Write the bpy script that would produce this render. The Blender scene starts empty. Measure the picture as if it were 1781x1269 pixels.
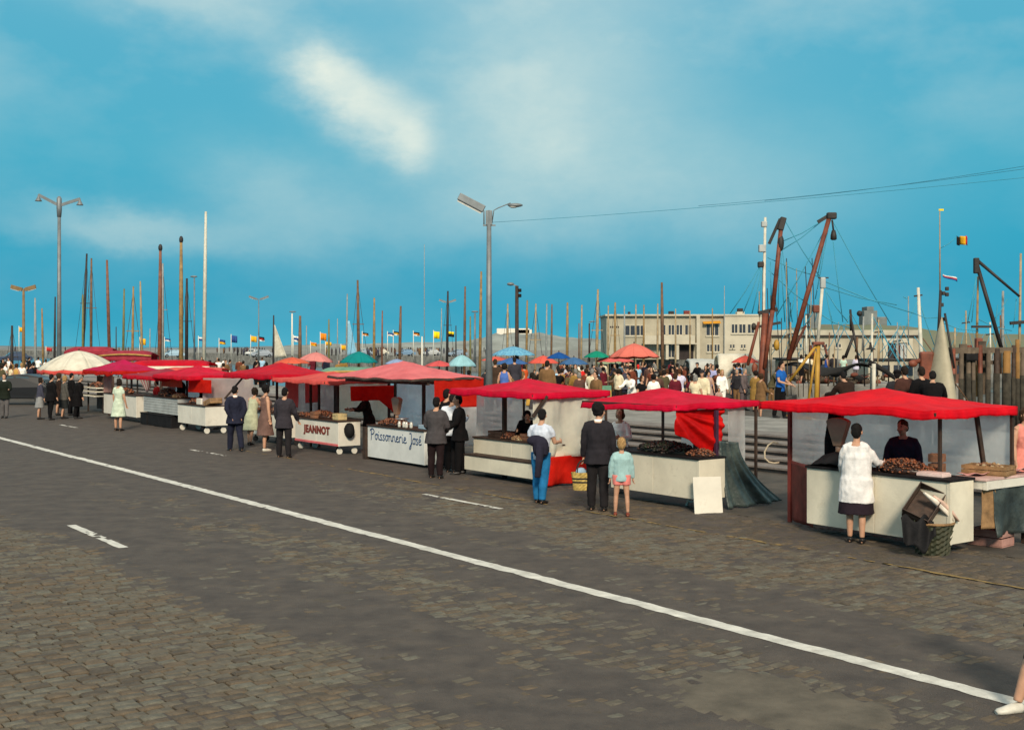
import bpy, bmesh, math, random
from mathutils import Vector, Matrix, noise
random.seed(7)
C = bpy.context.scene.collection
S = bpy.context.scene
# ------------------------------------------------------------------ camera
F = 2050.0; HOR = 600.0; CX = 890.5; CAMZ = 2.8
cam = bpy.data.cameras.new('camera'); camo = bpy.data.objects.new('camera', cam); C.objects.link(camo)
camo.location = (0, 0, CAMZ); camo.rotation_euler = (math.pi/2, 0, 0)
cam.sensor_width = 36; cam.lens = 36*F/1781; cam.shift_y = -(634.5-HOR)/1781
cam.clip_start = 0.1; cam.clip_end = 6000
S.camera = camo
# ------------------------------------------------------------------ world / sun / exposure
SUN_EL = math.radians(31); SUN_AZ = math.atan2(0.06, -1.0)
W = bpy.data.worlds.new("World"); S.world = W; W.use_nodes = True
def build_world():
    nt = W.node_tree; nt.nodes.clear(); L = nt.links
    N = lambda t: nt.nodes.new(t)
    def mth(op, a, b=None, c=None, clamp=False):
        n = N('ShaderNodeMath'); n.operation = op; n.use_clamp = clamp
        for i, x in enumerate((a, b, c)):
            if x is None: continue
            if isinstance(x, (int, float)): n.inputs[i].default_value = x
            else: L.new(x, n.inputs[i])
        return n.outputs[0]
    def mixc(f, a, b):
        n = N('ShaderNodeMix'); n.data_type = 'RGBA'
        for sock, x in ((n.inputs[0], f), (n.inputs[6], a), (n.inputs[7], b)):
            if isinstance(x, (int, float)): sock.default_value = x
            elif isinstance(x, tuple): sock.default_value = (*x, 1)
            else: L.new(x, sock)
        return n.outputs[2]
    sky = N('ShaderNodeTexSky'); sky.sky_type = 'NISHITA'; sky.sun_disc = False
    sky.sun_elevation = SUN_EL; sky.sun_rotation = SUN_AZ; sky.air_density = 1.2; sky.dust_density = 0.6; sky.ozone_density = 2.5
    tc = N('ShaderNodeTexCoord'); sp = N('ShaderNodeSeparateXYZ'); L.new(tc.outputs['Generated'], sp.inputs[0])
    x, y, z = sp.outputs
    az = mth('ARCTAN2', x, y); el = mth('ARCSINE', z)
    # base gradient of the sky with elevation: deep turquoise low down, paler higher up
    ramp = N('ShaderNodeValToRGB'); cr = ramp.color_ramp
    L.new(mth('DIVIDE', mth('MAXIMUM', el, 0.0), 1.5708), ramp.inputs[0])
    cols = [(0.0, (0.040, 0.360, 0.500)), (0.012, (0.004, 0.300, 0.455)), (0.03, (0.001, 0.282, 0.440)), (0.055, (0.008, 0.305, 0.455)), (0.10, (0.055, 0.355, 0.485)),
            (0.17, (0.082, 0.370, 0.505)), (0.26, (0.46, 0.56, 0.58)), (1.0, (0.84, 0.80, 0.72))]
    cr.elements[0].position = 0; cr.elements[0].color = (*cols[0][1], 1)
    cr.elements[1].position = 1; cr.elements[1].color = (*cols[-1][1], 1)
    for p, c in cols[1:-1]:
        e = cr.elements.new(p); e.color = (*c, 1)
    nis = N('ShaderNodeVectorMath'); nis.operation = 'SCALE'; L.new(sky.outputs[0], nis.inputs[0]); nis.inputs['Scale'].default_value = 0.085
    base = mixc(0.05, ramp.outputs[0], nis.outputs[0])
    # clouds
    comb = N('ShaderNodeCombineXYZ'); L.new(mth('MULTIPLY', az, 1.0), comb.inputs[0]); L.new(mth('MULTIPLY', el, 1.7), comb.inputs[1])
    def nz(scale, detail, rough, off=0.0):
        m = N('ShaderNodeVectorMath'); m.operation = 'ADD'; L.new(comb.outputs[0], m.inputs[0]); m.inputs[1].default_value = (off, off*0.7, off*1.3)
        n = N('ShaderNodeTexNoise'); n.inputs['Scale'].default_value = scale; n.inputs['Detail'].default_value = detail; n.inputs['Roughness'].default_value = rough
        L.new(m.outputs[0], n.inputs['Vector']); return n.outputs['Fac']
    n1 = nz(5.0, 6, 0.55); n2 = nz(14, 7, 0.6, 3.1); n3 = nz(40, 5, 0.6, 7.7)
    dx = mth('MULTIPLY', mth('SUBTRACT', n2, 0.5), 0.05); dy = mth('MULTIPLY', mth('SUBTRACT', nz(17, 6, 0.6, 11.0), 0.5), 0.04)
    azd = mth('ADD', az, dx); eld = mth('ADD', el, dy)
    def blob(px, py, rl, rw, ang, power=1.0):
        a0 = math.atan((px-CX)/F); e0 = math.atan((HOR-py)/F); ca, sa = math.cos(ang), math.sin(ang)
        da = mth('SUBTRACT', azd, a0); de = mth('SUBTRACT', eld, e0)
        p = mth('ADD', mth('MULTIPLY', da, ca/rl), mth('MULTIPLY', de, sa/rl))
        q = mth('ADD', mth('MULTIPLY', da, -sa/rw), mth('MULTIPLY', de, ca/rw))
        r2 = mth('ADD', mth('MULTIPLY', p, p), mth('MULTIPLY', q, q))
        return mth('MULTIPLY', mth('POWER', 2.718, mth('MULTIPLY', r2, -1.0)), power)
    D = math.radians
    cl = mth('MULTIPLY', mth('SUBTRACT', n1, 0.47), 2.2, clamp=True)
    hi = mth('MULTIPLY', mth('SUBTRACT', el, 0.12), 5.0, clamp=True)
    soft = mth('MULTIPLY', cl, mth('ADD', mth('MULTIPLY', hi, 0.55), 0.12))
    tot = soft
    for b in ((645, 195, D(2.1), D(1.55), -0.50, 0.66), (545, 128, D(1.5), D(1.15), 0.0, 0.72), (712, 248, D(1.2), D(1.2), -0.7, 0.46), (600, 165, D(1.4), D(1.2), -0.4, 0.25),
              (960, 110, D(6.5), D(5.0), 0.10, 0.40), (330, 30, D(5.5), D(1.1), -0.12, 0.26), (210, 405, D(5.0), D(0.9), -0.10, 0.28),
              (470, 330, D(3.6), D(1.8), -0.2, 0.24), (1250, 330, D(7), D(3.4), -0.1, 0.24), (620, 400, D(9), D(1.6), 0.05, 0.14), (900, 300, D(5), D(3.4), 0, 0.26)):
        tot = mth('ADD', tot, blob(*b))
    tot = mth('MULTIPLY', tot, mth('ADD', 0.62, mth('ADD', mth('MULTIPLY', n3, 0.36), mth('MULTIPLY', n2, 0.42))))
    tot = mth('MULTIPLY', tot, 1.0, clamp=True)
    col = mixc(tot, base, (0.70, 0.75, 0.66))
    bg = N('ShaderNodeBackground'); L.new(col, bg.inputs[0]); bg.inputs[1].default_value = 1.0
    out = N('ShaderNodeOutputWorld'); L.new(bg.outputs[0], out.inputs[0])
build_world()
sl = bpy.data.lights.new('sun', 'SUN'); so = bpy.data.objects.new('sun', sl); C.objects.link(so)
sl.energy = 3.4; sl.angle = math.radians(11); sl.color = (1.0, 0.87, 0.68)
sd = Vector((math.cos(SUN_EL)*math.sin(SUN_AZ), math.cos(SUN_EL)*math.cos(SUN_AZ), math.sin(SUN_EL)))
so.rotation_euler = sd.to_track_quat('Z', 'Y').to_euler(); so.location = (0, -10, 30)
vs = S.view_settings; vs.view_transform = 'Standard'; vs.look = 'None'; vs.exposure = 0.25; vs.gamma = 1.0; vs.use_curve_mapping = False
S.cycles.max_bounces = 6; S.cycles.transparent_max_bounces = 24
# ------------------------------------------------------------------ frames of reference
RD = Vector((-1510.5/F, 1, 0)).normalized()          # along the road, away from the camera
RV = Vector((RD.y, -RD.x, 0))                        # across the road, towards the harbour
STALL_ROT = math.atan2(-RD.y, -RD.x)
def UV(u, v, z=0.0): return RD*u + RV*v + Vector((0, 0, z))
def uv_of(p): return p.dot(RD), p.dot(RV)
def G(px, py, z=0.0):                                 # where the ray of a measured image point meets height z
    Y = F*(CAMZ-z)/(py-HOR); return Vector(((px-CX)/F*Y, Y, z))
def WY(px, py, Y): return Vector(((px-CX)/F*Y, Y, CAMZ-(py-HOR)*Y/F))
def WV(px, py, v):                                    # same, on the upright plane a given distance across the road
    k = (px-CX)/F; Y = v/(k*RV.x+RV.y); return WY(px, py, Y)
# ------------------------------------------------------------------ materials
MATS = {}
def mat(name, col, rough=0.7, var=0.15, vs_=6.0, bump=0.1, bs=60.0, metal=0.0, col2=None, spec=0.4, emit=0.0, trans=0.0, alpha=1.0, stain=0.0, bd=0.02):
    if name in MATS: return MATS[name]
    m = bpy.data.materials.new(name); MATS[name] = m; m.use_nodes = True
    nt = m.node_tree; L = nt.links; b = nt.nodes['Principled BSDF']; out = nt.nodes['Material Output']
    b.inputs['Roughness'].default_value = rough; b.inputs['Metallic'].default_value = metal; b.inputs['Specular IOR Level'].default_value = spec
    tc = nt.nodes.new('ShaderNodeTexCoord')
    n = nt.nodes.new('ShaderNodeTexNoise'); n.inputs['Scale'].default_value = vs_; n.inputs['Detail'].default_value = 6; n.inputs['Roughness'].default_value = 0.62
    L.new(tc.outputs['Object'], n.inputs['Vector'])
    r = nt.nodes.new('ShaderNodeValToRGB')
    c2 = col2 or tuple(c*(1-var*1.6) for c in col); c1 = tuple(min(1, c*(1+var*0.6)) for c in col)
    r.color_ramp.elements[0].position = 0.32; r.color_ramp.elements[0].color = (*c2, 1)
    r.color_ramp.elements[1].position = 0.68; r.color_ramp.elements[1].color = (*c1, 1)
    L.new(n.outputs['Fac'], r.inputs[0]); last = r.outputs[0]
    if stain:
        n3 = nt.nodes.new('ShaderNodeTexNoise'); n3.inputs['Scale'].default_value = 3.1; n3.inputs['Detail'].default_value = 9; n3.inputs['Roughness'].default_value = 0.75
        L.new(tc.outputs['Object'], n3.inputs['Vector'])
        mr = nt.nodes.new('ShaderNodeMapRange'); mr.inputs[1].default_value = 0.56; mr.inputs[2].default_value = 0.72; mr.inputs[4].default_value = stain; L.new(n3.outputs['Fac'], mr.inputs[0])
        mx = nt.nodes.new('ShaderNodeMix'); mx.data_type = 'RGBA'; L.new(mr.outputs[0], mx.inputs[0]); L.new(last, mx.inputs[6]); mx.inputs[7].default_value = (0.16, 0.11, 0.06, 1)
        last = mx.outputs[2]
    L.new(last, b.inputs['Base Color'])
    if bump:
        n2 = nt.nodes.new('ShaderNodeTexNoise'); n2.inputs['Scale'].default_value = bs; n2.inputs['Detail'].default_value = 4
        L.new(tc.outputs['Object'], n2.inputs['Vector'])
        bp = nt.nodes.new('ShaderNodeBump'); bp.inputs['Strength'].default_value = bump; bp.inputs['Distance'].default_value = bd
        L.new(n2.outputs['Fac'], bp.inputs['Height']); L.new(bp.outputs[0], b.inputs['Normal'])
    sh = b.outputs[0]
    if trans:
        t = nt.nodes.new('ShaderNodeBsdfTranslucent'); L.new(last, t.inputs[0])
        mx = nt.nodes.new('ShaderNodeMixShader'); mx.inputs[0].default_value = trans; L.new(sh, mx.inputs[1]); L.new(t.outputs[0], mx.inputs[2]); sh = mx.outputs[0]
    if alpha < 1:
        t = nt.nodes.new('ShaderNodeBsdfTransparent'); mx = nt.nodes.new('ShaderNodeMixShader')
        n4 = nt.nodes.new('ShaderNodeTexNoise'); n4.inputs['Scale'].default_value = 2.3; n4.inputs['Detail'].default_value = 5; L.new(tc.outputs['Object'], n4.inputs['Vector'])
        mr = nt.nodes.new('ShaderNodeMapRange'); mr.inputs[1].default_value = 0.3; mr.inputs[2].default_value = 0.7; mr.inputs[3].default_value = max(0, alpha-0.2); mr.inputs[4].default_value = min(1, alpha+0.2)
        L.new(n4.outputs['Fac'], mr.inputs[0]); L.new(mr.outputs[0], mx.inputs[0]); L.new(t.outputs[0], mx.inputs[1]); L.new(sh, mx.inputs[2]); sh = mx.outputs[0]
    L.new(sh, out.inputs[0])
    return m
def s2l(r, g, b):
    f = lambda c: (c/255/12.92 if c/255 <= 0.04045 else ((c/255+0.055)/1.055)**2.4)
    return (f(r), f(g), f(b))
# ------------------------------------------------------------------ mesh builder
class MB:
    def __init__(s): s.v = []; s.f = []; s.sm = []; s.mi = []
    def add(s, vs, fs, smooth=False, m=0):
        o = len(s.v); s.v.extend(tuple(p) for p in vs)
        for f in fs: s.f.append(tuple(o+i for i in f)); s.sm.append(smooth); s.mi.append(m)
        return s
    def box(s, c, d, rz=0.0, m=0, R=None, top=1.0):
        x, y, z = d[0]/2, d[1]/2, d[2]/2
        R = R or Matrix.Rotation(rz, 3, 'Z'); c = Vector(c)
        pts = [(-x,-y,-z),(x,-y,-z),(x,y,-z),(-x,y,-z),(-x*top,-y*top,z),(x*top,-y*top,z),(x*top,y*top,z),(-x*top,y*top,z)]
        return s.add([c+R@Vector(p) for p in pts], [(0,3,2,1),(4,5,6,7),(0,1,5,4),(1,2,6,5),(2,3,7,6),(3,0,4,7)], False, m)
    def bx(s, x0, x1, y0, y1, z0, z1, m=0): return s.box(((x0+x1)/2,(y0+y1)/2,(z0+z1)/2), (x1-x0,y1-y0,z1-z0), m=m)
    def beam(s, p, q, w, h=None, m=0):
        p, q = Vector(p), Vector(q); d = q-p
        R = d.to_track_quat('Z', 'Y').to_matrix()
        return s.box((p+q)/2, (w, h or w, d.length), m=m, R=R)
    def tube(s, pts, rad, n=8, m=0, ell=None, cap=True, xaxis=None):
        pts = [Vector(p) for p in pts]; k = len(pts)
        if isinstance(rad, (int, float)): rad = [rad]*k
        vs = []; ref = Vector(xaxis) if xaxis else None
        for i, p in enumerate(pts):
            t = (pts[min(i+1, k-1)]-pts[max(i-1, 0)]).normalized()
            if ref is None:
                ref = Vector((1, 0, 0)) if abs(t.x) < 0.8 else Vector((0, 1, 0))
            a = (ref-t*ref.dot(t)).normalized(); b = t.cross(a)
            if not xaxis: ref = a
            r = rad[i]; rx, ry = (r if isinstance(r, tuple) else (r, r))
            for j in range(n):
                an = 2*math.pi*j/n
                vs.append(p+a*(rx*math.cos(an))+b*(ry*math.sin(an)))
        fs = [(i*n+j, i*n+(j+1) % n, (i+1)*n+(j+1) % n, (i+1)*n+j) for i in range(k-1) for j in range(n)]
        s.add(vs, fs, True, m)
        if cap:
            o = len(s.v)-len(vs)
            s.f.append(tuple(o+j for j in reversed(range(n)))); s.f.append(tuple(o+(k-1)*n+j for j in range(n))); s.sm += [False]*2; s.mi += [m]*2
        return s
    def ell(s, c, r, n=10, k=7, m=0, R=None):
        c = Vector(c); R = R or Matrix.Identity(3); vs = []
        vs.append(c+R@Vector((0, 0, -r[2])))
        for i in range(1, k):
            ph = math.pi*i/k-math.pi/2
            for j in range(n):
                th = 2*math.pi*j/n
                vs.append(c+R@Vector((r[0]*math.cos(ph)*math.cos(th), r[1]*math.cos(ph)*math.sin(th), r[2]*math.sin(ph))))
        vs.append(c+R@Vector((0, 0, r[2]))); t = len(vs)-1
        fs = [(0, 1+(j+1) % n, 1+j) for j in range(n)]
        for i in range(k-2):
            fs += [(1+i*n+j, 1+i*n+(j+1) % n, 1+(i+1)*n+(j+1) % n, 1+(i+1)*n+j) for j in range(n)]
        fs += [(t, 1+(k-2)*n+j, 1+(k-2)*n+(j+1) % n) for j in range(n)]
        return s.add(vs, fs, True, m)
    def lathe(s, prof, c=(0, 0, 0), n=16, m=0, cap=True):
        c = Vector(c); vs = []
        for r, z in prof:
            for j in range(n):
                a = 2*math.pi*j/n; vs.append(c+Vector((r*math.cos(a), r*math.sin(a), z)))
        k = len(prof)
        fs = [(i*n+j, i*n+(j+1) % n, (i+1)*n+(j+1) % n, (i+1)*n+j) for i in range(k-1) for j in range(n)]
        if cap: fs += [tuple(reversed(range(n))), tuple((k-1)*n+j for j in range(n))]
        return s.add(vs, fs, True, m)
    def sheet(s, fn, nu, nv, m=0, smooth=True):
        vs = [fn(i/nu, j/nv) for j in range(nv+1) for i in range(nu+1)]
        fs = [(j*(nu+1)+i, j*(nu+1)+i+1, (j+1)*(nu+1)+i+1, (j+1)*(nu+1)+i) for j in range(nv) for i in range(nu)]
        return s.add(vs, fs, smooth, m)
    def mesh(s, name, mats):
        me = bpy.data.meshes.new(name); me.from_pydata(s.v, [], s.f); me.polygons.foreach_set('use_smooth', s.sm); me.polygons.foreach_set('material_index', s.mi)
        for mm in (mats if isinstance(mats, (list, tuple)) else [mats]): me.materials.append(mm)
        me.update(); return me
    def build(s, name, mats, parent=None, bev=0.0, solid=0.0, loc=None, rz=0.0, sub=0):
        o = bpy.data.objects.new(name, s.mesh(name, mats)); C.objects.link(o)
        if parent: o.parent = parent
        if loc is not None: o.location = loc
        o.rotation_euler.z = rz
        if solid: md = o.modifiers.new('solid', 'SOLIDIFY'); md.thickness = solid; md.offset = 0
        if sub: md = o.modifiers.new('sub', 'SUBSURF'); md.levels = md.render_levels = sub
        if bev: md = o.modifiers.new('bevel', 'BEVEL'); md.width = bev; md.segments = 2; md.limit_method = 'ANGLE'
        return o
def tag(o, label, cat, group=None, kind=None):
    o['label'] = label; o['category'] = cat
    if group: o['group'] = group
    if kind: o['kind'] = kind
    return o
def struct(o): o['kind'] = 'structure'; return o
def empty(name, loc, rz, label, cat, group=None):
    o = bpy.data.objects.new(name, None); C.objects.link(o); o.location = loc; o.rotation_euler.z = rz; o.empty_display_size = 0.3
    return tag(o, label, cat, group)
def nz(p, s=1.0, seed=0.0): return noise.noise(Vector((p[0]*s+seed, p[1]*s+seed*1.7, (p[2] if len(p) > 2 else 0)*s-seed)))
def fbm(x, y, o=4, seed=0.0):
    a, t, f = 1.0, 0.0, 1.0
    for _ in range(o): t += a*noise.noise(Vector((x*f+seed, y*f-seed, seed*0.37))); a *= 0.55; f *= 2.1
    return t
# ------------------------------------------------------------------ ground, road, quay, water
M_asph = mat('asphalt', (0.086, 0.070, 0.058), 0.88, 0.28, 2.6, 1.0, 80, col2=(0.055, 0.045, 0.040), stain=0.30)
M_sett = [mat('sett_stone_%s' % w, c, 0.78, 0.22, 9, 0.6, 45, spec=0.3) for w, c in (('grey', (0.114, 0.097, 0.072)), ('tan', (0.118, 0.088, 0.058)), ('dark', (0.084, 0.067, 0.049)), ('pale', (0.128, 0.117, 0.090)))]
M_dirt = mat('joint_dirt', (0.050, 0.043, 0.034), 0.95, 0.4, 12, 0.6, 90)
M_white = mat('road_paint_white', (0.62, 0.60, 0.54), 0.75, 0.22, 4, 0.4, 70, stain=0.45)
M_yellow = mat('road_paint_yellow', (0.27, 0.18, 0.06), 0.8, 0.35, 8, 0.3, 90, stain=0.6)
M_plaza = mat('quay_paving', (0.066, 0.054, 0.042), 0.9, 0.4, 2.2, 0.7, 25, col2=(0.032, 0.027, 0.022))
M_conc = mat('quay_concrete', (0.26, 0.245, 0.22), 0.9, 0.25, 1.2, 0.4, 20, stain=0.4)
M_stone = mat('quay_stone', (0.25, 0.235, 0.21), 0.9, 0.35, 0.8, 0.4, 8)
M_step = mat('step_stone', (0.19, 0.165, 0.145), 0.9, 0.35, 1.6, 0.5, 20, col2=(0.10, 0.085, 0.08))
M_water = mat('harbour_water', (0.035, 0.075, 0.085), 0.12, 0.2, 0.3, 0.5, 1.5, spec=0.5, bd=0.3)
def patch_in(u, v): return ((u-6.2)/.95)**2+((v-7.15)/.62)**2 < 1+.7*fbm(u*2.2, v*2.2, 4, 8.0)
def hgt(u, v):                                   # level of the worn tar film over the setts
    w = 0.45*fbm(u*0.5, v*0.5, 3, 2.0)
    vv = v+w*0.9
    pts = [(-5, -1.6), (4.4, -1.3), (5.1, 0.75), (6.2, 0.7), (6.8, -0.25), (7.8, -0.35), (8.35, 0.7), (10.0, 0.7), (10.7, -0.7), (12.6, -0.8), (13.1, -.2), (30, -0.2)]
    m = pts[-1][1]
    for (a, fa), (b, fb) in zip(pts, pts[1:]):
        if a <= vv < b: m = fa+(fb-fa)*(vv-a)/(b-a); break
    if vv < 8: m += max(0, u-14.0)*0.14
    else: m += max(0, u-15.5)*0.22
    h = m+1.2*fbm(u*0.9, v*2.1, 5, 5.0)+.45*noise.noise(Vector((u*5.5, v*6.5, 3)))
    if 8.40 < v < 8.95: h = max(h, 0.6)
    if patch_in(u, v): h = max(h, 1.1)
    return 0.011*max(-1.6, min(1.15, h))
def build_road():
    # bed under everything
    b = MB(); q = [UV(-60, -40, -0.028), UV(260, -40, -0.028), UV(260, 23.2, -0.028), UV(-60, 23.2, -0.028)]
    b.add(q, [(0, 3, 2, 1)]); struct(b.build('ground', M_dirt))
    road = bpy.data.objects.new('road', None)
    # worn tar film with holes where the setts come through
    U0, U1, V0, V1, st = 2.0, 30.0, -1.0, 14.6, 0.07
    nu = int((U1-U0)/st); nv = int((V1-V0)/st)
    f = MB(); idx = {}
    H = [[hgt(U0+i*st, V0+j*st) for i in range(nu+1)] for j in range(nv+1)]
    def vid(i, j):
        k = (i, j)
        if k not in idx:
            idx[k] = len(f.v); u, v = U0+i*st, V0+j*st
            f.v.append(tuple(UV(u, v, H[j][i]+0.0012*noise.noise(Vector((u*9, v*9, 0))))))
        return idx[k]
    for j in range(nv):
        for i in range(nu):
            if max(H[j][i], H[j+1][i], H[j][i+1], H[j+1][i+1]) > -0.0115:
                f.f.append((vid(i, j), vid(i, j+1), vid(i+1, j+1), vid(i+1, j))); f.sm.append(True); f.mi.append(1 if patch_in(U0+(i+.5)*st, V0+(j+.5)*st) else 0)
    f.f = [t[::-1] for t in f.f]
    road = f.build('road', [M_asph, mat('mortar_patch', (0.120, 0.100, 0.074), 0.9, 0.25, 3, 0.6, 90)]); struct(road)
    far = MB(); n = 60
    far.sheet(lambda s, t: UV(29.99+s*230, -30+t*44.6, 0.001), 4, 2)
    far.sheet(lambda s, t: UV(-40+s*42.05, -30+t*44.6, -0.002), 4, 2)
    far.sheet(lambda s, t: UV(2.0+s*28.0, -30+t*29.05, -0.002), 4, 2)
    far.build('far_road_surface', M_asph, road)
    # setts: rows across the road, laid in running bond
    R = random.Random(3)
    single = []; rest = MB()
    rw, sl_ = 0.122, 0.195
    u = 2.5; r = 0
    while u < 26:
        v = -0.9+(r % 2)*sl_*0.5+R.uniform(-.02, .02)
        while v < 14.55:
            ln = sl_*R.uniform(0.86, 1.12); cu, cv = u+rw/2, v+ln/2
            p = UV(cu, cv)
            px = CX+F*p.x/p.y if p.y > 1 else -999; py = HOR+F*CAMZ/p.y if p.y > 1 else 9999
            if hgt(cu, cv) < 0.0095:
                zt = R.uniform(-0.008, 0.008); hw, hl = rw/2-0.006, ln/2-0.007; c = 0.016
                tl = R.uniform(-.003, .003); tw = R.uniform(-.003, .003)
                vs = []
                for (a, d_) in ((-hw, -hl), (hw, -hl), (hw, hl), (-hw, hl)):
                    vs.append((a+R.uniform(-.004, .004), d_+R.uniform(-.004, .004), -0.03))
                for (a, d_) in ((-hw+c, -hl+c), (hw-c, -hl+c), (hw-c, hl-c), (-hw+c, hl-c)):
                    vs.append((a+R.uniform(-.005, .005), d_+R.uniform(-.005, .005), zt+tl*(1 if d_ > 0 else -1)+tw*(1 if a > 0 else -1)))
                for (a, d_) in ((-hw, -hl), (hw, -hl), (hw, hl), (-hw, hl)):
                    vs.append((a, d_, zt-0.011))
                # u,v,z -> local axes (RD, RV)
                fs = [(4, 7, 6, 5)]+[(8+k, 4+k, 4+(k+1) % 4, 8+(k+1) % 4) for k in range(4)]+[(k, 8+k, 8+(k+1) % 4, (k+1) % 4) for k in range(4)]
                mi = R.choice((0, 0, 0, 1, 1, 2, 3)) if cv < 12.9+.4*fbm(cu*.8, 0, 3, 6.0) else R.choice((2, 2, 2, 1))
                near = 0 < py < 1275 and 0 < px < 1781
                single.append((py if near else -1, cu, cv, vs, fs, mi))
            v += ln
        u += rw; r += 1
    single.sort(key=lambda t: -t[0])
    for k, (py, cu, cv, vs, fs, mi) in enumerate(single):
        pts = [UV(cu+a, cv+d_, z) for a, d_, z in vs]
        if k < 300:
            m = MB(); o0 = UV(cu, cv); m.add([p-o0 for p in pts], fs, False)
            m.build('sett', M_sett[mi], road, loc=o0)
        else: rest.add(pts, fs, False, mi)
    o = rest.build('paving_setts', M_sett, road); o['kind'] = 'stuff'
    # painted markings follow the film
    def mark(name, ua, ub, va, vb, m, lift=0.004, step=0.06, ragged=0.0, wob=0.0, wear=0.5):
        b = MB(); n = max(2, int((ub-ua)/step)); k = 3
        def fn(s, t):
            u = ua+(ub-ua)*s; v = va+(vb-va)*t
            v += wob*fbm(u*0.6, 0, 3, 9.0) + ragged*fbm(u*5, t*3, 2, 4.0)
            z = max(hgt(u, v), 0.005) if u < 30 else 0.004
            return UV(u, v, z+lift)
        b.sheet(fn, n, k); keep = []
        for t in b.f:
            c = Vector(b.v[t[0]]); u, v = uv_of(c)
            if 0.5*fbm(u*1.1, v*4, 3, 12.0)+0.5*fbm(u*7, v*9, 2, 3.0) < wear: keep.append(t[::-1])
        b.f = keep; b.sm = b.sm[:len(keep)]; b.mi = b.mi[:len(keep)]
        return struct(b.build(name, m))
    mark('centre_line', -4, 110, 8.55, 8.75, M_white, ragged=0.018, wob=0.010, wear=0.62)
    for ua, ub, we in ((16.3, 18.8, .3), (28.2, 30.5, .16), (40.5, 42.9, .10)):
        mark('lane_dash', ua, ub, 11.74, 11.85, M_white, ragged=0.012, wear=we)
    for ua, ub in ((16.25, 18.75),):
        mark('lane_dash', ua, ub, 5.26, 5.40, M_white, ragged=0.012)
    mark('kerb_line', 4, 30, 12.74, 12.81, M_yellow, ragged=0.03, wob=0.05, wear=0.02)
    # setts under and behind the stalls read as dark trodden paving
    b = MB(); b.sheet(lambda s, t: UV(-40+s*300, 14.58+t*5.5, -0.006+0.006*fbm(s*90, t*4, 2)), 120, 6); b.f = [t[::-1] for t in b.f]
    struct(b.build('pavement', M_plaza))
build_road()
def build_quay():
    # flight of low broad steps, then the raised walk
    st = empty('quay_steps', UV(20, 20), STALL_ROT, 'x', 'x'); del st['label']; del st['category']; struct(st)
    for k in range(5):
        b = MB(); y0 = 0.05+k*0.6
        b.bx(-90, 20, y0, y0+(0.64 if k < 4 else 0.9), -0.2, 0.116*(k+1))
        b.bx(-90, 20, y0-0.09, y0+0.12, 0.116*(k+1)-0.04, 0.116*(k+1)+0.003)
        b.build('step', M_step, st)
    b = MB(); b.sheet(lambda s, t: UV(-30+s*180, 23.3+t*4.7, 0.572), 6, 2); b.f = [t[::-1] for t in b.f]
    b.add([UV(-30, 28, 0.572), UV(150, 28, 0.572), UV(150, 28.0, -3.5), UV(-30, 28.0, -3.5)], [(0, 1, 2, 3)])
    struct(b.build('raised_walk', M_conc))
    # lower quay where the parasols stand
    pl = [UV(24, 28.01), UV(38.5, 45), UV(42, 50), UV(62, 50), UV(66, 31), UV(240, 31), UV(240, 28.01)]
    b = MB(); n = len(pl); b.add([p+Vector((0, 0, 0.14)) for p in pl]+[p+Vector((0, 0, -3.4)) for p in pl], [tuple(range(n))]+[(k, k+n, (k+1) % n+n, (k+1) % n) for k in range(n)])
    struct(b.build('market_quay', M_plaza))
    b = MB(); b.add([(-3000, -50, -2.3), (3000, -50, -2.3), (3000, 5000, -2.3), (-3000, 5000, -2.3)], [(0, 1, 2, 3)])
    struct(b.build('water', M_water))
    # landing stage across the dock
    b = MB(); b.box((20.0, 69, -0.85), (11.5, 5.5, 2.9)); struct(b.build('landing_quay', M_conc, bev=0.05))
    # far quay, with its masonry wall
    b = MB()
    P_ = [UV(20, 131), UV(900, 131), UV(900, 700), UV(-250, 700), UV(-250, 131)]
    k = len(P_); b.add([p+Vector((0, 0, 0.55)) for p in P_]+[p+Vector((0, 0, -3.2)) for p in P_], [tuple(reversed(range(k)))]+[(i, (i+1) % k, (i+1) % k+k, i+k) for i in range(k)])
    struct(b.build('far_quay', M_stone))
    # dunes behind
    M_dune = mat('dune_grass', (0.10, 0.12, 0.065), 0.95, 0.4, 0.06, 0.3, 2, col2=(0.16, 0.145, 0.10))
    def ridge(name, x0, x1, Y, prof, m):
        b = MB(); N_ = 90
        def top(px):
            for (a, ya), (c, yc) in zip(prof, prof[1:]):
                if a <= px <= c: return ya+(yc-ya)*(px-a)/(c-a)
            return prof[-1][1]
        rows = []
        for t in range(5):
            tt = t/4
            row = []
            for i in range(N_+1):
                px = x0+(x1-x0)*i/N_; base = 0.5
                zt = CAMZ-(top(px)-HOR)*Y/F + 0.5*fbm(px*0.05, 0, 4, 3.0)*Y/320
                row.append(Vector(((px-CX)/F*Y, Y-40+tt*(40 if t < 4 else 60), base+(zt-base)*math.sin(tt*math.pi/2))))
            rows.append(row)
        vs = [p for r in rows for p in r]; w = N_+1
        b.add(vs, [(j*w+i, j*w+i+1, (j+1)*w+i+1, (j+1)*w+i) for j in range(4) for i in range(N_)], True)
        return struct(b.build(name, m))
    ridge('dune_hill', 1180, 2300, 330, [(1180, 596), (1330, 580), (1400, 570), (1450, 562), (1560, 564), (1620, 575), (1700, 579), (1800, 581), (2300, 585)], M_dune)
    ridge('far_dune', 500, 1260, 560, [(500, 600), (640, 597), (780, 594), (840, 588), (862, 578), (940, 578), (985, 586), (1060, 589), (1260, 592)], mat('far_dune_grass', (0.25, 0.27, 0.25), 0.95, 0.3, 0.05, 0.2, 2))
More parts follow.
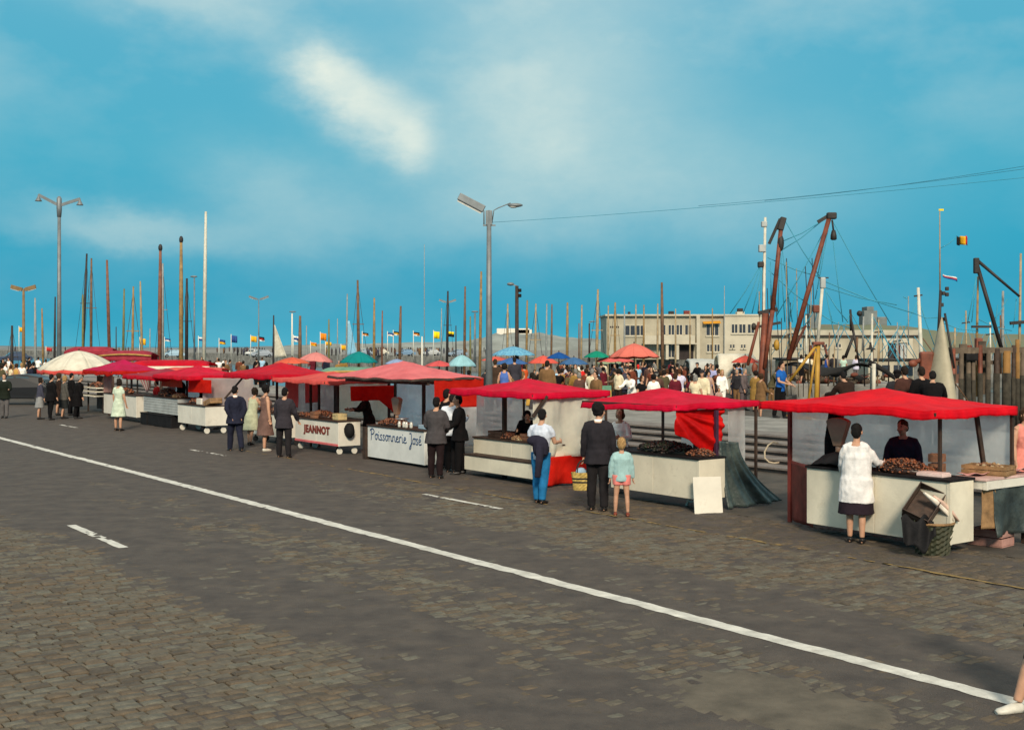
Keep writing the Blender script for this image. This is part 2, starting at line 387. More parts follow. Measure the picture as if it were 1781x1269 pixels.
    ridge('far_shore', -900, 620, 700, [(-900, 596), (0, 602), (150, 604), (300, 606), (620, 600)], mat('far_shore_grass', (0.17, 0.19, 0.19), 0.95, 0.3, 0.05, 0.2, 2))
build_quay()
# ------------------------------------------------------------------ people
REM = []
def remesh(o, vox, post=None, smooth=2):
    md = o.modifiers.new('r', 'REMESH'); md.mode = 'VOXEL'; md.voxel_size = vox; md.use_smooth_shade = True
    if smooth: ms = o.modifiers.new('s', 'SMOOTH'); ms.factor = 0.5; ms.iterations = smooth
    REM.append((o, post))
def finish_remesh():
    bpy.context.view_layer.update(); dg = bpy.context.evaluated_depsgraph_get()
    for o, post in REM:
        me = bpy.data.meshes.new_from_object(o.evaluated_get(dg)); me.name = o.name
        old = o.data; mats = list(old.materials)
        me.materials.clear()
        for m_ in mats: me.materials.append(m_)
        o.modifiers.clear(); o.data = me
        if post: post(me)
        me.polygons.foreach_set('use_smooth', [True]*len(me.polygons)); me.update()
        bpy.data.meshes.remove(old)
    REM.clear()
def cloth(name, r, g, b):
    return mat('cloth_'+name, s2l(r, g, b), 0.88, 0.14, 9, 0.35, 120, spec=0.15)
SKIN = mat('skin', (0.50, 0.27, 0.17), 0.6, 0.10, 14, 0.05, 120)
EYE = mat('eye_dark', (0.02, 0.015, 0.012), 0.4, 0.05, 5, 0)
LIP = mat('lip', (0.36, 0.10, 0.08), 0.5, 0.05, 5, 0)
HAIRM = {k: mat('hair_'+k, c, 0.75, 0.35, 40, 0.6, 140, spec=.15) for k, c in dict(black=(0.010, 0.008, 0.008), dark=(0.022, 0.014, 0.010), brown=(0.055, 0.028, 0.014), auburn=(0.09, 0.035, 0.015), blond=(0.40, 0.24, 0.10), grey=(0.25, 0.24, 0.22)).items()}
SHOEM = {k: mat('shoe_'+k, c, 0.45, 0.15, 10, 0.1, 60) for k, c in dict(black=(0.014, 0.012, 0.012), brown=(0.08, 0.035, 0.018), white=(0.62, 0.58, 0.5), red=(0.22, 0.045, 0.025))  .items()}
rad = math.radians
def person(loc, rz, label, H=1.72, female=False, stout=1.0, la=(6, 8, 12), ra=(6, 8, 12), ls=(4, 2), rs=(-4, 4), lean=3, head=(0, 0, 0),
           hair=('short', 'dark'), top=None, bottom=None, shoes='black', vox=0.013, group=None, child=False, fine=True, hat=None, collar=None, grip=40, spread=0.0):
    """Front is -Y. la / ra = (forward swing, out, elbow[, inward]); ls / rs = (hip swing, knee bend); degrees."""
    root = empty('person', loc, rz, label, 'person', group)
    k = H/1.75
    hs = 1.28 if child else 1.0                      # a child's head is larger for its height
    sw = (0.165 if female else 0.200)*(0.92 if child else 1); hw = 0.09
    Rl = Matrix.Rotation(rad(lean), 3, 'X')
    def leg(side, sk):
        a, kn = rad(sk[0]), rad(sk[1]); dirt = Vector((side*spread, -math.sin(a), -math.cos(a))); dirs = Vector((side*spread*0.6, -math.sin(a-kn), -math.cos(a-kn)))
        hip = Vector((side*hw, 0, 0)); knee = hip+dirt*0.43; ank = knee+dirs*0.40
        return hip, knee, ank
    Ls = {1: leg(1, ls), -1: leg(-1, rs)}
    low = min(L_[2].z for L_ in Ls.values()); hz = -low+0.075
    off = Vector((0, 0, hz))
    legs = {s_: [p+off for p in L_] for s_, L_ in Ls.items()}
    def sp(x, y, z): return Rl@Vector((x, y, z))+off    # spine coordinates from the hips
    shou = {s_: sp(s_*sw, 0.012, 0.485) for s_ in (1, -1)}
    def arm(side, ap):
        f, o_, e = rad(ap[0]), rad(ap[1]), rad(ap[2]); inn = rad(ap[3]) if len(ap) > 3 else 0
        d1 = Vector((side*math.sin(o_), -math.sin(f)*math.cos(o_), -math.cos(f)*math.cos(o_)))
        g = f+e; d2 = Vector((side*(math.sin(o_)*0.4-math.sin(inn)), -math.sin(g)*math.cos(inn), -math.cos(g)*math.cos(inn))).normalized()
        el = shou[side]+d1*0.272; wr = el+d2*0.25
        return el, wr, d2
    arms = {1: arm(1, la), -1: arm(-1, ra)}
    nb = sp(0, 0.0, 0.56); Hd = Matrix.Rotation(rad(lean*0.5), 3, 'X')@Matrix.Rotation(rad(head[0]), 3, 'Z')@Matrix.Rotation(rad(head[1]), 3, 'X')@Matrix.Rotation(rad(head[2]), 3, 'Y')
    hc = nb+Rl@Vector((0, -0.012, 0.085))+Hd@Vector((0, -0.012, 0.085*hs))
    def S_(p): return Vector(p)*k
    def hd(x, y, z): return S_(hc+Hd@(Vector((x, y, z))*hs))
    n = 12 if fine else 8
    # torso sections from the hips up (z, half width, half depth, y shift)
    if female: T = [(-0.09, .150, .110, 0), (0.0, .172, .120, .005), (0.10, .145, .100, 0), (0.18, .122, .088, 0), (0.30, .142, .108, -.012), (0.38, .152, .118, -.016), (0.47, .150, .090, 0), (0.53, .125, .068, .01), (0.575, .062, .055, .01)]
    else: T = [(-0.09, .145, .108, 0), (0.0, .162, .112, .004), (0.10, .150, .104, 0), (0.20, .146, .100, 0), (0.33, .180, .120, -.006), (0.44, .188, .114, 0), (0.51, .158, .084, .008), (0.55, .09, .062, .01), (0.585, .060, .056, .01)]
    def torso(mb, inf, z0=-0.2, z1=1.0, st=stout, boxy=False):
        sec = [(z, (rx*st if z < .45 else rx)+inf, (ry*st if z < .45 else ry)+inf, y-(st-1)*0.09*(1 if z < .4 else 0)) for z, rx, ry, y in [(z, max(rx, .158) if boxy and z < .48 else rx, max(ry, .108) if boxy and z < .45 else ry, y) for z, rx, ry, y in T] if z0 <= z <= z1]
        mb.tube([S_(sp(0, y, z)) for z, rx, ry, y in sec], [(rx*k, ry*k) for z, rx, ry, y in sec], n+4, xaxis=(1, 0, 0))
    def legs_mb(mb, inf, upto=1.0):
        for s_, (h, kn, a) in legs.items():
            c = (kn+a)/2+Vector((0, 0.012, 0.05)); st = 0.5+0.5*stout
            pts = [h+Vector((0, 0, 0.05)), h*0.6+kn*0.4, kn, c, a+Vector((0, 0, 0.02))]
            rs_ = [.088*st, .074*st, .054, .052, .036]
            if upto < 1: 
                m_ = max(2, int(round(upto*5))); pts, rs_ = pts[:m_], rs_[:m_]
                if upto < .5: pts = [pts[0], h*0.62+kn*0.38]; rs_ = rs_[:2]
            if inf > .012: rs_ = [r+inf if i < 3 else max(r+inf, .066) for i, r in enumerate(rs_)]; pts[-1] = pts[-1]+Vector((0, 0, -.02))
            else: rs_ = [r+inf for r in rs_]
            mb.tube([S_(p) for p in pts], [r*k for r in rs_], n)
    def arms_mb(mb, inf, part=1.0):
        for s_ in (1, -1):
            el, wr, d2 = arms[s_]; sh = shou[s_]
            if part >= 1: pts = [sh+Vector((-s_*.03, 0, .0)), sh+(el-sh)*.3, el, el+(wr-el)*.4, wr]; r_ = [.054, .050, .042, .040, .028]
            else: pts = [sh+Vector((-s_*.03, 0, 0)), sh+(el-sh)*.3, sh+(el-sh)*part]; r_ = [.054, .050, .047]
            mb.tube([S_(p) for p in pts], [(r+inf)*k for r in r_], n)
            mb.tube([S_(sp(s_*.05, .008, .545)), S_(sp(s_*.13, .010, .517)), S_(sh)], [(.040+inf*.6)*k, (.046+inf*.6)*k, (.050+inf*.75)*k], n)
    # ---- body: one continuous surface
    b = MB(); torso(b, 0); legs_mb(b, 0); arms_mb(b, 0)
    b.tube([S_(nb-Vector((0, 0, .03))), S_(nb+(hc-nb)*.6)], [.055*k, .050*k], n)
    b.ell(hd(0, 0.008, 0.018), (.076*hs*k, .096*hs*k, .105*hs*k), n, 8, R=Hd)
    b.ell(hd(0, -0.022, -0.055), (.056*hs*k, .066*hs*k, .060*hs*k), n, 7, R=Hd)
    if fine:
        b.tube([hd(0, -.088, .020), hd(0, -.104, -.012), hd(0, -.096, -.026)], [.010*k, .016*k, .013*k], 6)
        for s_ in (1, -1): b.ell(hd(s_*.078, .012, -.005), (.012*k, .022*k, .032*k), 6, 5, R=Hd); b.ell(hd(s_*.033, -.074, -.022), (.024*k, .022*k, .022*k), 6, 5, R=Hd)
    for s_ in (1, -1):
        el, wr, d2 = arms[s_]
        q = d2.to_track_quat('Z', 'Y').to_matrix()           # palm lies in the hand's own frame: z along the hand
        side = Vector((0, 1, 0)) if abs(d2.y) < .7 else Vector((0, 0, 1)); side = (side-d2*side.dot(d2)).normalized(); nrm = d2.cross(side)*(-s_)
        pc = wr+d2*.05; hr = Matrix((side, nrm, d2)).transposed()
        b.ell(S_(pc), (.042*k, .020*k, .062*k), 8, 6, R=hr)
        if fine:
            for i, ln in enumerate((.068, .078, .074, .058)):
                b0 = wr+d2*.095+side*((i-1.5)*-.021); g1 = rad(grip*.5); g2 = rad(grip*1.4)
                p1 = b0+(d2*math.cos(g1)-nrm*math.sin(g1)*-1*-1)*(ln*.5); p2 = p1+(d2*math.cos(g2)-nrm*math.sin(g2))*(ln*.5)
                b.tube([S_(b0-d2*.02), S_(b0), S_(p1), S_(p2)], [.0105*k, .0105*k, .0095*k, .008*k], 6)
            t0 = wr+d2*.03+side*-.03*-1; t1 = t0+(d2*.6+side*.75-nrm*.3).normalized()*.04; b.tube([S_(t0), S_(t1), S_(t1+(d2*.9+side*.2-nrm*.3).normalized()*.03)], [.013*k, .0115*k, .009*k], 6)
        else: b.ell(S_(wr+d2*.12), (.032*k, .018*k, .05*k), 6, 5, R=hr)
    for s_, (h, kn, a) in legs.items():
        b.ell(S_(a+Vector((0, -.055, -.042))), (.040*k, .115*k, .034*k), 8, 6)
    bo = b.build('body', [SKIN, EYE, LIP], root)
    if fine:
        ey = [hd(s_*.033, -.088, .016) for s_ in (1, -1)]; br = [hd(s_*.036, -.090, .042) for s_ in (1, -1)]; mo = hd(0, -.085, -.058)
        def post(me):
            for p in me.polygons:
                c = p.center
                if any((c-e).length < .0125*k for e in ey) or any(abs((c-e).z) < .006*k and (c-e).length < .022*k for e in br): p.material_index = 1
                elif abs((c-mo).z) < .009*k and (c-mo).length < .026*k: p.material_index = 2
        remesh(bo, min(vox, .0105)*k, post, 1)
    else: remesh(bo, vox*k, None, 1)
    seed = random.uniform(0, 50)
    def wrinkle(amp, fr=9.0):
        def post(me):
            n_ = len(me.vertices); co = [0.0]*n_*3; no = [0.0]*n_*3
            me.vertices.foreach_get('co', co); me.vertex_normals.foreach_get('vector', no)
            for i in range(n_):
                c = Vector(co[3*i:3*i+3]); d = noise.noise(Vector((c.x*fr+seed, c.y*fr, c.z*fr*.55)))+.6*noise.noise(Vector((c.x*fr*2.2, c.y*fr*2.2+seed, c.z*fr*1.6)))
                for q in range(3): co[3*i+q] += no[3*i+q]*d*amp
            me.vertices.foreach_set('co', co)
        return post
    # ---- clothes
    def lower(mb, z_end, flare, inf):                      # skirt, coat or dress hanging from the hips
        kx = (legs[1][1]+legs[-1][1])/2; dy = (kx.y)*.8
        sp_ = abs(legs[1][1].y-legs[-1][1].y)*.5
        pts = []; rr = []
        for i in range(6):
            t = i/5; z = 0.12+(z_end-0.12)*t; y = dy*t*t
            st = 1+(stout-1)*(1-.4*t)
            base = (.128 if female else .155) if i == 0 else (.182 if female else .172)
            pts.append(S_(sp(0, -(stout-1)*.06, z) if z > -.05 else off+Vector((0, y, z)))); rr.append(((base*st+inf+flare*max(0, t-.3))*k, ((.125*st if i else .10)+inf+flare*.8*max(0, t-.3)+sp_*t*.55)*k))
        mb.tube(pts, rr, n+6, xaxis=(1, 0, 0))
    if bottom:
        kind, m_ = bottom[0], bottom[1]; t = MB()
        if kind == 'trousers': legs_mb(t, .020 if female else .028); torso(t, .010, -.2, .13)
        elif kind == 'shorts': legs_mb(t, .030, .4); torso(t, .012, -.2, .13)
        else: lower(t, bottom[2], .07, .012)
        o = t.build(kind, m_, root); remesh(o, vox*k, wrinkle(.009 if fine else .005, 7.5), 1)
    if top:
        kind, m_, slv, hem = top[:4]; t = MB()
        inf = {'jacket': .034, 'coat': .036, 'sweater': .026, 'shirt': .022, 'smock': .024}.get(kind, .016)
        torso(t, inf, -.2 if hem < -.05 else -.02, .57, boxy=kind in ('smock', 'coat', 'sweater', 'cardigan'))
        if hem < -.12: lower(t, hem, .10 if kind == 'dress' else .05, inf)
        arms_mb(t, inf*.75, {'long': 1.0, 'short': .55, 'none': .12}[slv]) if slv != 'none' else [t.tube([S_(sp(s_*.05, .008, .545)), S_(sp(s_*.11, .010, .525))], [.05*k, .05*k], 8) for s_ in (1, -1)]
        o = t.build(kind, m_, root); remesh(o, vox*k, wrinkle(.012 if fine else .007, 8), 1)
    if collar:
        t = MB(); t.tube([S_(nb+Rl@Vector((0, 0, -.005))), S_(nb+Rl@Vector((0, 0, .040)))], [(.075*k, .070*k), (.063*k, .060*k)], 12, cap=False); t.build('collar', collar, root, solid=.008)
    # ---- hair and hats
    hk, hm = hair; hm = HAIRM[hm]; t = MB()
    if hk != 'bald':
        t.ell(hd(0, .022, .040), (.083*hs*k, .095*hs*k, .096*hs*k), 12, 8, R=Hd)
        t.ell(hd(0, .058, -.005), (.078*hs*k, .060*hs*k, .090*hs*k), 10, 7, R=Hd)
        if hk == 'bob': t.ell(hd(0, .050, -.045), (.092*hs*k, .062*hs*k, .090*hs*k), 10, 7, R=Hd); [t.ell(hd(s_*.072, .008, -.03), (.024*k, .045*k, .085*k), 8, 6, R=Hd) for s_ in (1, -1)]
        if hk == 'curly': t.ell(hd(0, .035, .05), (.108*hs*k, .112*hs*k, .105*hs*k), 12, 8, R=Hd); [t.ell(hd(s_*.075, .02, -.005), (.034*k, .050*k, .07*k), 8, 6, R=Hd) for s_ in (1, -1)]
        if hk == 'bun': t.ell(hd(0, .10, .055), (.050*k, .045*k, .050*k), 8, 6, R=Hd)
        o = t.build('hair', hm, root); remesh(o, vox*k, wrinkle(.013 if hk in ('curly', 'bob') else .008, 24), 1)
    if hat:
        hkind, m_ = hat; t = MB()
        if hkind == 'cap':
            t.ell(hd(0, .018, .070), (.100*hs*k, .118*hs*k, .062*hs*k), 12, 6, R=Hd); t.ell(hd(0, -.09, .058), (.065*k, .055*k, .012*k), 10, 5, R=Hd)
        elif hkind == 'scarf':
            t.ell(hd(0, .030, .030), (.098*hs*k, .104*hs*k, .112*hs*k), 12, 8, R=Hd); t.ell(hd(0, .06, -.08), (.075*k, .06*k, .06*k), 8, 6, R=Hd)
        else:
            t.ell(hd(0, .01, .085), (.095*hs*k, .105*hs*k, .07*hs*k), 12, 6, R=Hd); t.ell(hd(0, .01, .058), (.15*hs*k, .165*hs*k, .014*k), 14, 5, R=Hd)
        o = t.build({'cap': 'cap', 'scarf': 'headscarf'}.get(hkind, 'hat'), m_, root); remesh(o, vox*k, None, 1)
    for s_, (h, kn, a) in legs.items():
        t = MB(); a0 = a
        prof = [(.045, .034), (.020, .044), (-.05, .046), (-.11, .050), (-.165, .042), (-.19, .022)]
        hts = [.075, .095, .085, .062, .05, .035]
        pts = [S_(a0+Vector((0, y, -.075+h_/2))) for (y, w_), h_ in zip(prof, hts)]
        t.tube(pts, [(w_*k, h_/2*k) for (y, w_), h_ in zip(prof, hts)], 8, xaxis=(1, 0, 0))
        t.build('shoe', SHOEM[shoes], root)
    return root
def copy_person(src, loc, rz, label, group, scale=1.0, swap=None):
    c = src.copy(); C.objects.link(c); c.location = loc; c.rotation_euler = (0, 0, rz); c.scale = (scale,)*3; c['label'] = label; c['group'] = group
    for ch in src.children:
        d = ch.copy(); C.objects.link(d); d.parent = c
        m_ = (swap or {}).get(ch.name.split('.')[0])
        if m_:
            d.material_slots[0].link = 'OBJECT'; d.material_slots[0].material = m_
    return c
def face(p, q):                                        # heading that makes a person at p look at q
    d = Vector(q)-Vector(p); return math.atan2(d.x, -d.y)
# ------------------------------------------------------------------ market stalls
def tarp(name, rgb, rgb2=None, trans=0.42, rough=0.6): return mat(name, s2l(*rgb), rough, 0.16, 2.2, 0.5, 9, col2=s2l(*rgb2) if rgb2 else None, trans=trans, spec=0.2, stain=0.10, bd=0.04)
T_red = tarp('tarp_red', (238, 14, 34), (222, 4, 30)); T_mag = tarp('tarp_crimson', (230, 8, 62), (206, 4, 44)); T_magenta = tarp('tarp_magenta', (214, 8, 92), (190, 5, 60))
T_pink = tarp('tarp_pink', (240, 140, 142), (232, 122, 126)); T_salmon = tarp('tarp_salmon', (236, 108, 98), (222, 86, 78)); T_drape = tarp('drape_red', (242, 64, 44), (226, 40, 30), .72)
T_scar = tarp('tarp_scarlet', (222, 12, 42), (196, 4, 40)); T_dull = tarp('tarp_dusty', (186, 66, 82), (160, 44, 62)); T_orange = tarp('drape_orange', (222, 84, 46), (200, 58, 34), .3)
T_white = tarp('tarp_white', (236, 230, 214), (216, 208, 190), .3); T_green = tarp('tarp_pale_green', (140, 186, 160), (112, 160, 136)); T_grey = mat('oilskin_grey', (0.048, 0.060, 0.055), 0.45, 0.35, 4, 0.5, 25, col2=(0.020, 0.026, 0.026))
PLAST = mat('plastic_sheet', (0.86, 0.86, 0.83), 0.35, 0.08, 1.5, 0.3, 7, alpha=0.60, trans=0.72, bd=0.05)
PLASTY = mat('plastic_sheet_yellowed', (0.88, 0.85, 0.74), 0.3, 0.05, 1.2, 0.3, 7, alpha=0.82, trans=0.55, stain=0.07, bd=0.05)
WOOD = mat('dark_frame_wood', (0.050, 0.028, 0.018), 0.7, 0.4, 5, 0.3, 60); WOODL = mat('crate_wood', (0.30, 0.17, 0.075), 0.8, 0.3, 8, 0.4, 70)
PAINT = mat('counter_white', (0.70, 0.66, 0.57), 0.55, 0.10, 1.6, 0.12, 30, stain=0.28); PAINTC = mat('counter_cream', (0.68, 0.62, 0.49), 0.6, 0.12, 1.6, 0.12, 30, stain=0.32)
PAINTG = mat('counter_grey', (0.40, 0.42, 0.41), 0.6, 0.15, 2, 0.2, 30, stain=0.3); DARKM = mat('tarred_black', (0.012, 0.011, 0.012), 0.7, 0.3, 5, 0.4, 30, spec=.15); ZINC = mat('zinc', (0.36, 0.37, 0.38), 0.4, 0.2, 3, 0.1, 30, metal=0.6)
RUB = mat('tyre_rubber', (0.018, 0.017, 0.017), 0.8, 0.2, 8, 0.2, 40); REDB = mat('oxide_red', (0.17, 0.026, 0.018), 0.7, 0.3, 3, 0.3, 20)
BROWN = mat('scale_enamel', (0.34, 0.20, 0.13), 0.35, 0.2, 4, 0.05, 20)
def lw(root, x, y, z):
    r = root.rotation_euler.z; return root.location+Vector((x*math.cos(r)-y*math.sin(r), x*math.sin(r)+y*math.cos(r), z))
def stall(uL, label, v0=13.9, name='market_stall'): return empty(name, UV(uL, v0), STALL_ROT, label, 'market stall', 'fish stalls along the roadside')
def canopy(root, L, D, ez, pz, m, peak=(0.5, 0.5), val=0.12, sag=0.02, seed=0.0, tilt=0.0, x0=0.0, y0=0.0, vm=None, dip=(0, 0, 0, 0)):
    b = MB(); px, py = peak
    def fn(s, t):
        a = s/px if s < px else (1-s)/(1-px); c = t/py if t < py else (1-t)/(1-py)
        h = max(0.0, min(a, c)); zz = ez+(pz-ez)*(h**0.92)-sag*math.sin(math.pi*h)*1.2 - 0.5*sag*math.sin(math.pi*s*3)**2*(1-h)
        cn = dip[0]*(1-s)*(1-t)+dip[1]*s*(1-t)+dip[2]*(1-s)*t+dip[3]*s*t
        zz += cn*max(0, 1-h*2)+(1-h)**3*(.020*math.sin(math.pi*((s*3.0+seed*.3) % 1))-.030*math.sin(math.pi*s)*math.sin(math.pi*t)*4*0+.012*math.sin(t*11+seed))+.006*math.sin(math.atan2(t-py, (s-px)*L/D)*22+seed)*min(1, h*3)*(1-h)
        return Vector((x0+s*L, y0+t*D, zz+tilt*s+0.022*noise.noise(Vector((s*L*1.9+seed, t*D*1.9, seed)))+0.009*noise.noise(Vector((s*L*7+seed, t*D*7, seed)))))
    b.sheet(fn, 44, 30); c = b.build('canopy', m, root, solid=0.008)
    # valance: a cloth strip hanging round the four eaves, uneven at its lower edge
    v = MB(); N_ = 140
    def edge(s):
        s = s % 1.0; P_ = 2*(L+D); d = s*P_
        if d < L: return fn(d/L, 0), Vector((0, -1, 0))
        if d < L+D: return fn(1, (d-L)/D), Vector((1, 0, 0))
        if d < 2*L+D: return fn(1-(d-L-D)/L, 1), Vector((0, 1, 0))
        return fn(0, 1-(d-2*L-D)/D), Vector((-1, 0, 0))
    def vf(s, t):
        p, nn = edge(s); w = noise.noise(Vector((s*42+seed, 0, 1))); dd = val*(1+0.28*noise.noise(Vector((s*23+seed, 3, 0))))
        return p+nn*(0.004+0.018*t*(1+w)+.012*t*math.sin(s*260))-Vector((0, 0, t*dd+0.003))
    v.sheet(vf, N_, 3); v.build('valance', vm or m, root, solid=0.006)
    e = ez-0.03
    for p, q in (((x0, y0+.02), (x0+L, y0+.02)), ((x0, y0+D-.02), (x0+L, y0+D-.02)), ((x0+.02, y0), (x0+.02, y0+D)), ((x0+L-.02, y0), (x0+L-.02, y0+D))):
        MB().beam((*p, e), (*q, e+tilt*(1 if q[0] > x0+L*.5 and p[0] > x0+L*.5 else 0)), .035, .045).build('frame_bar', WOOD, root)
def pole(root, x, y, z, r=0.022, x1=None, y1=None, z0=0.0, m=None): MB().beam((x, y, z0), (x if x1 is None else x1, y if y1 is None else y1, z), r*2).build('pole', m or WOOD, root, bev=.004)
def hang(root, name, p, q, z1, z0, m, folds=0.03, fr=6.0, seed=0.0, solid=0.004, lower=None, cut=None, slack=0.0, nx=46):
    p, q = Vector((*p, 0)), Vector((*q, 0)); nrm = Vector((-(q-p).y, (q-p).x, 0)).normalized(); Ln = (q-p).length
    b = MB()
    def fn(s, t):
        top_ = z1-slack*math.sin(math.pi*s); bot = z0+(lower(s) if lower else 0)
        z = top_+(bot-top_)*t; w = folds*.35*math.sin((s*Ln*1.3+t*1.6)*5+seed)*t+folds*(0.35+.65*t)*(math.sin(s*Ln*fr+seed+t*1.5)+.7*noise.noise(Vector((s*Ln*fr*.8+seed, t*1.2, seed))))
        return p+(q-p)*s+nrm*w+Vector((0, 0, z))
    b.sheet(fn, nx, 16); return b.build(name, m, root, solid=solid)
def counter(root, x0, x1, y0, y1, z0, z1, m, top=WOOD, lip=.03, wheels=0, m2=None, planks=0, rz=0.0, name='counter', wheelm=None):
    c = MB(); th = .022
    c.bx(x0, x1, y0+th, y1, z0, z0+.03); c.bx(x0+.02, x1-.02, y1-th, y1, z0, z1-.03); (c.bx(x0+.01, x1-.01, y0+.06, y1-.03, z0+.3, z0+.33) if z1-z0 > .45 else None)
    co = c.build(name, DARKM, root)
    if planks:
        hh = (z1-.03-z0)/planks
        for i in range(planks): MB().bx(x0, x1, y0, y0+th, z0+i*hh+.004, z0+(i+1)*hh-.004).build('plank', m, co, bev=.004)
    else:
        np_ = 1 if name != 'counter' or m.name.startswith('counter_cool') else max(1, round((x1-x0)/1.2))
        for i in range(np_): MB().bx(x0+(x1-x0)*i/np_+(.003 if i else 0), x0+(x1-x0)*(i+1)/np_-(.003 if i < np_-1 else 0), y0, y0+th, z0, z1-.03).build('front_panel', m, co, bev=.005)
        MB().bx(x1-.035, x1+th+.006, y0-.006, y0+.03, z0-.004, z1-.034).build('corner_trim', m2 or m, co, bev=.004)
    MB().bx(x1-.001, x1+th, y0+.003, y1, z0, z1-.03).build('end_panel', m2 or m, co, bev=.006)
    MB().bx(x0-th, x0+.001, y0+.003, y1, z0, z1-.03).build('end_panel', m2 or m, co, bev=.006)
    MB().bx(x0-lip, x1+lip, y0-lip, y1+lip, z1-.03, z1+.004).build('worktop', top, co, bev=.005)
    if wheels:
        for wx in (x0+.12, x1-.12):
            for wy in (y0+.10, y1-.10):
                w = MB(); w.tube([(wx-.022, wy, z0*.36), (wx+.022, wy, z0*.36)], z0*.36, 14); w.build('wheel', wheelm or RUB, root)
                MB().beam((wx, wy, z0*.5), (wx, wy, z0+.01), .03).build('castor_fork', ZINC, root)
    return co
def mound(name, label, cat, p, rx, ry, h, mats_, n=160, r=.022, rz=0.0, seed=1, flat=.6, base=0):
    R = random.Random(seed); b = MB()
    b.ell((0, 0, 0), (rx*.93, ry*.93, h*.86), 16, 8, m=base)
    b.v = [(x, y, max(z, 0.0)) for x, y, z in b.v]
    for i in range(n):
        a = R.uniform(0, 2*math.pi); q = math.sqrt(R.random()); x, y = rx*q*math.cos(a), ry*q*math.sin(a); z = h*math.sqrt(max(0, 1-q*q))*R.uniform(.84, 1.0)
        rr = r*R.uniform(.6, 1.3)
        b.ell((x, y, max(z, rr*.4)), (rr, rr*R.uniform(.5, .8), rr*flat), 6, 4, m=R.randrange(len(mats_)), R=Matrix.Rotation(R.uniform(0, 6), 3, 'Z')@Matrix.Rotation(R.uniform(-.8, .8), 3, 'X'))
    return tag(b.build(name, mats_, loc=p, rz=rz), label, cat, kind='stuff')
SH = [mat('mussel_dark', (0.045, 0.022, 0.016), .35, .4, 20, .1, 50), mat('shrimp_brown', (0.20, 0.085, 0.045), .4, .3, 20, .1, 50), mat('crab_rust', (0.24, 0.075, 0.03), .4, .3, 20, .1, 50)]
SHL = [mat('shell_pale', (0.45, 0.34, 0.20), .5, .3, 20, .1, 50), mat('shell_tan', (0.32, 0.18, 0.08), .5, .3, 20, .1, 50), SH[1]]
GRN = [mat('weed_green', (0.030, 0.040, 0.020), .6, .4, 15, .2, 50), mat('weed_dark', (0.016, 0.016, 0.013), .6, .4, 15, .2, 50), SH[0]]
def scale_(label, p, rz, s=1.0):
    r = empty('weighing_scale', p, rz, label, 'weighing scale', 'fan shaped weighing scales on the counters')
    MB().box((0, 0, .05*s), (.30*s, .22*s, .10*s), top=.85).build('base', BROWN, r, bev=.012)
    MB().tube([(0, 0, .09*s), (0, 0, .30*s)], [.045*s, .035*s], 10).build('column', BROWN, r)
    b = MB(); n = 14; prof = [(-.055, .24), (.055, .24)]+[(.165*math.sin(math.pi*.5*(1-2*k/n)), .56+.06*math.cos(math.pi*.5*(1-2*k/n))) for k in range(n+1)]
    for d in (-.05, .05): b.add([(x*s, d*s, z*s) for x, z in prof], [])
    m_ = len(prof); b.f += [tuple(range(m_)), tuple(reversed(range(m_, 2*m_)))]+[(k, k+m_, (k+1) % m_+m_, (k+1) % m_) for k in range(m_)]; b.sm += [False]*(m_+2); b.mi += [0]*(m_+2)
    b.build('dial_head', BROWN, r, bev=.01)
    MB().lathe([(.02*s, .13*s), (.13*s, .14*s), (.15*s, .17*s), (.145*s, .17*s), (.0, .15*s)], (.22*s, 0, 0), 16).build('pan', ZINC, r)
    return r
def crate(label, p, rz, L=.5, W_=.34, H=.14, m=WOODL, tilt=None, group=None):
    r = empty('crate', p, rz, label, 'crate', group)
    if tilt: r.rotation_euler = tilt
    MB().bx(-L/2, L/2, -W_/2, W_/2, 0, .012).build('bottom', m, r)
    for k in range(2):
        z0 = .016+k*H*.52; z1 = z0+H*.44
        for sy in (-1, 1): MB().bx(-L/2, L/2, sy*W_/2-.006, sy*W_/2+.006, z0, z1).build('slat', m, r, bev=.002)
        for sx in (-1, 1): MB().bx(sx*(L/2-.016)-.006, sx*(L/2-.016)+.006, -W_/2+.007, W_/2-.007, z0, z1).build('slat', m, r, bev=.002)
    return r
TEXTS = []
def word(root, name, txt, m, size, loc, rz=0.0, bold=.012, ext=.006, shear=0.0, sx=1.0):
    cu = bpy.data.curves.new('t', 'FONT'); cu.body = txt; cu.size = size; cu.offset = bold; cu.extrude = ext; cu.shear = shear; cu.space_character = 1.12
    o = bpy.data.objects.new('t', cu); C.objects.link(o); bpy.context.view_layer.update()
    me = bpy.data.meshes.new_from_object(o.evaluated_get(bpy.context.evaluated_depsgraph_get())); bpy.data.objects.remove(o); me.materials.clear(); me.materials.append(m); me.name = name
    q = bpy.data.objects.new(name, me); C.objects.link(q); q.parent = root; q.location = loc; q.rotation_euler = (math.pi/2, 0, rz); q.scale = (sx, 1, 1); return q
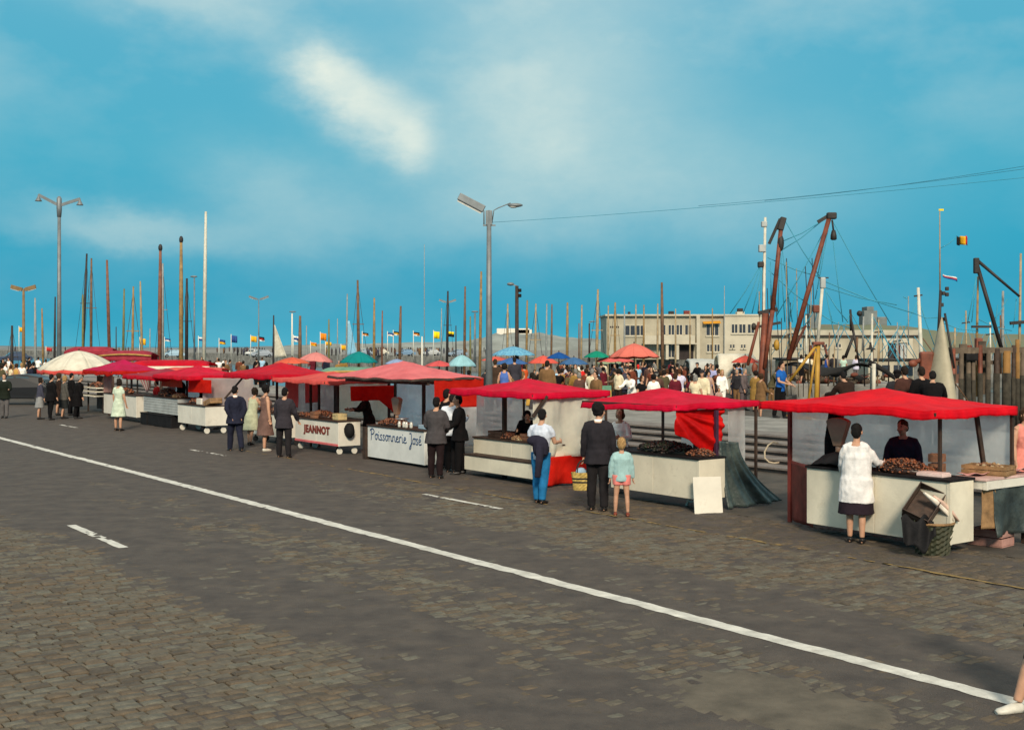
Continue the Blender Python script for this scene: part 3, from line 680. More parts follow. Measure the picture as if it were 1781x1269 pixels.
# brush script, each stroke a chain of points (x, y) in units of x-height
GL = {'P': (0.95, [[(.12, -.12), (.16, .5), (.14, 1.15), (.16, 1.75)], [(-.12, 1.45), (.05, 1.75), (.45, 1.85), (.78, 1.6), (.76, 1.15), (.45, .85), (.18, .9)]]),
      'o': (0.72, [[(.34, 1.0), (.1, .8), (.05, .45), (.2, .05), (.42, .05), (.58, .4), (.54, .8), (.34, 1.0), (.62, .92), (.74, .9)]]),
      'i': (0.42, [[(.1, .95), (.12, .2), (.24, .02), (.42, .2)], [(.12, 1.3), (.14, 1.42)]]),
      's': (0.58, [[(.46, .85), (.28, 1.0), (.08, .82), (.2, .55), (.42, .38), (.42, .1), (.2, .0), (.0, .15)]]),
      'n': (0.82, [[(.1, .0), (.12, 1.0)], [(.12, .7), (.32, 1.0), (.52, .92), (.56, .2), (.66, .02), (.82, .2)]]),
      'e': (0.62, [[(.05, .5), (.46, .6), (.4, .95), (.2, 1.0), (.04, .6), (.1, .12), (.32, .0), (.62, .22)]]),
      'r': (0.56, [[(.1, .0), (.12, 1.0)], [(.12, .65), (.28, .98), (.5, .95)]]),
      'J': (0.80, [[(.2, 1.7), (.55, 1.8), (.6, 1.2), (.56, .2), (.5, -.6), (.3, -.95), (.12, -.75), (.35, -.3), (.75, .2)]]),
      'E': (0.62, [[(.05, .5), (.46, .6), (.4, .95), (.2, 1.0), (.04, .6), (.1, .12), (.32, .0), (.62, .22)], [(.22, 1.22), (.42, 1.5)]]), ' ': (.4, [])}
def script_word(root, name, txt, m, x0, z0, width, xh, y, thick=.13):
    tot = sum(GL[c][0] for c in txt); sx = width/tot; b = MB(); x = x0
    for c in txt:
        w, strokes = GL[c]
        for st in strokes:
            pts = [Vector((x+px*sx, y, z0+pz*xh)) for px, pz in st]
            # smooth the chain
            for _ in range(2):
                q = [pts[0]]
                for p1, p2 in zip(pts, pts[1:]): q += [p1*.75+p2*.25, p1*.25+p2*.75]
                pts = q+[pts[-1]]
            b.tube(pts, [(thick*xh*.62, .004)]*len(pts), 6, xaxis=(1, 0, .25))
        x += w*sx
    return b.build(name, m, root)
# ---- stall 1: scarlet canopy, the one nearest
s1 = stall(12.4, 'bright red canopied stall with long white counter, behind the woman in the white smock')
canopy(s1, 3.07, 2.0, 1.90, 2.16, T_red, (0.5, 0.5), val=.11, seed=1.0)
for x, y, z, z0 in ((2.81, .5, 1.9, 1.0), (.04, 1.94, 1.88, 0), (3.02, 1.94, 1.88, 0)): pole(s1, x, y, z, z0=z0)
pole(s1, -.02, .72, 1.86, r=.028, m=REDB); pole(s1, 2.84, 1.55, 1.92, .028, 2.78, 1.4, .95)
hang(s1, 'plastic_wall', (-.0, .74), (.04, 1.94), 1.84, .9, PLAST, .03, 5, 2.0); hang(s1, 'plastic_wall', (.06, 1.97), (3.0, 1.97), 1.84, .75, PLAST, .035, 5, 5.0)
hang(s1, 'side_cloth', (-.02, .72), (.80, .26), .98, .05, REDB, .02, 7, 1.0)
c = counter(s1, .83, 3.2, .12, .66, .14, 1.0, PAINTC, DARKM)
cs = counter(s1, 2.9, 3.36, .72, 1.95, .84, .99, PAINT, mat('worktop_pink', (0.60, 0.40, 0.36), .5, .2, 4, .1, 30), name='side_counter')
MB().beam((3.25, 1.85, 0), (3.25, 1.85, .86), .05).build('counter_leg', WOOD, s1); MB().beam((2.95, 1.85, 0), (2.95, 1.85, .86), .05).build('counter_leg', WOOD, s1)
hang(s1, 'oilskin_apron', (3.33, .95), (3.38, 1.9), .86, .18, T_grey, .05, 8, 3.0); hang(s1, 'side_cloth', (3.3, .74), (3.34, 1.0), .84, .3, WOODL, .02, 7, 1.0)
mound('shellfish_heap', 'high brown heap of mussels beside the woman in the white smock', 'shellfish', lw(s1, 2.28, .42, 1.005), .40, .26, .20, SH, 420, .022, STALL_ROT, 3)
mound('shellfish_heap', 'low reddish heap of shrimps behind the brown mussel heap', 'shellfish', lw(s1, 2.62, .58, 1.005), .20, .13, .10, [SH[1], SH[2], SHL[1]], 160, .018, STALL_ROT, 4)
crate('shallow wooden crate of pale crab claws on the pink side counter', lw(s1, 3.08, 1.25, .995), STALL_ROT+.2, .62, .38, .12)
mound('crab_claws', 'pale crab claws heaped in the shallow wooden crate', 'shellfish', lw(s1, 3.08, 1.25, 1.01), .26, .15, .14, SHL, 130, .032, STALL_ROT+.2, 6, .7)
b = MB(); b.sheet(lambda s, t: Vector((s*.34, t*.30, .012+.05*max(0, s-.5)+.012*math.sin(s*9+t*6))), 10, 8); tag(b.build('wrapping_paper', mat('paper_pink', (0.72, 0.36, 0.33), .7, .15, 5, .1, 40), loc=lw(s1, 2.86, .82, 1.0), rz=STALL_ROT, solid=.004), 'pink wrapping paper lying beside the crate of crab claws', 'paper')
b = MB(); b.sheet(lambda s, t: Vector((s*.30, t*.5, .012+.08*s*s+.015*math.sin(s*5+t*9))), 10, 8); tag(b.build('wrapping_paper', MATS['paper_pink'], loc=lw(s1, 3.1, 1.52, 1.0), rz=STALL_ROT, solid=.004), 'sheet of pink paper curling behind the crate of crab claws', 'paper')
crate('pinkish crate on the ground under the pink side counter', lw(s1, 3.05, 1.35, 0), STALL_ROT+.1, .5, .36, .22, mat('crate_pink', (0.42, 0.22, 0.18), .7, .2, 5, .2, 30))
b = MB(); b.bx(-.2, .2, -.11, .11, 0, .045); b.bx(-.19, .19, -.10, .10, .045, .06); tag(b.build('fish_tray', mat('tray_pink_white', (0.75, 0.55, 0.50), .4, .15, 5, .1, 40), loc=lw(s1, 2.82, .34, 1.005), rz=STALL_ROT+.05, bev=.012), 'flat pinkish fish tray at the corner of the white counter', 'tray')
b = MB(); b.sheet(lambda s, t: Vector((s*.95, t*.42, .02+.20*max(0,math.sin(math.pi*s))**.7*math.sin(math.pi*min(1, t*1.1+.05))+.02*noise.noise(Vector((s*8, t*6, 0)))-.05*max(0, .15-s)*6)), 28, 14)
tag(b.build('oilskin_sheet', DARKM, loc=lw(s1, .82, .12, 1.0), rz=STALL_ROT, solid=.006), 'black oilskin thrown over goods at the end of the counter below the scale', 'oilskin')
scale_('weighing scale with tall fan shaped head behind the woman in the white smock', lw(s1, 1.08, .52, 1.02), STALL_ROT+.1, 1.12)
b = MB(); b.sheet(lambda s, t: Vector((.17*math.cos(s*6.283)*(.45+.55*min(1, t*1.5))*(1+.12*math.sin(s*31)), .10*math.sin(s*6.283)*(.5+.5*min(1, t*1.6)), -.82*t)), 40, 14); b.ell((0, 0, -.02), (.085, .07, .09), 10, 7)
tag(b.build('hanging_coat', cloth('black', 16, 14, 16), loc=lw(s1, .66, .95, 1.86), rz=STALL_ROT, solid=.006), 'black coat hung from the red canopy beside the fan shaped scale', 'coat')
crate('upright brown box behind the shrimp heap under the red canopy', lw(s1, 2.55, .82, 1.0), STALL_ROT+.3, .20, .16, .26, mat('box_brown', (0.26, 0.12, 0.065), .7, .3, 6, .2, 40))
# wicker basket in front, with a fish box tipped on it
def wicker(label, p, r0, r1, h, m, n=44, rows=12):
    r = empty('wicker_basket', p, 0, label, 'basket'); b = MB(); vs = []
    for i in range(rows+1):
        for j in range(n):
            a = 2*math.pi*j/n; rr = r0+(r1-r0)*i/rows+.010*(1 if (i+j//2) % 2 else -1); vs.append((rr*math.cos(a), rr*math.sin(a), h*i/rows))
    fs = [(i*n+j, i*n+(j+1) % n, (i+1)*n+(j+1) % n, (i+1)*n+j) for i in range(rows) for j in range(n)]+[tuple(reversed(range(n)))]
    b.add(vs, fs, False); b.build('weave', m, r, solid=.012)
    MB().tube([(r1*math.cos(2*math.pi*k/24)*1.03, r1*math.sin(2*math.pi*k/24)*1.03, h) for k in range(25)], .018, 7, cap=False).build('rim', WOODL, r)
    for k in range(2):
        sgn = 1 if k else -1
        MB().tube([(sgn*r1*1.02, .09*math.cos(t_*math.pi/6), h+.09*math.sin(t_*math.pi/6)) for t_ in range(7)], .010, 6).build('handle', m, r)
    return r
bk = G(1622, 962); wicker('dark green wicker basket on the ground before the white counter', bk, .205, .265, .42, mat('wicker_green', (0.045, 0.040, 0.020), .7, .4, 9, .4, 60, col2=(0.018, 0.026, 0.012)))
fb = bk+UV(0, 0, .44)
crate('dark fish box tipped up on the wicker basket', fb+Vector((-.10, .05, .16)), 0, .52, .36, .17, mat('fish_box_dark', (0.055, 0.030, 0.020), .6, .4, 8, .3, 40), tilt=(.55, -.75, .55))
b = MB()
for k, (dx, dz) in enumerate(((0, 0), (.07, -.01), (-.05, .03))):
    b.tube([Vector((-.20+dx, 0, .20+dz)), Vector((-.1+dx, .0, .12+dz)), Vector((.05+dx, .01, -.02+dz)), Vector((.14+dx, .01, -.14+dz))], [(.015, .03), (.035, .05), (.032, .045), (.012, .05)], 8, m=k % 2)
tag(b.build('fish_parcel', [mat('fish_pale', (0.74, 0.66, 0.56), .35, .2, 8, .1, 30), mat('fish_pinkish', (0.62, 0.42, 0.33), .35, .2, 8, .1, 30)], loc=fb+Vector((.10, -.10, .16))), 'pale fish lying over the edge of the tipped fish box', 'fish')
b = MB(); b.sheet(lambda s, t: Vector(((s-.5)*.44-.06, .03*math.sin(s*9)-.10*t, -.42*t*(.6+.4*math.sin(s*3.1))+.05*math.sin(s*11+t*4))), 18, 12)
tag(b.build('oilskin_sheet', DARKM, loc=fb+Vector((-.22, -.22, .07)), solid=.006), 'torn black oilskin hanging from the tipped fish box', 'oilskin')
pp = lw(s1, -.02, .70, 0); Yp = pp.y-.02
tag(MB().tube([WY(x, y, Yp) for x, y in ((1354, 771), (1345, 768), (1336, 774), (1330, 785), (1330, 796), (1337, 803), (1346, 805), (1355, 804))], .014, 7).build('rope_loop', mat('rope_pale', (0.50, 0.42, 0.30), .8, .2, 20, .2, 60)), 'pale rope loop tied to the dark red post of the bright red stall', 'rope')
# ---- stall 2: crimson canopy, red cloth bundle, oilskin
s2 = stall(16.7, 'stall under crimson canopy with bundled red cloth and grey oilskin, behind the small boy')
canopy(s2, 2.46, 2.05, 1.79, 2.02, T_mag, (0.46, 0.48), val=.095, seed=4.0, dip=(-.05, 0, 0, 0))
for x, y in ((.05, 2.0), (2.42, 2.0)): pole(s2, x, y, 1.78)
pole(s2, 2.47, .95, 1.68, .03, m=mat('post_violet', (0.055, 0.02, 0.05), .6, .3, 5, .2, 30)); pole(s2, 1.62, 1.3, 1.8, .03)
c2 = counter(s2, .42, 2.62, .36, .98, .20, .90, PAINTC, DARKM, rz=.2); 
hang(s2, 'plastic_wall', (.55, 2.02), (1.35, 2.02), 1.72, .8, PLAST, .03, 5, 9.0); hang(s2, 'plastic_wall', (2.40, 1.3), (2.40, 1.75), 1.70, .5, PLAST, .03, 9, 4.0)
def bundle(s): return -.30*max(0,math.sin(math.pi*min(1, s*1.15)))**1.2+.02*math.sin(s*20)
b = MB()
def bf(s, t):
    x = 2.40+.02*math.sin(s*7); y = .06+1.12*s; top = 1.70; bot = 1.30-.43*(s/.80)**1.1 if s < .80 else .87+.30*((s-.80)/.20)**.8
    belly = .03*math.sin(math.pi*t)
    th = math.atan2((top-(top+(bot-top)*t))*1.9+.02, s+.05); r_ = math.hypot(s, t)
    sw = (.035*math.sin(th*15+1)+.02*math.sin(th*34+s*3))*min(1, r_*1.4)+.03*math.sin(t*9-s*5)*(s > .5)*(s-.5)
    return Vector((x+belly+sw, y-.04*math.sin(t*3), top+(bot-top)*t))
b.sheet(bf, 40, 40); b.build('cloth_bundle', tarp('bundle_red', (206, 16, 12), (168, 6, 10), .15), s2, solid=.008)
tag(b and MB().box((0, 0, 0), (.50, .02, .62)).build('board', PAINT, loc=lw(s2, 2.78, .42, .29), bev=.004), 'plain white board leaning against the end of the counter', 'board'); bo_ = bpy.data.objects['board']; bo_.rotation_euler = (-.16, .0, STALL_ROT+1.15)
# long oilskin sheet falling from the post and trailing on the ground
b = MB()
def of(s, t):
    y = .96+.50*s+1.05*(t**1.6)*s; z = (1.14-.05*s)*(1-t)+.02; fold = (.045*math.sin(s*17+t*2)+.03*math.sin(s*31-t))*(.25+.75*t)
    x = 2.52+.20*t*t*(1-.5*s)+fold
    return Vector((x, y, max(.014, z)))
b.sheet(of, 40, 30); tag(b.build('oilskin_sheet', mat('oilskin_green', (0.060, 0.078, 0.070), 0.42, 0.4, 3.5, 0.6, 22, col2=(0.022, 0.030, 0.030)), loc=s2.location, rz=STALL_ROT, solid=.006), 'long grey green oilskin trailing from the post of the crimson stall', 'oilskin')
mound('shellfish_heap', 'dark heap of weed and mussels on the counter behind the small boy', 'shellfish', lw(s2, 1.55, .68, .905), .72, .26, .20, GRN, 420, .035, STALL_ROT, 8, base=1)
mound('shellfish_heap', 'brown heap of whelks below the bundled red cloth', 'shellfish', lw(s2, 2.36, .68, .905), .26, .22, .13, SH, 200, .024, STALL_ROT, 9)
def trestle(label, p, rz):
    r = empty('trestle', p, rz, label, 'trestle')
    for sx in (-1, 1): MB().beam((sx*.15, 0, 0), (sx*.02, 0, .24), .035).build('leg', PAINT, r)
    MB().beam((-.09, 0, .09), (.09, 0, .09), .03).build('rail', PAINT, r); MB().box((0, 0, .255), (.3, .06, .03)).build('top', PAINT, r)
trestle('small white trestle standing under the counter of the crimson stall', lw(s2, 2.1, .75, 0), STALL_ROT)
# ---- stall 3: crimson canopy, two stepped counters, yellowed side sheet
s3 = stall(21.1, 'stall under crimson canopy with two stepped cream counters and yellowed plastic side sheet')
canopy(s3, 2.9, 2.0, 1.84, 2.10, T_mag, (0.5, 0.5), val=.11, seed=8.0)
for x, y in ((.05, 1.94), (2.84, 1.94)): pole(s3, x, y, 1.83)
pole(s3, .95, .75, 1.9, .04); pole(s3, 2.84, .06, 1.80, .03, 2.9, .36, 1.4)
counter(s3, .0, 2.75, .62, 1.1, .12, .82, PAINTC, WOOD); counter(s3, .12, 2.85, .30, .60, .14, .47, PAINTC, WOOD, name='lower_counter', lip=.015)
hang(s3, 'plastic_wall', (2.82, .10), (2.84, 1.85), 1.74, .58, PLASTY, .075, 8, 1.0, nx=80); hang(s3, 'side_cloth', (2.86, .36), (2.86, 1.5), .60, .04, T_drape, .05, 7, 3.0)
hang(s3, 'plastic_wall', (1.55, 1.97), (2.82, 1.97), 1.75, .8, PLAST, .03, 5, 6.0); hang(s3, 'plastic_wall', (.0, .7), (.05, 1.9), 1.75, .75, PLAST, .03, 5, 7.0)
for k, (x, y, L_, lb) in enumerate(((.7, .85, .5, 'small dark fish crate at the far end of the stepped counter'), (1.85, .88, .6, 'brown fish crate in the middle of the stepped counter'), (2.4, .84, .4, 'brown fish crate at the end of the stepped counter beside the plastic sheet'))):
    crate(lb, lw(s3, x, y, .83), STALL_ROT, L_, .34, .13, mat('box_brown', (0.26, 0.12, 0.065)) if k else MATS['fish_box_dark'])
mound('shellfish_heap', 'dark heap of mussels at the far end of the stepped counter', 'shellfish', lw(s3, 1.1, .8, .83), .26, .18, .13, SH, 160, .025, STALL_ROT, 12)
mound('shellfish_heap', 'pale heap of oyster shells on the stepped counter', 'shellfish', lw(s3, 1.45, .74, .83), .20, .12, .09, SHL, 110, .025, STALL_ROT, 13)
mound('shellfish_heap', 'rusty heap of crabs in front of the hunched seller', 'shellfish', lw(s3, 2.1, .86, .93), .42, .16, .12, [SH[1], SH[2], SH[0]], 200, .03, STALL_ROT, 14)
# ---- stall 4: pink canopy, painted sign
s4 = stall(26.7, 'stall under wide pale pink canopy with blue painted sign on its white counter')
canopy(s4, 4.0, 2.0, 2.02, 2.42, T_pink, (0.5, 0.5), val=.05, seed=12.0, vm=WOOD)
for x, y in ((.05, 1.94), (3.94, 1.94)): pole(s4, x, y, 2.0, .03)
pole(s4, 2.55, 1.25, 2.1, .035)
for y in (.5, 1.0): MB().beam((.05, y, 1.93), (3.95, y, 1.93), .06, .09).build('frame_bar', WOOD, s4)
c4 = counter(s4, 1.43, 3.99, .35, .95, .08, .86, mat('counter_cool_white', (0.66, 0.66, 0.63), .5, .10, 1.6, .12, 30, stain=.2), WOOD)
SIGNB = mat('sign_blue', (0.030, 0.085, 0.20), .5, .25, 12, .1, 40)
script_word(c4, 'lettering', 'Poissonnerie', SIGNB, 1.57, .52, 1.68, .14, .343, .17); script_word(c4, 'lettering', 'JosE', SIGNB, 3.34, .52, .56, .14, .343, .17)
MB().bx(1.24, 1.40, .30, .90, .0, .80).build('dark_post_board', WOOD, s4, bev=.01)
hang(s4, 'plastic_wall', (.05, 1.97), (3.9, 1.97), 1.95, .7, mat('plastic_sheet_blue', (0.80, 0.86, 0.90), .35, .08, 1.5, .3, 7, alpha=.74, trans=.65, bd=.05), .04, 4, 2.0)
hang(s4, 'side_cloth', (4.0, .62), (4.02, 1.98), 2.02, 1.36, T_drape, .02, 5, 3.0); hang(s4, 'plastic_wall', (4.04, .9), (4.04, 1.95), 1.36, .45, PLAST, .02, 5, 3.0)
scale_('weighing scale with fan shaped head on the counter with the blue sign', lw(s4, 2.25, .68, .87), STALL_ROT, 1.1)
mound('shellfish_heap', 'brown heap of shrimps around the scale above the blue sign', 'shellfish', lw(s4, 2.3, .6, .87), .70, .22, .17, SH, 320, .03, STALL_ROT, 16)
for k in range(4):
    b = MB(); b.lathe([(.035, 0), (.04, .02), (.04, .10), (.028, .12), (.028, .14)], n=10); tag(b.build('glass_jar', mat('jar_glass', (0.55, 0.55, 0.50), .15, .1, 5, 0, spec=.6), loc=lw(s4, 2.75+.16*k, .45+.03*(k % 2), .87)), ('first', 'second', 'third', 'last')[k]+' pale glass jar in the row above the blue sign, counted from the scale', 'jar', 'glass jars above the blue sign')
b = MB(); b.bx(-.22, .22, -.14, .14, 0, .10); tag(b.build('fish_tray', mat('tray_blue', (0.30, 0.40, 0.48), .4, .2, 5, .1, 30), loc=lw(s4, 3.75, .62, .87), rz=STALL_ROT, bev=.015), 'bluish fish tray at the end of the counter with the blue sign', 'tray')
# ---- stall 5: salmon canopy, raised red brown letters
s5 = stall(29.95, 'stall under salmon canopy with red brown capital letters on a white wheeled counter')
canopy(s5, 3.05, 2.0, 1.87, 2.10, T_salmon, (0.55, 0.5), val=.09, seed=15.0)
for x, y in ((.42, .95), (.62, 1.1), (1.9, 1.0), (2.98, 1.94), (.05, 1.94)): pole(s5, x, y, 1.85, .03)
c5 = counter(s5, .70, 3.14, .35, .98, .22, .86, PAINT, WOOD, wheels=1, wheelm=PAINT)
word(c5, 'lettering', 'JEANNOT', mat('letter_red_brown', (0.20, 0.035, 0.022), .5, .2, 9, .05, 40), .27, (1.24, .343, .49), 0, .012, .008, 0, 1.12)
MB().bx(.69, 3.15, .335, .35, .22, .275).build('skirting', T_pink, c5)
hang(s5, 'plastic_wall', (.05, 1.96), (2.95, 1.96), 1.8, .8, PLASTY, .03, 5, 4.0); hang(s5, 'side_cloth', (.1, 1.4), (.35, .8), 1.75, 1.2, T_pink, .02, 8, 2.0)
hang(s5, 'side_cloth', (3.05, .75), (3.12, 2.1), 1.74, 1.36, T_drape, .03, 4, 3.0, lower=lambda s: -.42*max(0, s-.62)/.38 if s > .62 else 0)
mound('shellfish_heap', 'brown heap of shrimps above the red brown letters', 'shellfish', lw(s5, 1.7, .66, .87), .55, .24, .20, SH, 260, .03, STALL_ROT, 18)
mound('shellfish_heap', 'dark flat heap of mussels at the far end of the lettered counter', 'shellfish', lw(s5, .75, .6, .87), .4, .2, .10, SH, 180, .03, STALL_ROT, 19)
crate('small pale box on the end of the lettered counter', lw(s5, 2.72, .62, .87), STALL_ROT, .30, .25, .15, mat('box_pale', (0.55, 0.44, 0.22), .7, .2, 6, .2, 40)); crate('brown box of packed shrimps on the lettered counter', lw(s5, 1.72, .44, .87), STALL_ROT, .26, .18, .16, MATS['box_brown'])
b = MB(); b.ell((0, 0, 0), (.14, .09, .20), 10, 7); b.v = [tuple(Vector(p)*(1+.12*noise.noise(Vector(p)*9))) for p in b.v]; tag(b.build('black_sack', DARKM, loc=lw(s5, 3.24, .62, .62)), 'black sack hung on the end of the lettered counter', 'sack')
# ---- stall 6
s6 = stall(33.3, 'stall under large scarlet canopy behind the woman in the brown dress')
canopy(s6, 3.3, 2.1, 1.95, 2.30, T_scar, (0.5, 0.5), val=.12, seed=19.0)
for x, y in ((1.5, 1.0), (3.2, 2.0), (.06, 2.0)): pole(s6, x, y, 1.93, .03)
pole(s6, -.1, .06, 1.9, .025, .35, .5, 1.2)
counter(s6, 1.0, 3.2, .40, .95, .22, .88, PAINT, WOOD, wheels=1)
hang(s6, 'plastic_wall', (.06, 2.06), (3.2, 2.06), 1.85, .8, mat('plastic_sheet_pink', (0.62, 0.52, 0.50), .4, .12, 1.5, .3, 7, alpha=.75, trans=.6), .03, 5, 4.0); hang(s6, 'side_cloth', (2.5, .8), (3.1, .9), 1.85, 1.05, T_salmon, .03, 7, 4.0)
mound('shellfish_heap', 'brown heap of shrimps behind the woman in the pale dress', 'shellfish', lw(s6, 1.6, .66, .89), .5, .2, .14, SH, 150, .035, STALL_ROT, 21)
# ---- stall 7
s7 = stall(39.4, 'crimson canopied stall with small red banner, behind the walking man in the navy suit')
canopy(s7, 3.2, 2.0, 1.80, 2.12, T_mag, (0.48, 0.5), val=.12, seed=23.0, vm=T_scar)
for x, y in ((1.6, 1.2), (3.1, 1.9), (.06, 1.9)): pole(s7, x, y, 1.78, .03)
counter(s7, 1.43, 3.77, .35, 1.1, .25, .88, PAINT, WOOD, wheels=1, wheelm=PAINT)
hang(s7, 'side_cloth', (2.5, .30), (3.9, .5), 1.70, 1.28, T_drape, .02, 5, 4.0); hang(s7, 'plastic_wall', (.5, 1.93), (3.0, 1.93), 1.7, .8, PLASTY, .03, 5, 4.0); hang(s7, 'plastic_wall', (3.2, .5), (4.6, 1.6), 1.75, .75, MATS['plastic_sheet_pink'], .03, 5, 4.0)
mound('shellfish_heap', 'brown heap of shrimps on the counter behind the walking man in the navy suit', 'shellfish', lw(s7, 2.3, .7, .89), .5, .25, .20, SH, 200, .04, STALL_ROT, 24)
b = MB(); b.bx(-.2, .2, -.15, .15, 0, .2); tag(b.build('fish_tray', PAINT, loc=lw(s7, 2.95, .6, .89), rz=STALL_ROT, bev=.02), 'deep white fish tray next to the shrimp heap under the small red banner', 'tray')
crate('shallow orange crate next to the deep white tray', lw(s7, 3.5, .7, .89), STALL_ROT+.2, .6, .4, .16, tilt=(.0, -.25, STALL_ROT))
# ---- stall 8
s8 = stall(42.5, 'stall with grey plank counter and orange banner under a dull red canopy')
canopy(s8, 3.2, 2.0, 1.72, 1.98, T_dull, (0.5, 0.5), val=.14, seed=27.0, vm=T_scar)
for x, y in ((3.1, 1.2), (3.1, 1.9), (.06, 1.9)): pole(s8, x, y, 1.7, .03)
counter(s8, .9, 4.2, .45, 1.1, .45, 1.02, PAINTG, WOOD, planks=6)
hang(s8, 'side_cloth', (2.6, .5), (4.2, .6), 1.66, 1.38, T_orange, .02, 5, 4.0); hang(s8, 'plastic_wall', (.1, 1.93), (3.5, 1.93), 1.6, .8, mat('plastic_sheet_blue'   , (0.50, 0.58, 0.64)), .03, 5, 4.0)
for k in range(4):
    b = MB(); b.bx(-.33, .33, -.25, .25, 0, .42); b.bx(-.35, .35, -.27, .27, .39, .43)
    tag(b.build('fish_bin', DARKM, loc=lw(s8, 1.3+.72*k, .55+.03*(k % 2), 0), rz=STALL_ROT+.04*k, bev=.02), ('first', 'second', 'third', 'last')[k]+' black fish bin below the grey plank counter, counted from the white counter', 'bin', 'black bins under the grey plank counter')
mound('shellfish_heap', 'brown heap of crabs on the grey plank counter', 'shellfish', lw(s8, 2.5, .75, 1.03), .6, .25, .26, SH, 160, .05, STALL_ROT, 25)
mound('shellfish_heap', 'pinkish heap of prawns at the end of the grey plank counter', 'shellfish', lw(s8, 3.6, .75, 1.03), .35, .2, .13, [SHL[1], SH[2], SHL[0]], 110, .05, STALL_ROT, 26)
# ---- stall 9
s9 = stall(47.3, 'stall under vivid magenta canopy with short white counter, behind the woman in the mint dress')
canopy(s9, 3.5, 2.0, 1.82, 2.24, T_magenta, (0.5, 0.5), val=.15, seed=31.0, vm=T_drape)
for x, y in ((.1, 1.0), (3.4, 1.9), (.06, 1.9)): pole(s9, x, y, 1.8, .035)
counter(s9, 1.5, 5.2, .35, 1.0, .2, .98, PAINT, WOOD)
hang(s9, 'side_cloth', (1.1, .5), (1.7, .6), 1.7, .95, mat('cloth_dusty_pink', s2l(170, 130, 120), .8, .15, 4, .2, 40), .04, 9, 4.0)
mound('shellfish_heap', 'rusty heap of shrimps on the counter under the magenta canopy', 'shellfish', lw(s9, 2.9, .7, .99), .8, .25, .20, SH, 160, .05, STALL_ROT, 27)
b = MB(); n = 14
for k in range(n):
    a0, a1 = math.pi*k/n, math.pi*(k+1)/n
    def pt(a, t): return Vector((-.95*math.cos(a)*(.35+.65*(1-t)), .05+.25*t, -.72*t*(.35+.65*math.sin(a))))
    b.sheet(lambda s, t: pt(a0+(a1-a0)*s, t), 2, 6, m=k % 2)
tag(b.build('striped_sunshade', [T_white, tarp('sunshade_pink', (226, 150, 160))], loc=lw(s9, 3.9, .9, 1.76), rz=STALL_ROT, solid=.006), 'pink and white striped sunshade hanging behind the woman in the mint dress', 'sunshade')
# ---- stall 10: white umbrella and shelves
def umbrella(name, label, p, R_, h, zr, za, mats_, group, n=8, scal=.05, pole_m=WOOD, seed=0, valm=None, bulge=.35):
    r = empty(name, p, 0.3*seed, label, 'umbrella', group)
    b = MB(); sub = 6
    def fn(a, t):
        rib = (a*n/(2*math.pi)) % 1.0; sg = 1-scal*(math.sin(math.pi*rib))*t
        rr = R_*t*sg; z = za-(za-zr)*((1-bulge)*t+bulge*t*t)*1.0-.035*R_*math.sin(math.pi*rib)*t
        return Vector((rr*math.cos(a), rr*math.sin(a), z-h))
    for k in range(n):
        a0 = 2*math.pi*k/n; b.sheet(lambda s, t: fn(a0+2*math.pi/n*s*.9999, t+.0), sub, 8, m=k % len(mats_))
    cn = b.build('canopy', mats_, r, solid=.01)
    if valm:
        v = MB(); v.sheet(lambda s, t: fn(2*math.pi*s, 1.0)+Vector((0, 0, -.16*t*(1+.2*math.sin(s*90)))), 64, 2); v.build('valance', valm, r, solid=.008)
    for k in range(n):
        a = 2*math.pi*k/n; MB().tube([fn(a, t/6)-Vector((0, 0, .02)) for t in range(7)], .010, 5).build('rib', pole_m, r)
    MB().tube([(0, 0, 0), (0, 0, za-h+.08)], .028, 8).build('pole', pole_m, r)
    return r
p10 = UV(51.6, 15.0); umbrella('stall_umbrella', 'huge white umbrella with pinkish red hem above the dark dressed customers', p10, 1.68, 0, 1.78, 2.56, [T_white], None, 10, .06, WOOD, 1, T_salmon, bulge=.72)
s10 = stall(52.2, 'open stall with cream shelves and brown goods under the huge white umbrella', 14.4)
for z in (.72, .90, 1.05): MB().bx(1.2, 3.3, .2+z*.3, .75+z*.3, z-.04, z).build('shelf', PAINTC, s10, bev=.006)
for x in (1.25, 3.25): MB().beam((x, .8, 0), (x, .8, 1.2), .06).build('pole', WOOD, s10)
MB().bx(1.1, 3.3, 1.2, 1.24, .1, 1.5).build('back_board', mat('back_board_brown', (0.09, 0.045, 0.03), .8, .4, 6, .3, 30), s10)
mound('shellfish_heap', 'brown goods heaped on the cream shelves below the white umbrella', 'shellfish', lw(s10, 2.3, .85, 1.06), .7, .2, .2, SH, 120, .05, STALL_ROT, 29)
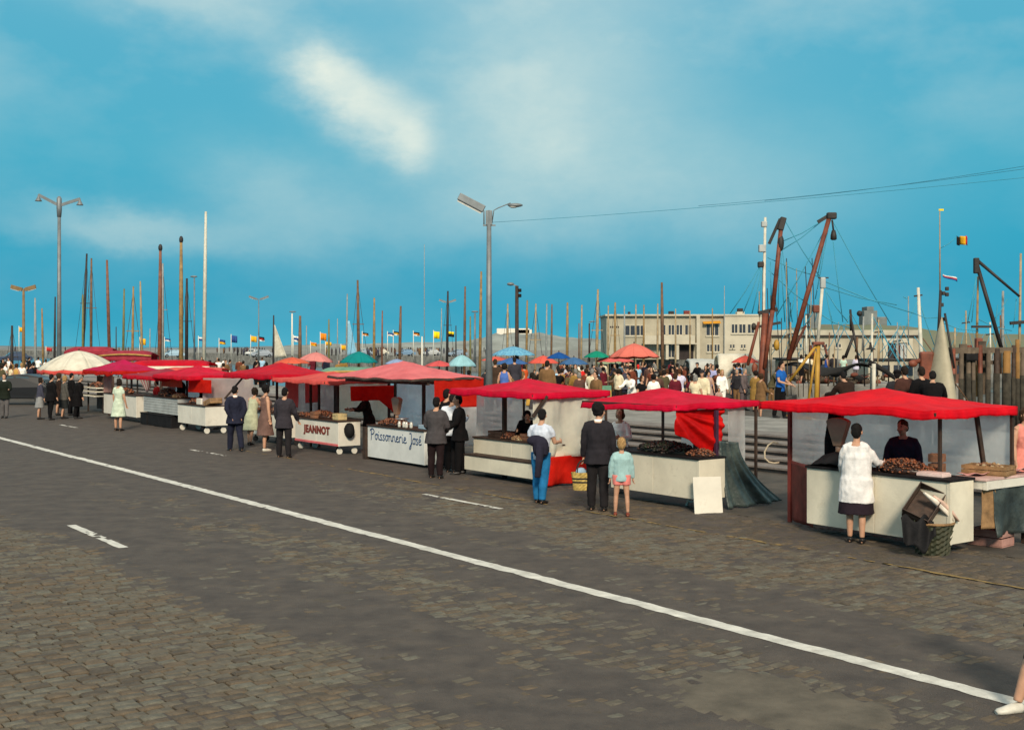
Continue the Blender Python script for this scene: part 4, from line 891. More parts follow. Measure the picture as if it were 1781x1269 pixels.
# ---- second row behind the far stalls
def tent(label, c, w, d, ze, zp, m, mv, rz=STALL_ROT, rim=None):
    r = empty('market_tent', c, rz, label, 'tent', 'tents in the second row'); b = MB()
    b.sheet(lambda s, t: Vector(((s-.5)*w*(1-.10*math.sin(math.pi*t)), (t-.5)*d, ze+(zp-ze)*max(0,math.sin(math.pi*t))**.7*(1-abs(2*s-1)**6*.4)+.015*noise.noise(Vector((s*9, t*9, w))))), 24, 14); b.build('canopy', m, r, solid=.01)
    for sy in (-1, 1):
        v = MB(); v.sheet(lambda s, t: Vector(((s-.5)*w, sy*d*.5-.0, ze-t*.22-.004+.02*math.sin(s*30)*t)), 24, 2); v.build('valance', mv, r, solid=.008)
    for sx in (-1, 1):
        for sy in (-1, 1): MB().beam((sx*(w/2-.06), sy*(d/2-.06), 0), (sx*(w/2-.06), sy*(d/2-.06), ze), .06).build('pole', WOOD, r)
    if rim: MB().tube([((s/12-.5)*w, -d/2-.02, ze+.06+(zp-ze)*.25*math.sin(math.pi*s/12)) for s in range(13)], .05, 6).build('rim', rim, r)
    return r
def atq(px, py, Y): p = WY(px, py, Y); p.z = 0.58 if uv_of(p)[1] < 28 else 0.14; return p
p = atq(225, 620, 64); p.z = .0; tent('dusty pink tent with rounded roof behind the magenta stall', p, 2.8, 1.8, 2.16, 2.50, T_dull, T_dull, 0.05, mat('rim_ochre', (0.42, 0.24, 0.06), .6, .2, 4, .1, 20))
p = atq(300, 630, 54); p.z = 0; tent('long scarlet tent showing above the dull red canopy', p, 3.8, 1.6, 1.85, 2.12, T_scar, T_white, 0.0)
p = atq(340, 636, 50); p.z = 0; tent('pale red tent roof with white hem behind the small red banner', p, 2.6, 1.4, 1.72, 1.86, T_salmon, T_white, 0.0)
p = atq(612, 645, 44); tent('pale green tent with ochre front rim behind the pale pink canopy', p, 2.4, 1.8, 1.12, 1.40, T_green, T_green, 0.0, MATS['rim_ochre'])
p = atq(160, 612, 80); p.z = .14; tent('greyish red tent roof behind the huge white umbrella', p, 3.2, 1.8, 2.2, 2.55, T_dull, T_dull, 0.1)
# ------------------------------------------------------------------ people at the stalls
R2 = math.radians
TO_STALL = math.atan2(RV.x, -RV.y); TO_ROAD = TO_STALL+math.pi
K = cloth
navy = K('navy', 34, 36, 52); char = K('charcoal', 44, 42, 46); blk = K('black', 34, 31, 36); brown = K('brown', 92, 66, 58); white = K('white', 244, 240, 232)
grey = K('grey', 96, 92, 92); mint = K('mint', 196, 208, 186); jeans = K('jeans', 34, 108, 158); pale = K('pale', 176, 178, 150); slate = K('slate', 66, 66, 80); dkbrown = K('dark_brown', 46, 32, 26)
tan = K('tan', 120, 90, 60); yellow = K('yellow', 226, 176, 84); orange = K('orange', 200, 84, 40); red = K('red', 214, 44, 40); blue = K('blue', 30, 92, 170); ltblue = K('light_blue', 160, 196, 220); pinkc = K('pink', 224, 138, 126); lilac = K('lilac', 206, 200, 220); olive = K('olive', 84, 78, 56); cream = K('cream', 222, 208, 176); dgrey = K('dark_grey', 70, 66, 68); teal = K('teal', 130, 190, 176); print_ = K('print', 170, 140, 130); sky_ = K('sky', 146, 186, 198)
P_ = lambda x, y: G(x, y)
# walking man in the navy suit, hands behind him
person(P_(409, 785), math.radians(-152), 'man in navy suit walking along the road in front of the wheeled counters', 1.74, la=(-22, 8, 14, 30), ra=(-20, 8, 10, 28), ls=(16, 6), rs=(-17, 8), lean=3, head=(-35, 12, 0), hair=('short', 'black'), top=('jacket', navy, 'long', -.14), bottom=('trousers', navy), collar=white)
person(P_(437, 774), TO_STALL+.55, 'woman in pale sleeveless dress leaning in beside the walking man in navy', 1.60, True, 1.08, la=(40, 10, 40), ra=(35, 10, 45), ls=(2, 3), rs=(-8, 10), lean=16, hair=('curly', 'dark'), top=('dress', pale, 'none', -.44), shoes='black')
person(P_(461, 785), math.radians(130), 'woman in sleeveless brown dress and white shoes facing the man in charcoal', 1.74, True, 1.12, la=(12, 10, 70, 20), ra=(-2, 10, 8), ls=(4, 2), rs=(-4, 2), lean=1, head=(10, 4, 0), hair=('curly', 'black'), top=('dress', K('brown_dress', 112, 86, 78), 'none', -.47), shoes='white')
person(P_(494, 796), TO_STALL+.75, 'man in charcoal suit with legs apart beside the lettered counter', 1.74, ls=(6, 2), rs=(-6, 3), la=(12, 8, 22), ra=(14, 10, 26), lean=4, spread=.10, hair=('short', 'black'), top=('jacket', K('charcoal_suit', 52, 48, 54), 'long', -.16), bottom=('trousers', K('dark_trousers', 36, 33, 35)))
person(UV(27.6, 15.6), TO_ROAD-.2, 'seller in dark brown smock behind the lettered counter', 1.62, True, la=(40, 8, 50), ra=(40, 8, 50), lean=14, hair=('short', 'dark'), top=('smock', dkbrown, 'long', -.2), bottom=('skirt', dkbrown, -.4), vox=.018)
# at the sign
person(P_(758, 832), TO_STALL+.7, 'man in dark grey jacket with his back turned at the end of the blue sign', 1.70, stout=1.08, la=(12, 6, 50, 20), ra=(12, 6, 50, 20), lean=4, spread=.04, hair=('short', 'black'), top=('jacket', dgrey, 'long', -.14), bottom=('trousers', K('black_red', 34, 22, 24)))
person(P_(785, 822), TO_STALL+.7, 'man in white shirt and dark trousers looking down at the stall with the blue sign', 1.74, la=(25, 8, 70), ra=(25, 8, 75), lean=5, head=(0, 25, 0), hair=('short', 'black'), top=('shirt', K('white_shirt', 214, 218, 226), 'long', -.06), bottom=('trousers', blk))
person(P_(775, 815), TO_STALL+.2, 'dark haired man half hidden behind the man in the white shirt', 1.80, hair=('short', 'black'), top=('jacket', blk, 'long', -.14), bottom=('trousers', blk), vox=.018)
person(P_(800, 825), TO_STALL+2.6, 'person in black jacket facing the man in the white shirt', 1.72, la=(20, 8, 40), ra=(20, 8, 60), hair=('short', 'black'), top=('jacket', blk, 'long', -.16), bottom=('trousers', blk), vox=.018)
person(UV(23.5, 15.35), TO_ROAD+1.0, 'seller in brown smock reaching across the shrimp heap by the blue sign', 1.60, True, la=(70, 20, 15), ra=(60, 20, 20), lean=10, hair=('curly', 'dark'), top=('smock', K('smock_brown', 120, 70, 50), 'long', -.2), bottom=('skirt', dkbrown, -.4), vox=.018)
person(UV(20.0, 15.15), TO_ROAD+.9, 'hunched seller in black coat behind the stepped cream counters', 1.52, True, 1.15, la=(40, 12, 60), ra=(40, 12, 60), lean=32, head=(0, 18, 0), hair=('short', 'black'), hat=('scarf', blk), top=('coat', blk, 'long', -.35), vox=.015)
# boy in jeans with a jacket on his arm
bp = P_(941, 875)
person(bp, TO_STALL+.4, 'youth in white shirt and blue jeans carrying a dark jacket over his arm', 1.66, la=(12, 14, 75, 35), ra=(20, 8, 70, 10), ls=(2, 2), rs=(-5, 6), lean=2, head=(20, 14, 0), hair=('short', 'black'), top=('shirt', K('tee_white', 200, 206, 220), 'short', -.07), bottom=('trousers', jeans))
def drape_coat(label, p, rz, m, w=.46, h=.80):
    b = MB()
    def fn(s, t):
        a = 6.283*s; rx = w*.5*(.55+.45*math.sin(math.pi*min(1, t*.9+.12))); ry = .12+.06*math.sin(t*3)
        return Vector((rx*math.cos(a)*(1+.10*math.sin(5*a+t*5)), ry*math.sin(a)*(1+.12*math.sin(4*a+t*7)), -h*t+.05*math.sin(a)*(1-t)))
    b.sheet(fn, 44, 18); b.ell((0, 0, 0), (w*.30, .10, .10), 12, 7); b.ell((w*.16, -.02, -.12), (w*.28, .12, .20), 12, 8)
    b.tube([(w*.1, -.1, -.1), (w*.05, -.16, -.35), (.0, -.13, -.62)], [.07, .065, .05], 9)
    o = b.build('jacket', m, loc=p, rz=rz); tag(o, label, 'jacket'); remesh(o, .013, None, 3); return o
drape_coat('dark navy jacket draped over the arm of the youth in blue jeans', bp+Vector((-.10, -.24, 1.13)), .2, K('jacket_navy', 40, 38, 52), .54, .86)
# couple and child at the crimson stall
mp = P_(1040, 888)
person(mp, TO_STALL+.75, 'man in black sweater and black trousers carrying a striped basket', 1.80, la=(6, 8, 14), ra=(4, 7, 14), ls=(3, 2), rs=(-4, 4), lean=2, head=(-50, 8, 0), spread=.03, hair=('curly', 'black'), top=('sweater', K('black_sweater', 40, 37, 42), 'long', -.13), bottom=('trousers', K('black_trousers', 34, 31, 33)), collar=white)
person(P_(1081, 897), TO_STALL+.85, 'small fair haired boy in pale blue sweater and pink shorts', 1.24, child=True, stout=1.12, la=(2, 12, 10), ra=(2, 12, 12), ls=(2, 2), rs=(-2, 2), lean=0, spread=.08, hair=('short', 'blond'), top=('sweater', K('sweater_pale_blue', 158, 190, 190), 'long', -.07), bottom=('shorts', K('shorts_pink', 226, 132, 124)), shoes='red')
person(UV(16.85, 15.0), TO_ROAD+.35, 'woman in white blouse serving behind the crimson stall', 1.60, True, 1.12, la=(20, 16, 75, 25), ra=(18, 14, 60, 10), lean=3, hair=('bob', 'auburn'), top=('blouse', white, 'long', -.12), bottom=('skirt', K('skirt_dark', 40, 34, 34), -.42))
def basket_bag(label, p, rz):
    r = empty('shopping_basket', p, rz, label, 'basket')
    ms = [mat('straw_yellow', (0.52, 0.36, 0.10), .8, .3, 12, .4, 60), mat('straw_black', (0.02, 0.018, 0.016), .8, .3, 12, .4, 60)]
    n = 30; rows = 10; b = MB(); vs = []
    for i in range(rows+1):
        for j in range(n):
            a = 2*math.pi*j/n; rr = 1+.22*i/rows+.03*(1 if (i+j) % 2 else -1); vs.append((.17*rr*math.cos(a), .10*rr*math.sin(a), .30*i/rows))
    b.add(vs, []); 
    for i in range(rows):
        for j in range(n): b.f.append((i*n+j, i*n+(j+1) % n, (i+1)*n+(j+1) % n, (i+1)*n+j)); b.sm.append(False); b.mi.append(1 if i in (4, 6) else 0)
    b.f.append(tuple(reversed(range(n)))); b.sm.append(False); b.mi.append(0)
    b.build('weave', ms, r, solid=.008)
    for sy in (-1, 1): MB().tube([(-.12*math.cos(t*math.pi/8), sy*.08*(1-.8*math.sin(t*math.pi/8)), .29+.22*math.sin(t*math.pi/8)) for t in range(9)], .008, 6).build('handle', ms[1], r)
    b = MB(); b.ell((-.04, 0, .30), (.10, .08, .08), 9, 6); b.build('parcel', K('parcel_blue', 150, 176, 196), r)
    return r
basket_bag('yellow straw basket with black stripes hanging beside the man in the black sweater', mp+Vector((-.235, .14, .34)), .1)
# woman in white smock at the near stall
person(P_(1489, 944), TO_STALL+.55, 'stout woman in white smock and black skirt buying at the bright red stall', 1.68, True, 1.20, la=(20, 10, 40), ra=(30, 24, 55, -10), ls=(2, 2), rs=(-3, 3), lean=5, hair=('short', 'black'), top=('smock', K('smock_white', 226, 222, 220), 'long', -.30), bottom=('skirt', K('skirt_black', 40, 30, 38), -.47), vox=.012)
person(UV(10.95, 15.5), TO_ROAD+.5, 'man in dark blue sweater serving behind the brown mussel heap of the bright red stall', 1.66, la=(12, 10, 30), ra=(12, 10, 30), lean=4, head=(-25, 8, 0), hair=('short', 'brown'), top=('sweater', K('sweater_dark_blue', 44, 40, 56), 'long', -.1), bottom=('trousers', blk))
# customers at the far stalls
gp = 'dark dressed customers under the white umbrella'
person(P_(8, 727), TO_ROAD+1.1, 'man in dark jacket and grey trousers holding papers beside the black car', 1.70, la=(20, 8, 70), ra=(20, 8, 70), hair=('short', 'dark'), top=('jacket', K('bottle', 28, 34, 26), 'long', -.14), bottom=('trousers', grey), vox=.016, fine=False, collar=white)
person(P_(69, 729), TO_STALL, 'woman in light grey pleated skirt at the edge of the customers under the white umbrella', 1.58, True, hair=('bob', 'dark'), top=('cardigan', slate, 'long', -.1), bottom=('skirt', K('skirt_lightgrey', 140, 140, 140), -.42), vox=.016, fine=False)
person(P_(88, 730), TO_STALL+.2, 'broad man in black suit with his back to the road under the white umbrella', 1.70, stout=1.15, spread=.05, hair=('short', 'black'), top=('jacket', blk, 'long', -.18), bottom=('trousers', blk), vox=.016, fine=False)
person(P_(111, 728), TO_STALL+.1, 'fair haired woman in grey cardigan and black skirt among dark suited men', 1.64, True, ls=(3, 2), rs=(-4, 8), hair=('bob', 'blond'), top=('cardigan', K('cardigan_grey', 82, 80, 76), 'long', -.14), bottom=('skirt', K('skirt_charcoal', 40, 42, 42), -.46), vox=.016, fine=False)
person(P_(134, 728), TO_STALL-.2, 'stooping man in long black coat closest to the cream shelves', 1.66, stout=1.2, lean=10, hair=('short', 'grey'), top=('coat', blk, 'long', -.42), bottom=('trousers', blk), vox=.016, fine=False)
person(P_(101, 722), TO_STALL, 'person with brown hair hidden between the dark customers by the umbrella', 1.66, True, hair=('curly', 'brown'), top=('jacket', dkbrown, 'long', -.15), bottom=('skirt', blk, -.4), vox=.02, fine=False)
person(P_(123, 722), TO_STALL, 'dark haired person behind the fair haired woman in the grey cardigan', 1.68, hair=('short', 'black'), top=('jacket', blk, 'long', -.15), bottom=('trousers', blk), vox=.02, fine=False)
person(P_(206, 749), TO_STALL+.6, 'woman in mint summer dress standing on the road before the magenta stall', 1.70, True, 1.05, la=(4, 10, 12), ra=(2, 10, 16), ls=(3, 2), rs=(-3, 3), spread=.06, hair=('bob', 'dark'), top=('dress', mint, 'short', -.42), shoes='black')
person(UV(42.9, 15.3), TO_ROAD, 'seller in red top behind the white counter of the magenta stall', 1.50, True, hair=('short', 'black'), top=('sweater', red, 'long', -.1), bottom=('skirt', blk, -.4), vox=.02, fine=False)
person(UV(42.2, 15.6), TO_ROAD, 'seller in flowered smock next to the seller in red', 1.66, True, hair=('curly', 'brown'), top=('smock', print_, 'long', -.3), bottom=('skirt', blk, -.4), vox=.02, fine=False)
person(UV(41.2, 15.6), TO_ROAD, 'tall seller in black between the magenta stall and the grey plank counter', 1.74, hair=('short', 'black'), top=('jacket', blk, 'long', -.2), bottom=('trousers', blk), vox=.02, fine=False)
person(UV(38.9, 15.5), TO_ROAD, 'seller in black dress at the end of the grey plank counter', 1.6, True, hair=('bun', 'black'), top=('dress', blk, 'long', -.4), vox=.02, fine=False)
person(UV(37.6, 15.5), TO_ROAD, 'seller in dark green smock under the small red banner', 1.58, True, hair=('curly', 'dark'), top=('smock', K('bottle', 28, 34, 26), 'long', -.3), bottom=('skirt', blk, -.4), vox=.02, fine=False)
# striding passer-by cut by the frame, and the woman at the end of the near stall
person(Vector((4.17, 8.95, 0)), math.radians(-78), 'bare legged woman in dark skirt and white shoes striding past at the picture edge', 1.68, True, 1.0, la=(18, 8, 20), ra=(-18, 8, 14), ls=(-14, 20), rs=(26, 6), lean=3, hair=('bob', 'brown'), top=('jacket', dgrey, 'long', -.2), bottom=('skirt', char, -.44), shoes='white')
person(WY(1779, 745, 19.8)*1.0-Vector((0, 0, WY(1779, 745, 19.8).z)), math.radians(20), 'woman in sleeveless pink dress behind the end of the bright red stall', 1.74, True, la=(2, 10, 10), ra=(2, 10, 10), hair=('bob', 'brown'), top=('dress', pinkc, 'none', -.4), vox=.016)
# ------------------------------------------------------------------ the crowd on the quay: prototypes, then copies
proto = {}
def PR(key, **kw):
    proto[key] = person((0, 0, 0), 0, '-', fine=False, vox=.020, **kw)
PR('suit', H=1.72, hair=('short', 'dark'), top=('jacket', char, 'long', -.16), bottom=('trousers', dgrey), spread=.04, la=(10, 9, 20))
PR('coat', H=1.72, stout=1.06, hair=('short', 'grey'), top=('coat', grey, 'long', -.42), bottom=('trousers', char), la=(8, 10, 30))
PR('shirt', H=1.70, hair=('short', 'brown'), top=('shirt', white, 'short', -.06), bottom=('trousers', dgrey), la=(15, 10, 50, 20), ra=(15, 10, 60, 20), ls=(8, 4), rs=(-8, 6))
PR('capman', H=1.70, hair=('short', 'grey'), hat=('cap', char), top=('jacket', brown, 'long', -.14), bottom=('trousers', blk), lean=6, ra=(25, 10, 50))
PR('dress', H=1.62, female=True, stout=1.05, hair=('curly', 'dark'), top=('dress', print_, 'none', -.42), la=(4, 12, 20), ra=(6, 12, 14))
PR('skirt', H=1.62, female=True, hair=('bob', 'brown'), top=('blouse', white, 'short', -.04), bottom=('skirt', navy, -.42), la=(20, 10, 70, 20), ra=(6, 12, 12), ls=(8, 2), rs=(-8, 8))
PR('wcoat', H=1.60, female=True, stout=1.12, hair=('curly', 'grey'), top=('coat', slate, 'long', -.40), la=(14, 10, 60, 10), ra=(14, 10, 50))
PR('slacks', H=1.64, female=True, hair=('bob', 'blond'), top=('sweater', lilac, 'long', -.08), bottom=('trousers', tan), la=(6, 10, 14), ra=(18, 10, 60))
PR('scarfw', H=1.58, female=True, stout=1.1, hair=('short', 'dark'), hat=('scarf', red), top=('blouse', ltblue, 'short', -.05), bottom=('skirt', ltblue, -.4), ra=(20, 10, 70))
PR('stoop', H=1.66, hair=('short', 'black'), top=('jacket', blk, 'long', -.16), bottom=('trousers', blk), lean=22, la=(40, 10, 40), ra=(40, 10, 40), head=(0, 15, 0))
finish_remesh()
HG = lambda k: HAIRM[k]
used = set()
def put(key, px, yh, label, rz, top=None, bot=None, hair=None, level=None, group='people on the quay', Y=None, hat=None):
    src = proto[key]; hts = {'suit': 1.72, 'coat': 1.72, 'shirt': 1.70, 'capman': 1.72, 'dress': 1.63, 'skirt': 1.62, 'wcoat': 1.62, 'slacks': 1.64, 'scarfw': 1.62, 'stoop': 1.55}
    z = .575 if level == 'walk' else 0.14
    if level == 'far': z = .57
    Y = Y or (CAMZ-z-hts[key])*F/(yh-HOR)
    p = Vector(((px-CX)/F*Y, Y, z))
    sw = {}
    for nm in ('jacket', 'coat', 'shirt', 'blouse', 'sweater', 'dress'): 
        if top: sw[nm] = top
    for nm in ('trousers', 'skirt'):
        if bot: sw[nm] = bot
    if hair: sw['hair'] = HAIRM[hair]
    if hat: sw['headscarf'] = sw['cap'] = hat
    if key not in used:
        used.add(key); src.location = p; src.rotation_euler.z = R2(rz); src['label'] = label; src['group'] = group
        for ch in src.children:
            m_ = sw.get(ch.name.split('.')[0])
            if m_: ch.material_slots[0].link = 'OBJECT'; ch.material_slots[0].material = m_
        return src
    return copy_person(src, p, R2(rz), label, group, random.uniform(.97, 1.03), sw)
# heading: 0 faces the camera, 180 shows the back, -90 looks to the picture's left
put('suit', 861, 624.5, 'man in brown coat near the foot of the tall main lamp post', 175, K('brown_coat', 66, 50, 40), char, 'brown', 'walk')
put('suit', 895, 622, 'man in dark slate coat standing beside the man in the brown coat', 190, K('slate_coat', 56, 54, 62), char, 'dark', 'walk')
put('dress', 877, 632, 'woman in blue dress half hidden between the brown coat and the slate coat', 170, K('dress_blue', 80, 110, 180), None, 'dark', 'walk')
put('slacks', 912, 634, 'woman in orange jumper beside the man in the slate coat', 200, orange, char, 'dark')
put('dress', 926, 632, 'dark haired woman in yellow dress above the peak of the crimson canopy', 190, yellow, None, 'dark', Y=43)
put('dress', 937, 634, 'woman in golden dress touching shoulders with the woman in yellow', 170, K('gold', 226, 164, 84), None, 'dark', Y=42.5)
put('coat', 951, 627, 'man in tan raincoat to the side of the two yellow dresses', 160, tan, dgrey, 'dark', 'walk')
put('shirt', 981, 633, 'man in pale patterned shirt with folded arms facing the road', 5, K('patterned', 176, 178, 190), K('lt_trousers', 150, 156, 166), 'dark')
put('slacks', 1011, 629, 'woman in red cardigan and black slacks below the bright blue umbrella', 140, red, blk, 'dark', Y=58)
put('dress', 1021, 634, 'woman in pale blue dress close behind the red cardigan', 120, ltblue, None, 'brown', Y=62)
put('coat', 1033, 629, 'old man in long dark grey overcoat and pale hair below the green umbrella', 170, K('overcoat', 74, 70, 76), char, 'grey', Y=63)
put('suit', 1046, 629, 'thin man in grey suit beside the long dark overcoat', 200, grey, char, 'brown', Y=64)
put('wcoat', 1000, 637, 'woman in olive coat behind the red cardigan', 30, olive, None, 'brown', Y=66)
put('stoop', 968, 634, 'stooping man in black between the tan raincoat and the patterned shirt', 150, blk, blk, 'dark', Y=50)
put('stoop', 992, 640, 'bent person in dark clothes under the slate blue umbrella', 90, dkbrown, blk, 'brown', Y=60)
put('wcoat', 941, 631, 'woman in dark coat with black hair behind the yellow dress', 180, blk, None, 'black', Y=52)
put('slacks', 1064, 634, 'person in tan trousers beside the grey green umbrella', 60, tan, tan, 'brown', Y=66)
put('coat', 1074, 636, 'person in dark green coat in front of the grey green umbrella', 200, olive, char, 'dark', Y=58)
put('stoop', 1090, 640, 'bent man in brown jacket loading goods below the big pink umbrella', 100, brown, blk, 'dark', Y=56)
put('stoop', 1080, 645, 'bent man in grey brown jacket over a dark box below the big pink umbrella', 250, K('greybrown', 110, 92, 78), blk, 'dark', Y=52)
put('scarfw', 1110, 632, 'woman with bright red headscarf and pale blue clothes', 190, None, None, None, Y=65)
put('capman', 1128, 635, 'man in cap and brown jacket next to the red headscarf', 150, brown, tan, 'dark', Y=60)
put('suit', 1140, 636, 'man in black suit with a pale cap near the white shirted pair', 175, blk, blk, 'grey', Y=54)
put('wcoat', 1150, 640, 'woman in dark olive coat in front of the man with the pale cap', 185, olive, None, 'brown', Y=50)
put('skirt', 1160, 635, 'fair woman in white blouse next to the pair of white backs', 165, white, lilac, 'auburn', Y=52)
put('shirt', 1182, 638, 'man in very white shirt seen from behind above the crimson canopy', 185, lilac, cream, 'auburn', Y=47)
put('slacks', 1170, 627, 'woman in black top and dark hair above the white shirted man', 200, blk, blk, 'black', Y=72)
put('shirt', 1197, 629, 'boy in white vest and black shorts standing in the open', 180, K('vest', 210, 214, 216), blk, 'black', Y=72)
put('capman', 1178, 633, 'person in brown jacket just behind the white shirted man', 180, dkbrown, blk, 'dark', Y=60)
put('dress', 1232, 643, 'woman in flowered sleeveless dress walking towards the road', 0, print_, None, 'dark', Y=48)
put('slacks', 1255, 641, 'blonde woman in white sleeveless top beside the flowered dress', 8, white, white, 'blond', Y=48)
put('coat', 1239, 629, 'tall man in lilac shirt behind the flowered dress', 10, K('lilac_shirt', 160, 160, 200), char, 'brown', Y=56)
put('skirt', 1250, 672, 'small girl with dark hair in front of the blonde woman', 0, print_, None, 'dark', Y=44).scale = (.66,)*3
put('suit', 1293, 633, 'man in taupe suit with a long face beside the rust red trawler posts', 60, K('taupe', 100, 88, 88), K('taupe_trousers', 96, 84, 86), 'grey', Y=48)
put('capman', 1284, 627, 'man in light blue shirt and cap behind the taupe suit', 150, K('blue_shirt', 110, 150, 200), char, 'dark', Y=62)
put('shirt', 1357, 630, 'big man in bright blue jacket next to the trawler posts', 50, blue, blk, 'black', 'walk')
put('stoop', 1342, 634, 'person in olive jacket bending behind the bright blue jacket', 60, olive, tan, 'brown', Y=54)
# people by the far walk, partly behind the near canopy
put('stoop', 1478, 650, 'man in dark brown jacket leaning on the rail above the bright red canopy', 200, dkbrown, blk, 'black', 'walk', Y=27)
put('capman', 1561, 643, 'man in black cap and dark jacket looking at the boats', 170, char, blk, 'black', 'walk', Y=27, hat=blk)
put('suit', 1575, 646, 'man in dark brown jacket beside the black cap', 200, K('maroon_brown', 70, 44, 38), blk, 'dark', 'walk', Y=27)
put('suit', 1604, 646, 'man in black suit with white collar facing the boats', 195, blk, blk, 'dark', 'walk', Y=26.5)
put('stoop', 1622, 646, 'broad man in black jacket leaning towards the cream bow', 160, blk, blk, 'black', 'walk', Y=25.5)
# on the landing across the dock
lg = 'people on the landing stage'
def land(key, px, label, rz, top, bot, hair, Y=68): 
    o = put(key, px, 620, label, rz, top, bot, hair, 'walk', lg, Y); o.location.z = .6; return o
land('skirt', 1393, 'woman in black skirt and white blouse on the landing stage by the yellow tripod', 140, white, blk, 'dark')
land('shirt', 1402, 'man in pale shirt on the landing stage behind the yellow tripod leg', 180, white, tan, 'dark', 69)
land('slacks', 1413, 'person in cream top on the landing stage against the yellow post', 200, cream, tan, 'brown')
land('dress', 1437, 'woman in bright blue dress on the landing stage', 90, K('dress_bright_blue', 50, 90, 180), None, 'dark')
land('suit', 1450, 'man in grey trousers hidden by the hanging net on the landing stage', 180, char, grey, 'dark', 70)
land('skirt', 1467, 'woman in mint blouse on the landing stage beside the hanging net', 180, K('mint_blouse', 190, 214, 196), blk, 'dark')
land('capman', 1423, 'dark figure in cap between the yellow post and the blue dress', 180, blk, blk, 'dark', 70)
land('slacks', 1489, 'person in lilac top at the far end of the landing stage', 150, lilac, grey, 'brown', 70)
# the cluster behind the black car and on the walk at the far end
fg = 'people behind the black car'
for i, (key, px, yh, lab, t_, b_, h_, Y_) in enumerate((
    ('shirt', 8, 628, 'man in white shirt behind the roof of the black car', white, tan, 'dark', 66), ('skirt', 18, 632, 'woman in cream blouse and tan skirt behind the black car', cream, tan, 'brown', 64),
    ('dress', 28, 633, 'woman in ochre dress behind the black car', K('ochre', 190, 150, 80), None, 'brown', 63), ('coat', 52, 616, 'man in navy coat with his back turned behind the black car', navy, char, 'dark', 61),
    ('suit', 58, 622, 'man in black suit next to the navy coat behind the black car', blk, blk, 'black', 63), ('slacks', 38, 629, 'woman in white sweater next to the ochre dress', white, tan, 'blond', 65),
    ('wcoat', 3, 640, 'person in dark green coat at the tail of the black car', olive, None, 'dark', 64), ('shirt', 66, 606, 'man in white shirt on the crowded quay by the ochre mast', white, dgrey, 'dark', 92),
    ('skirt', 80, 610, 'woman in white blouse next to the ochre mast base', white, tan, 'brown', 90), ('suit', 50, 607, 'man in black suit before the dark blue parked car', blk, blk, 'black', 95), ('capman', 88, 612, 'man in brown jacket by the edge of the white umbrella', brown, blk, 'dark', 86))):
    put(key, px, yh, lab, random.uniform(120, 230), t_, b_, h_, group=fg, Y=Y_)
qg = 'people beyond the scarlet canopies'
for i, (key, px, yh, lab, t_, b_, h_, Y_) in enumerate((
    ('skirt', 430, 622, 'woman in pale yellow dress above the scarlet canopy by the thin lamp', cream, cream, 'dark', 62), ('suit', 445, 616, 'man in black jacket beside the woman in pale yellow', blk, blk, 'black', 66),
    ('stoop', 455, 621, 'dark figure bending beside the base of the white sail', blk, blk, 'black', 62), ('suit', 464, 620, 'man in black with cap shape against the white sail', blk, char, 'black', 64), ('shirt', 380, 612, 'man in white shirt beyond the crimson canopies', white, blk, 'dark', 84),
    ('suit', 372, 622, 'man in dark jacket in the cluster beyond the crimson canopies', blk, blk, 'dark', 66), ('wcoat', 389, 621, 'woman in brown coat in the cluster beyond the crimson canopies', brown, None, 'dark', 67), ('capman', 366, 618, 'man in cap at the foot of the tall cream mast', dkbrown, blk, 'dark', 72),
    ('dress', 357, 624, 'woman in red dress at the foot of the tall cream mast', red, None, 'dark', 64), ('stoop', 506, 626, 'person bending under the orange umbrella', blk, blk, 'dark', 60), ('coat', 399, 618, 'man in grey coat standing apart beyond the crimson canopies', grey, char, 'dark', 80),
    ('stoop', 653, 628, 'person below the teal umbrella beside the pale green tent', cream, tan, 'blond', 58), ('suit', 815, 627, 'dark haired man in front of the pale blue umbrella', blk, blk, 'black', 46), ('stoop', 838, 630, 'person in dark clothes beside the main lamp post', char, blk, 'dark', 55), ('suit', 695, 632, 'man in black cap shape below the peak of the pink canopy', blk, blk, 'dark', 50))):
    put(key, px, yh, lab, random.uniform(120, 230), t_, b_, h_, group=qg, Y=Y_)

# the rest of the crowd under and between the umbrellas
RC = random.Random(41)
tops = [('brown', brown), ('black', blk), ('charcoal', char), ('white', white), ('navy', navy), ('olive', olive), ('tan', tan), ('grey', grey), ('cream', cream), ('slate', slate), ('rust', K('rust', 110, 58, 42)), ('pale blue', ltblue), ('dark green', K('bottle', 28, 34, 26)), ('mustard', K('mustard', 140, 108, 56)), ('wine', K('wine', 96, 28, 40))]
bots = [('black', blk), ('grey', dgrey), ('tan', tan), ('navy', navy), ('brown', dkbrown)]
wheres = [(845, 905, 'by the main lamp post'), (905, 960, 'behind the yellow dresses'), (960, 1005, 'near the slate blue umbrella'), (1005, 1060, 'near the sea green umbrella'), (1060, 1105, 'under the biggest pink umbrella'), (1105, 1150, 'near the red headscarf'), (1150, 1210, 'behind the white shirted man'), (1210, 1262, 'near the blonde woman'), (1262, 1325, 'near the taupe suit')]
seen_ = set()
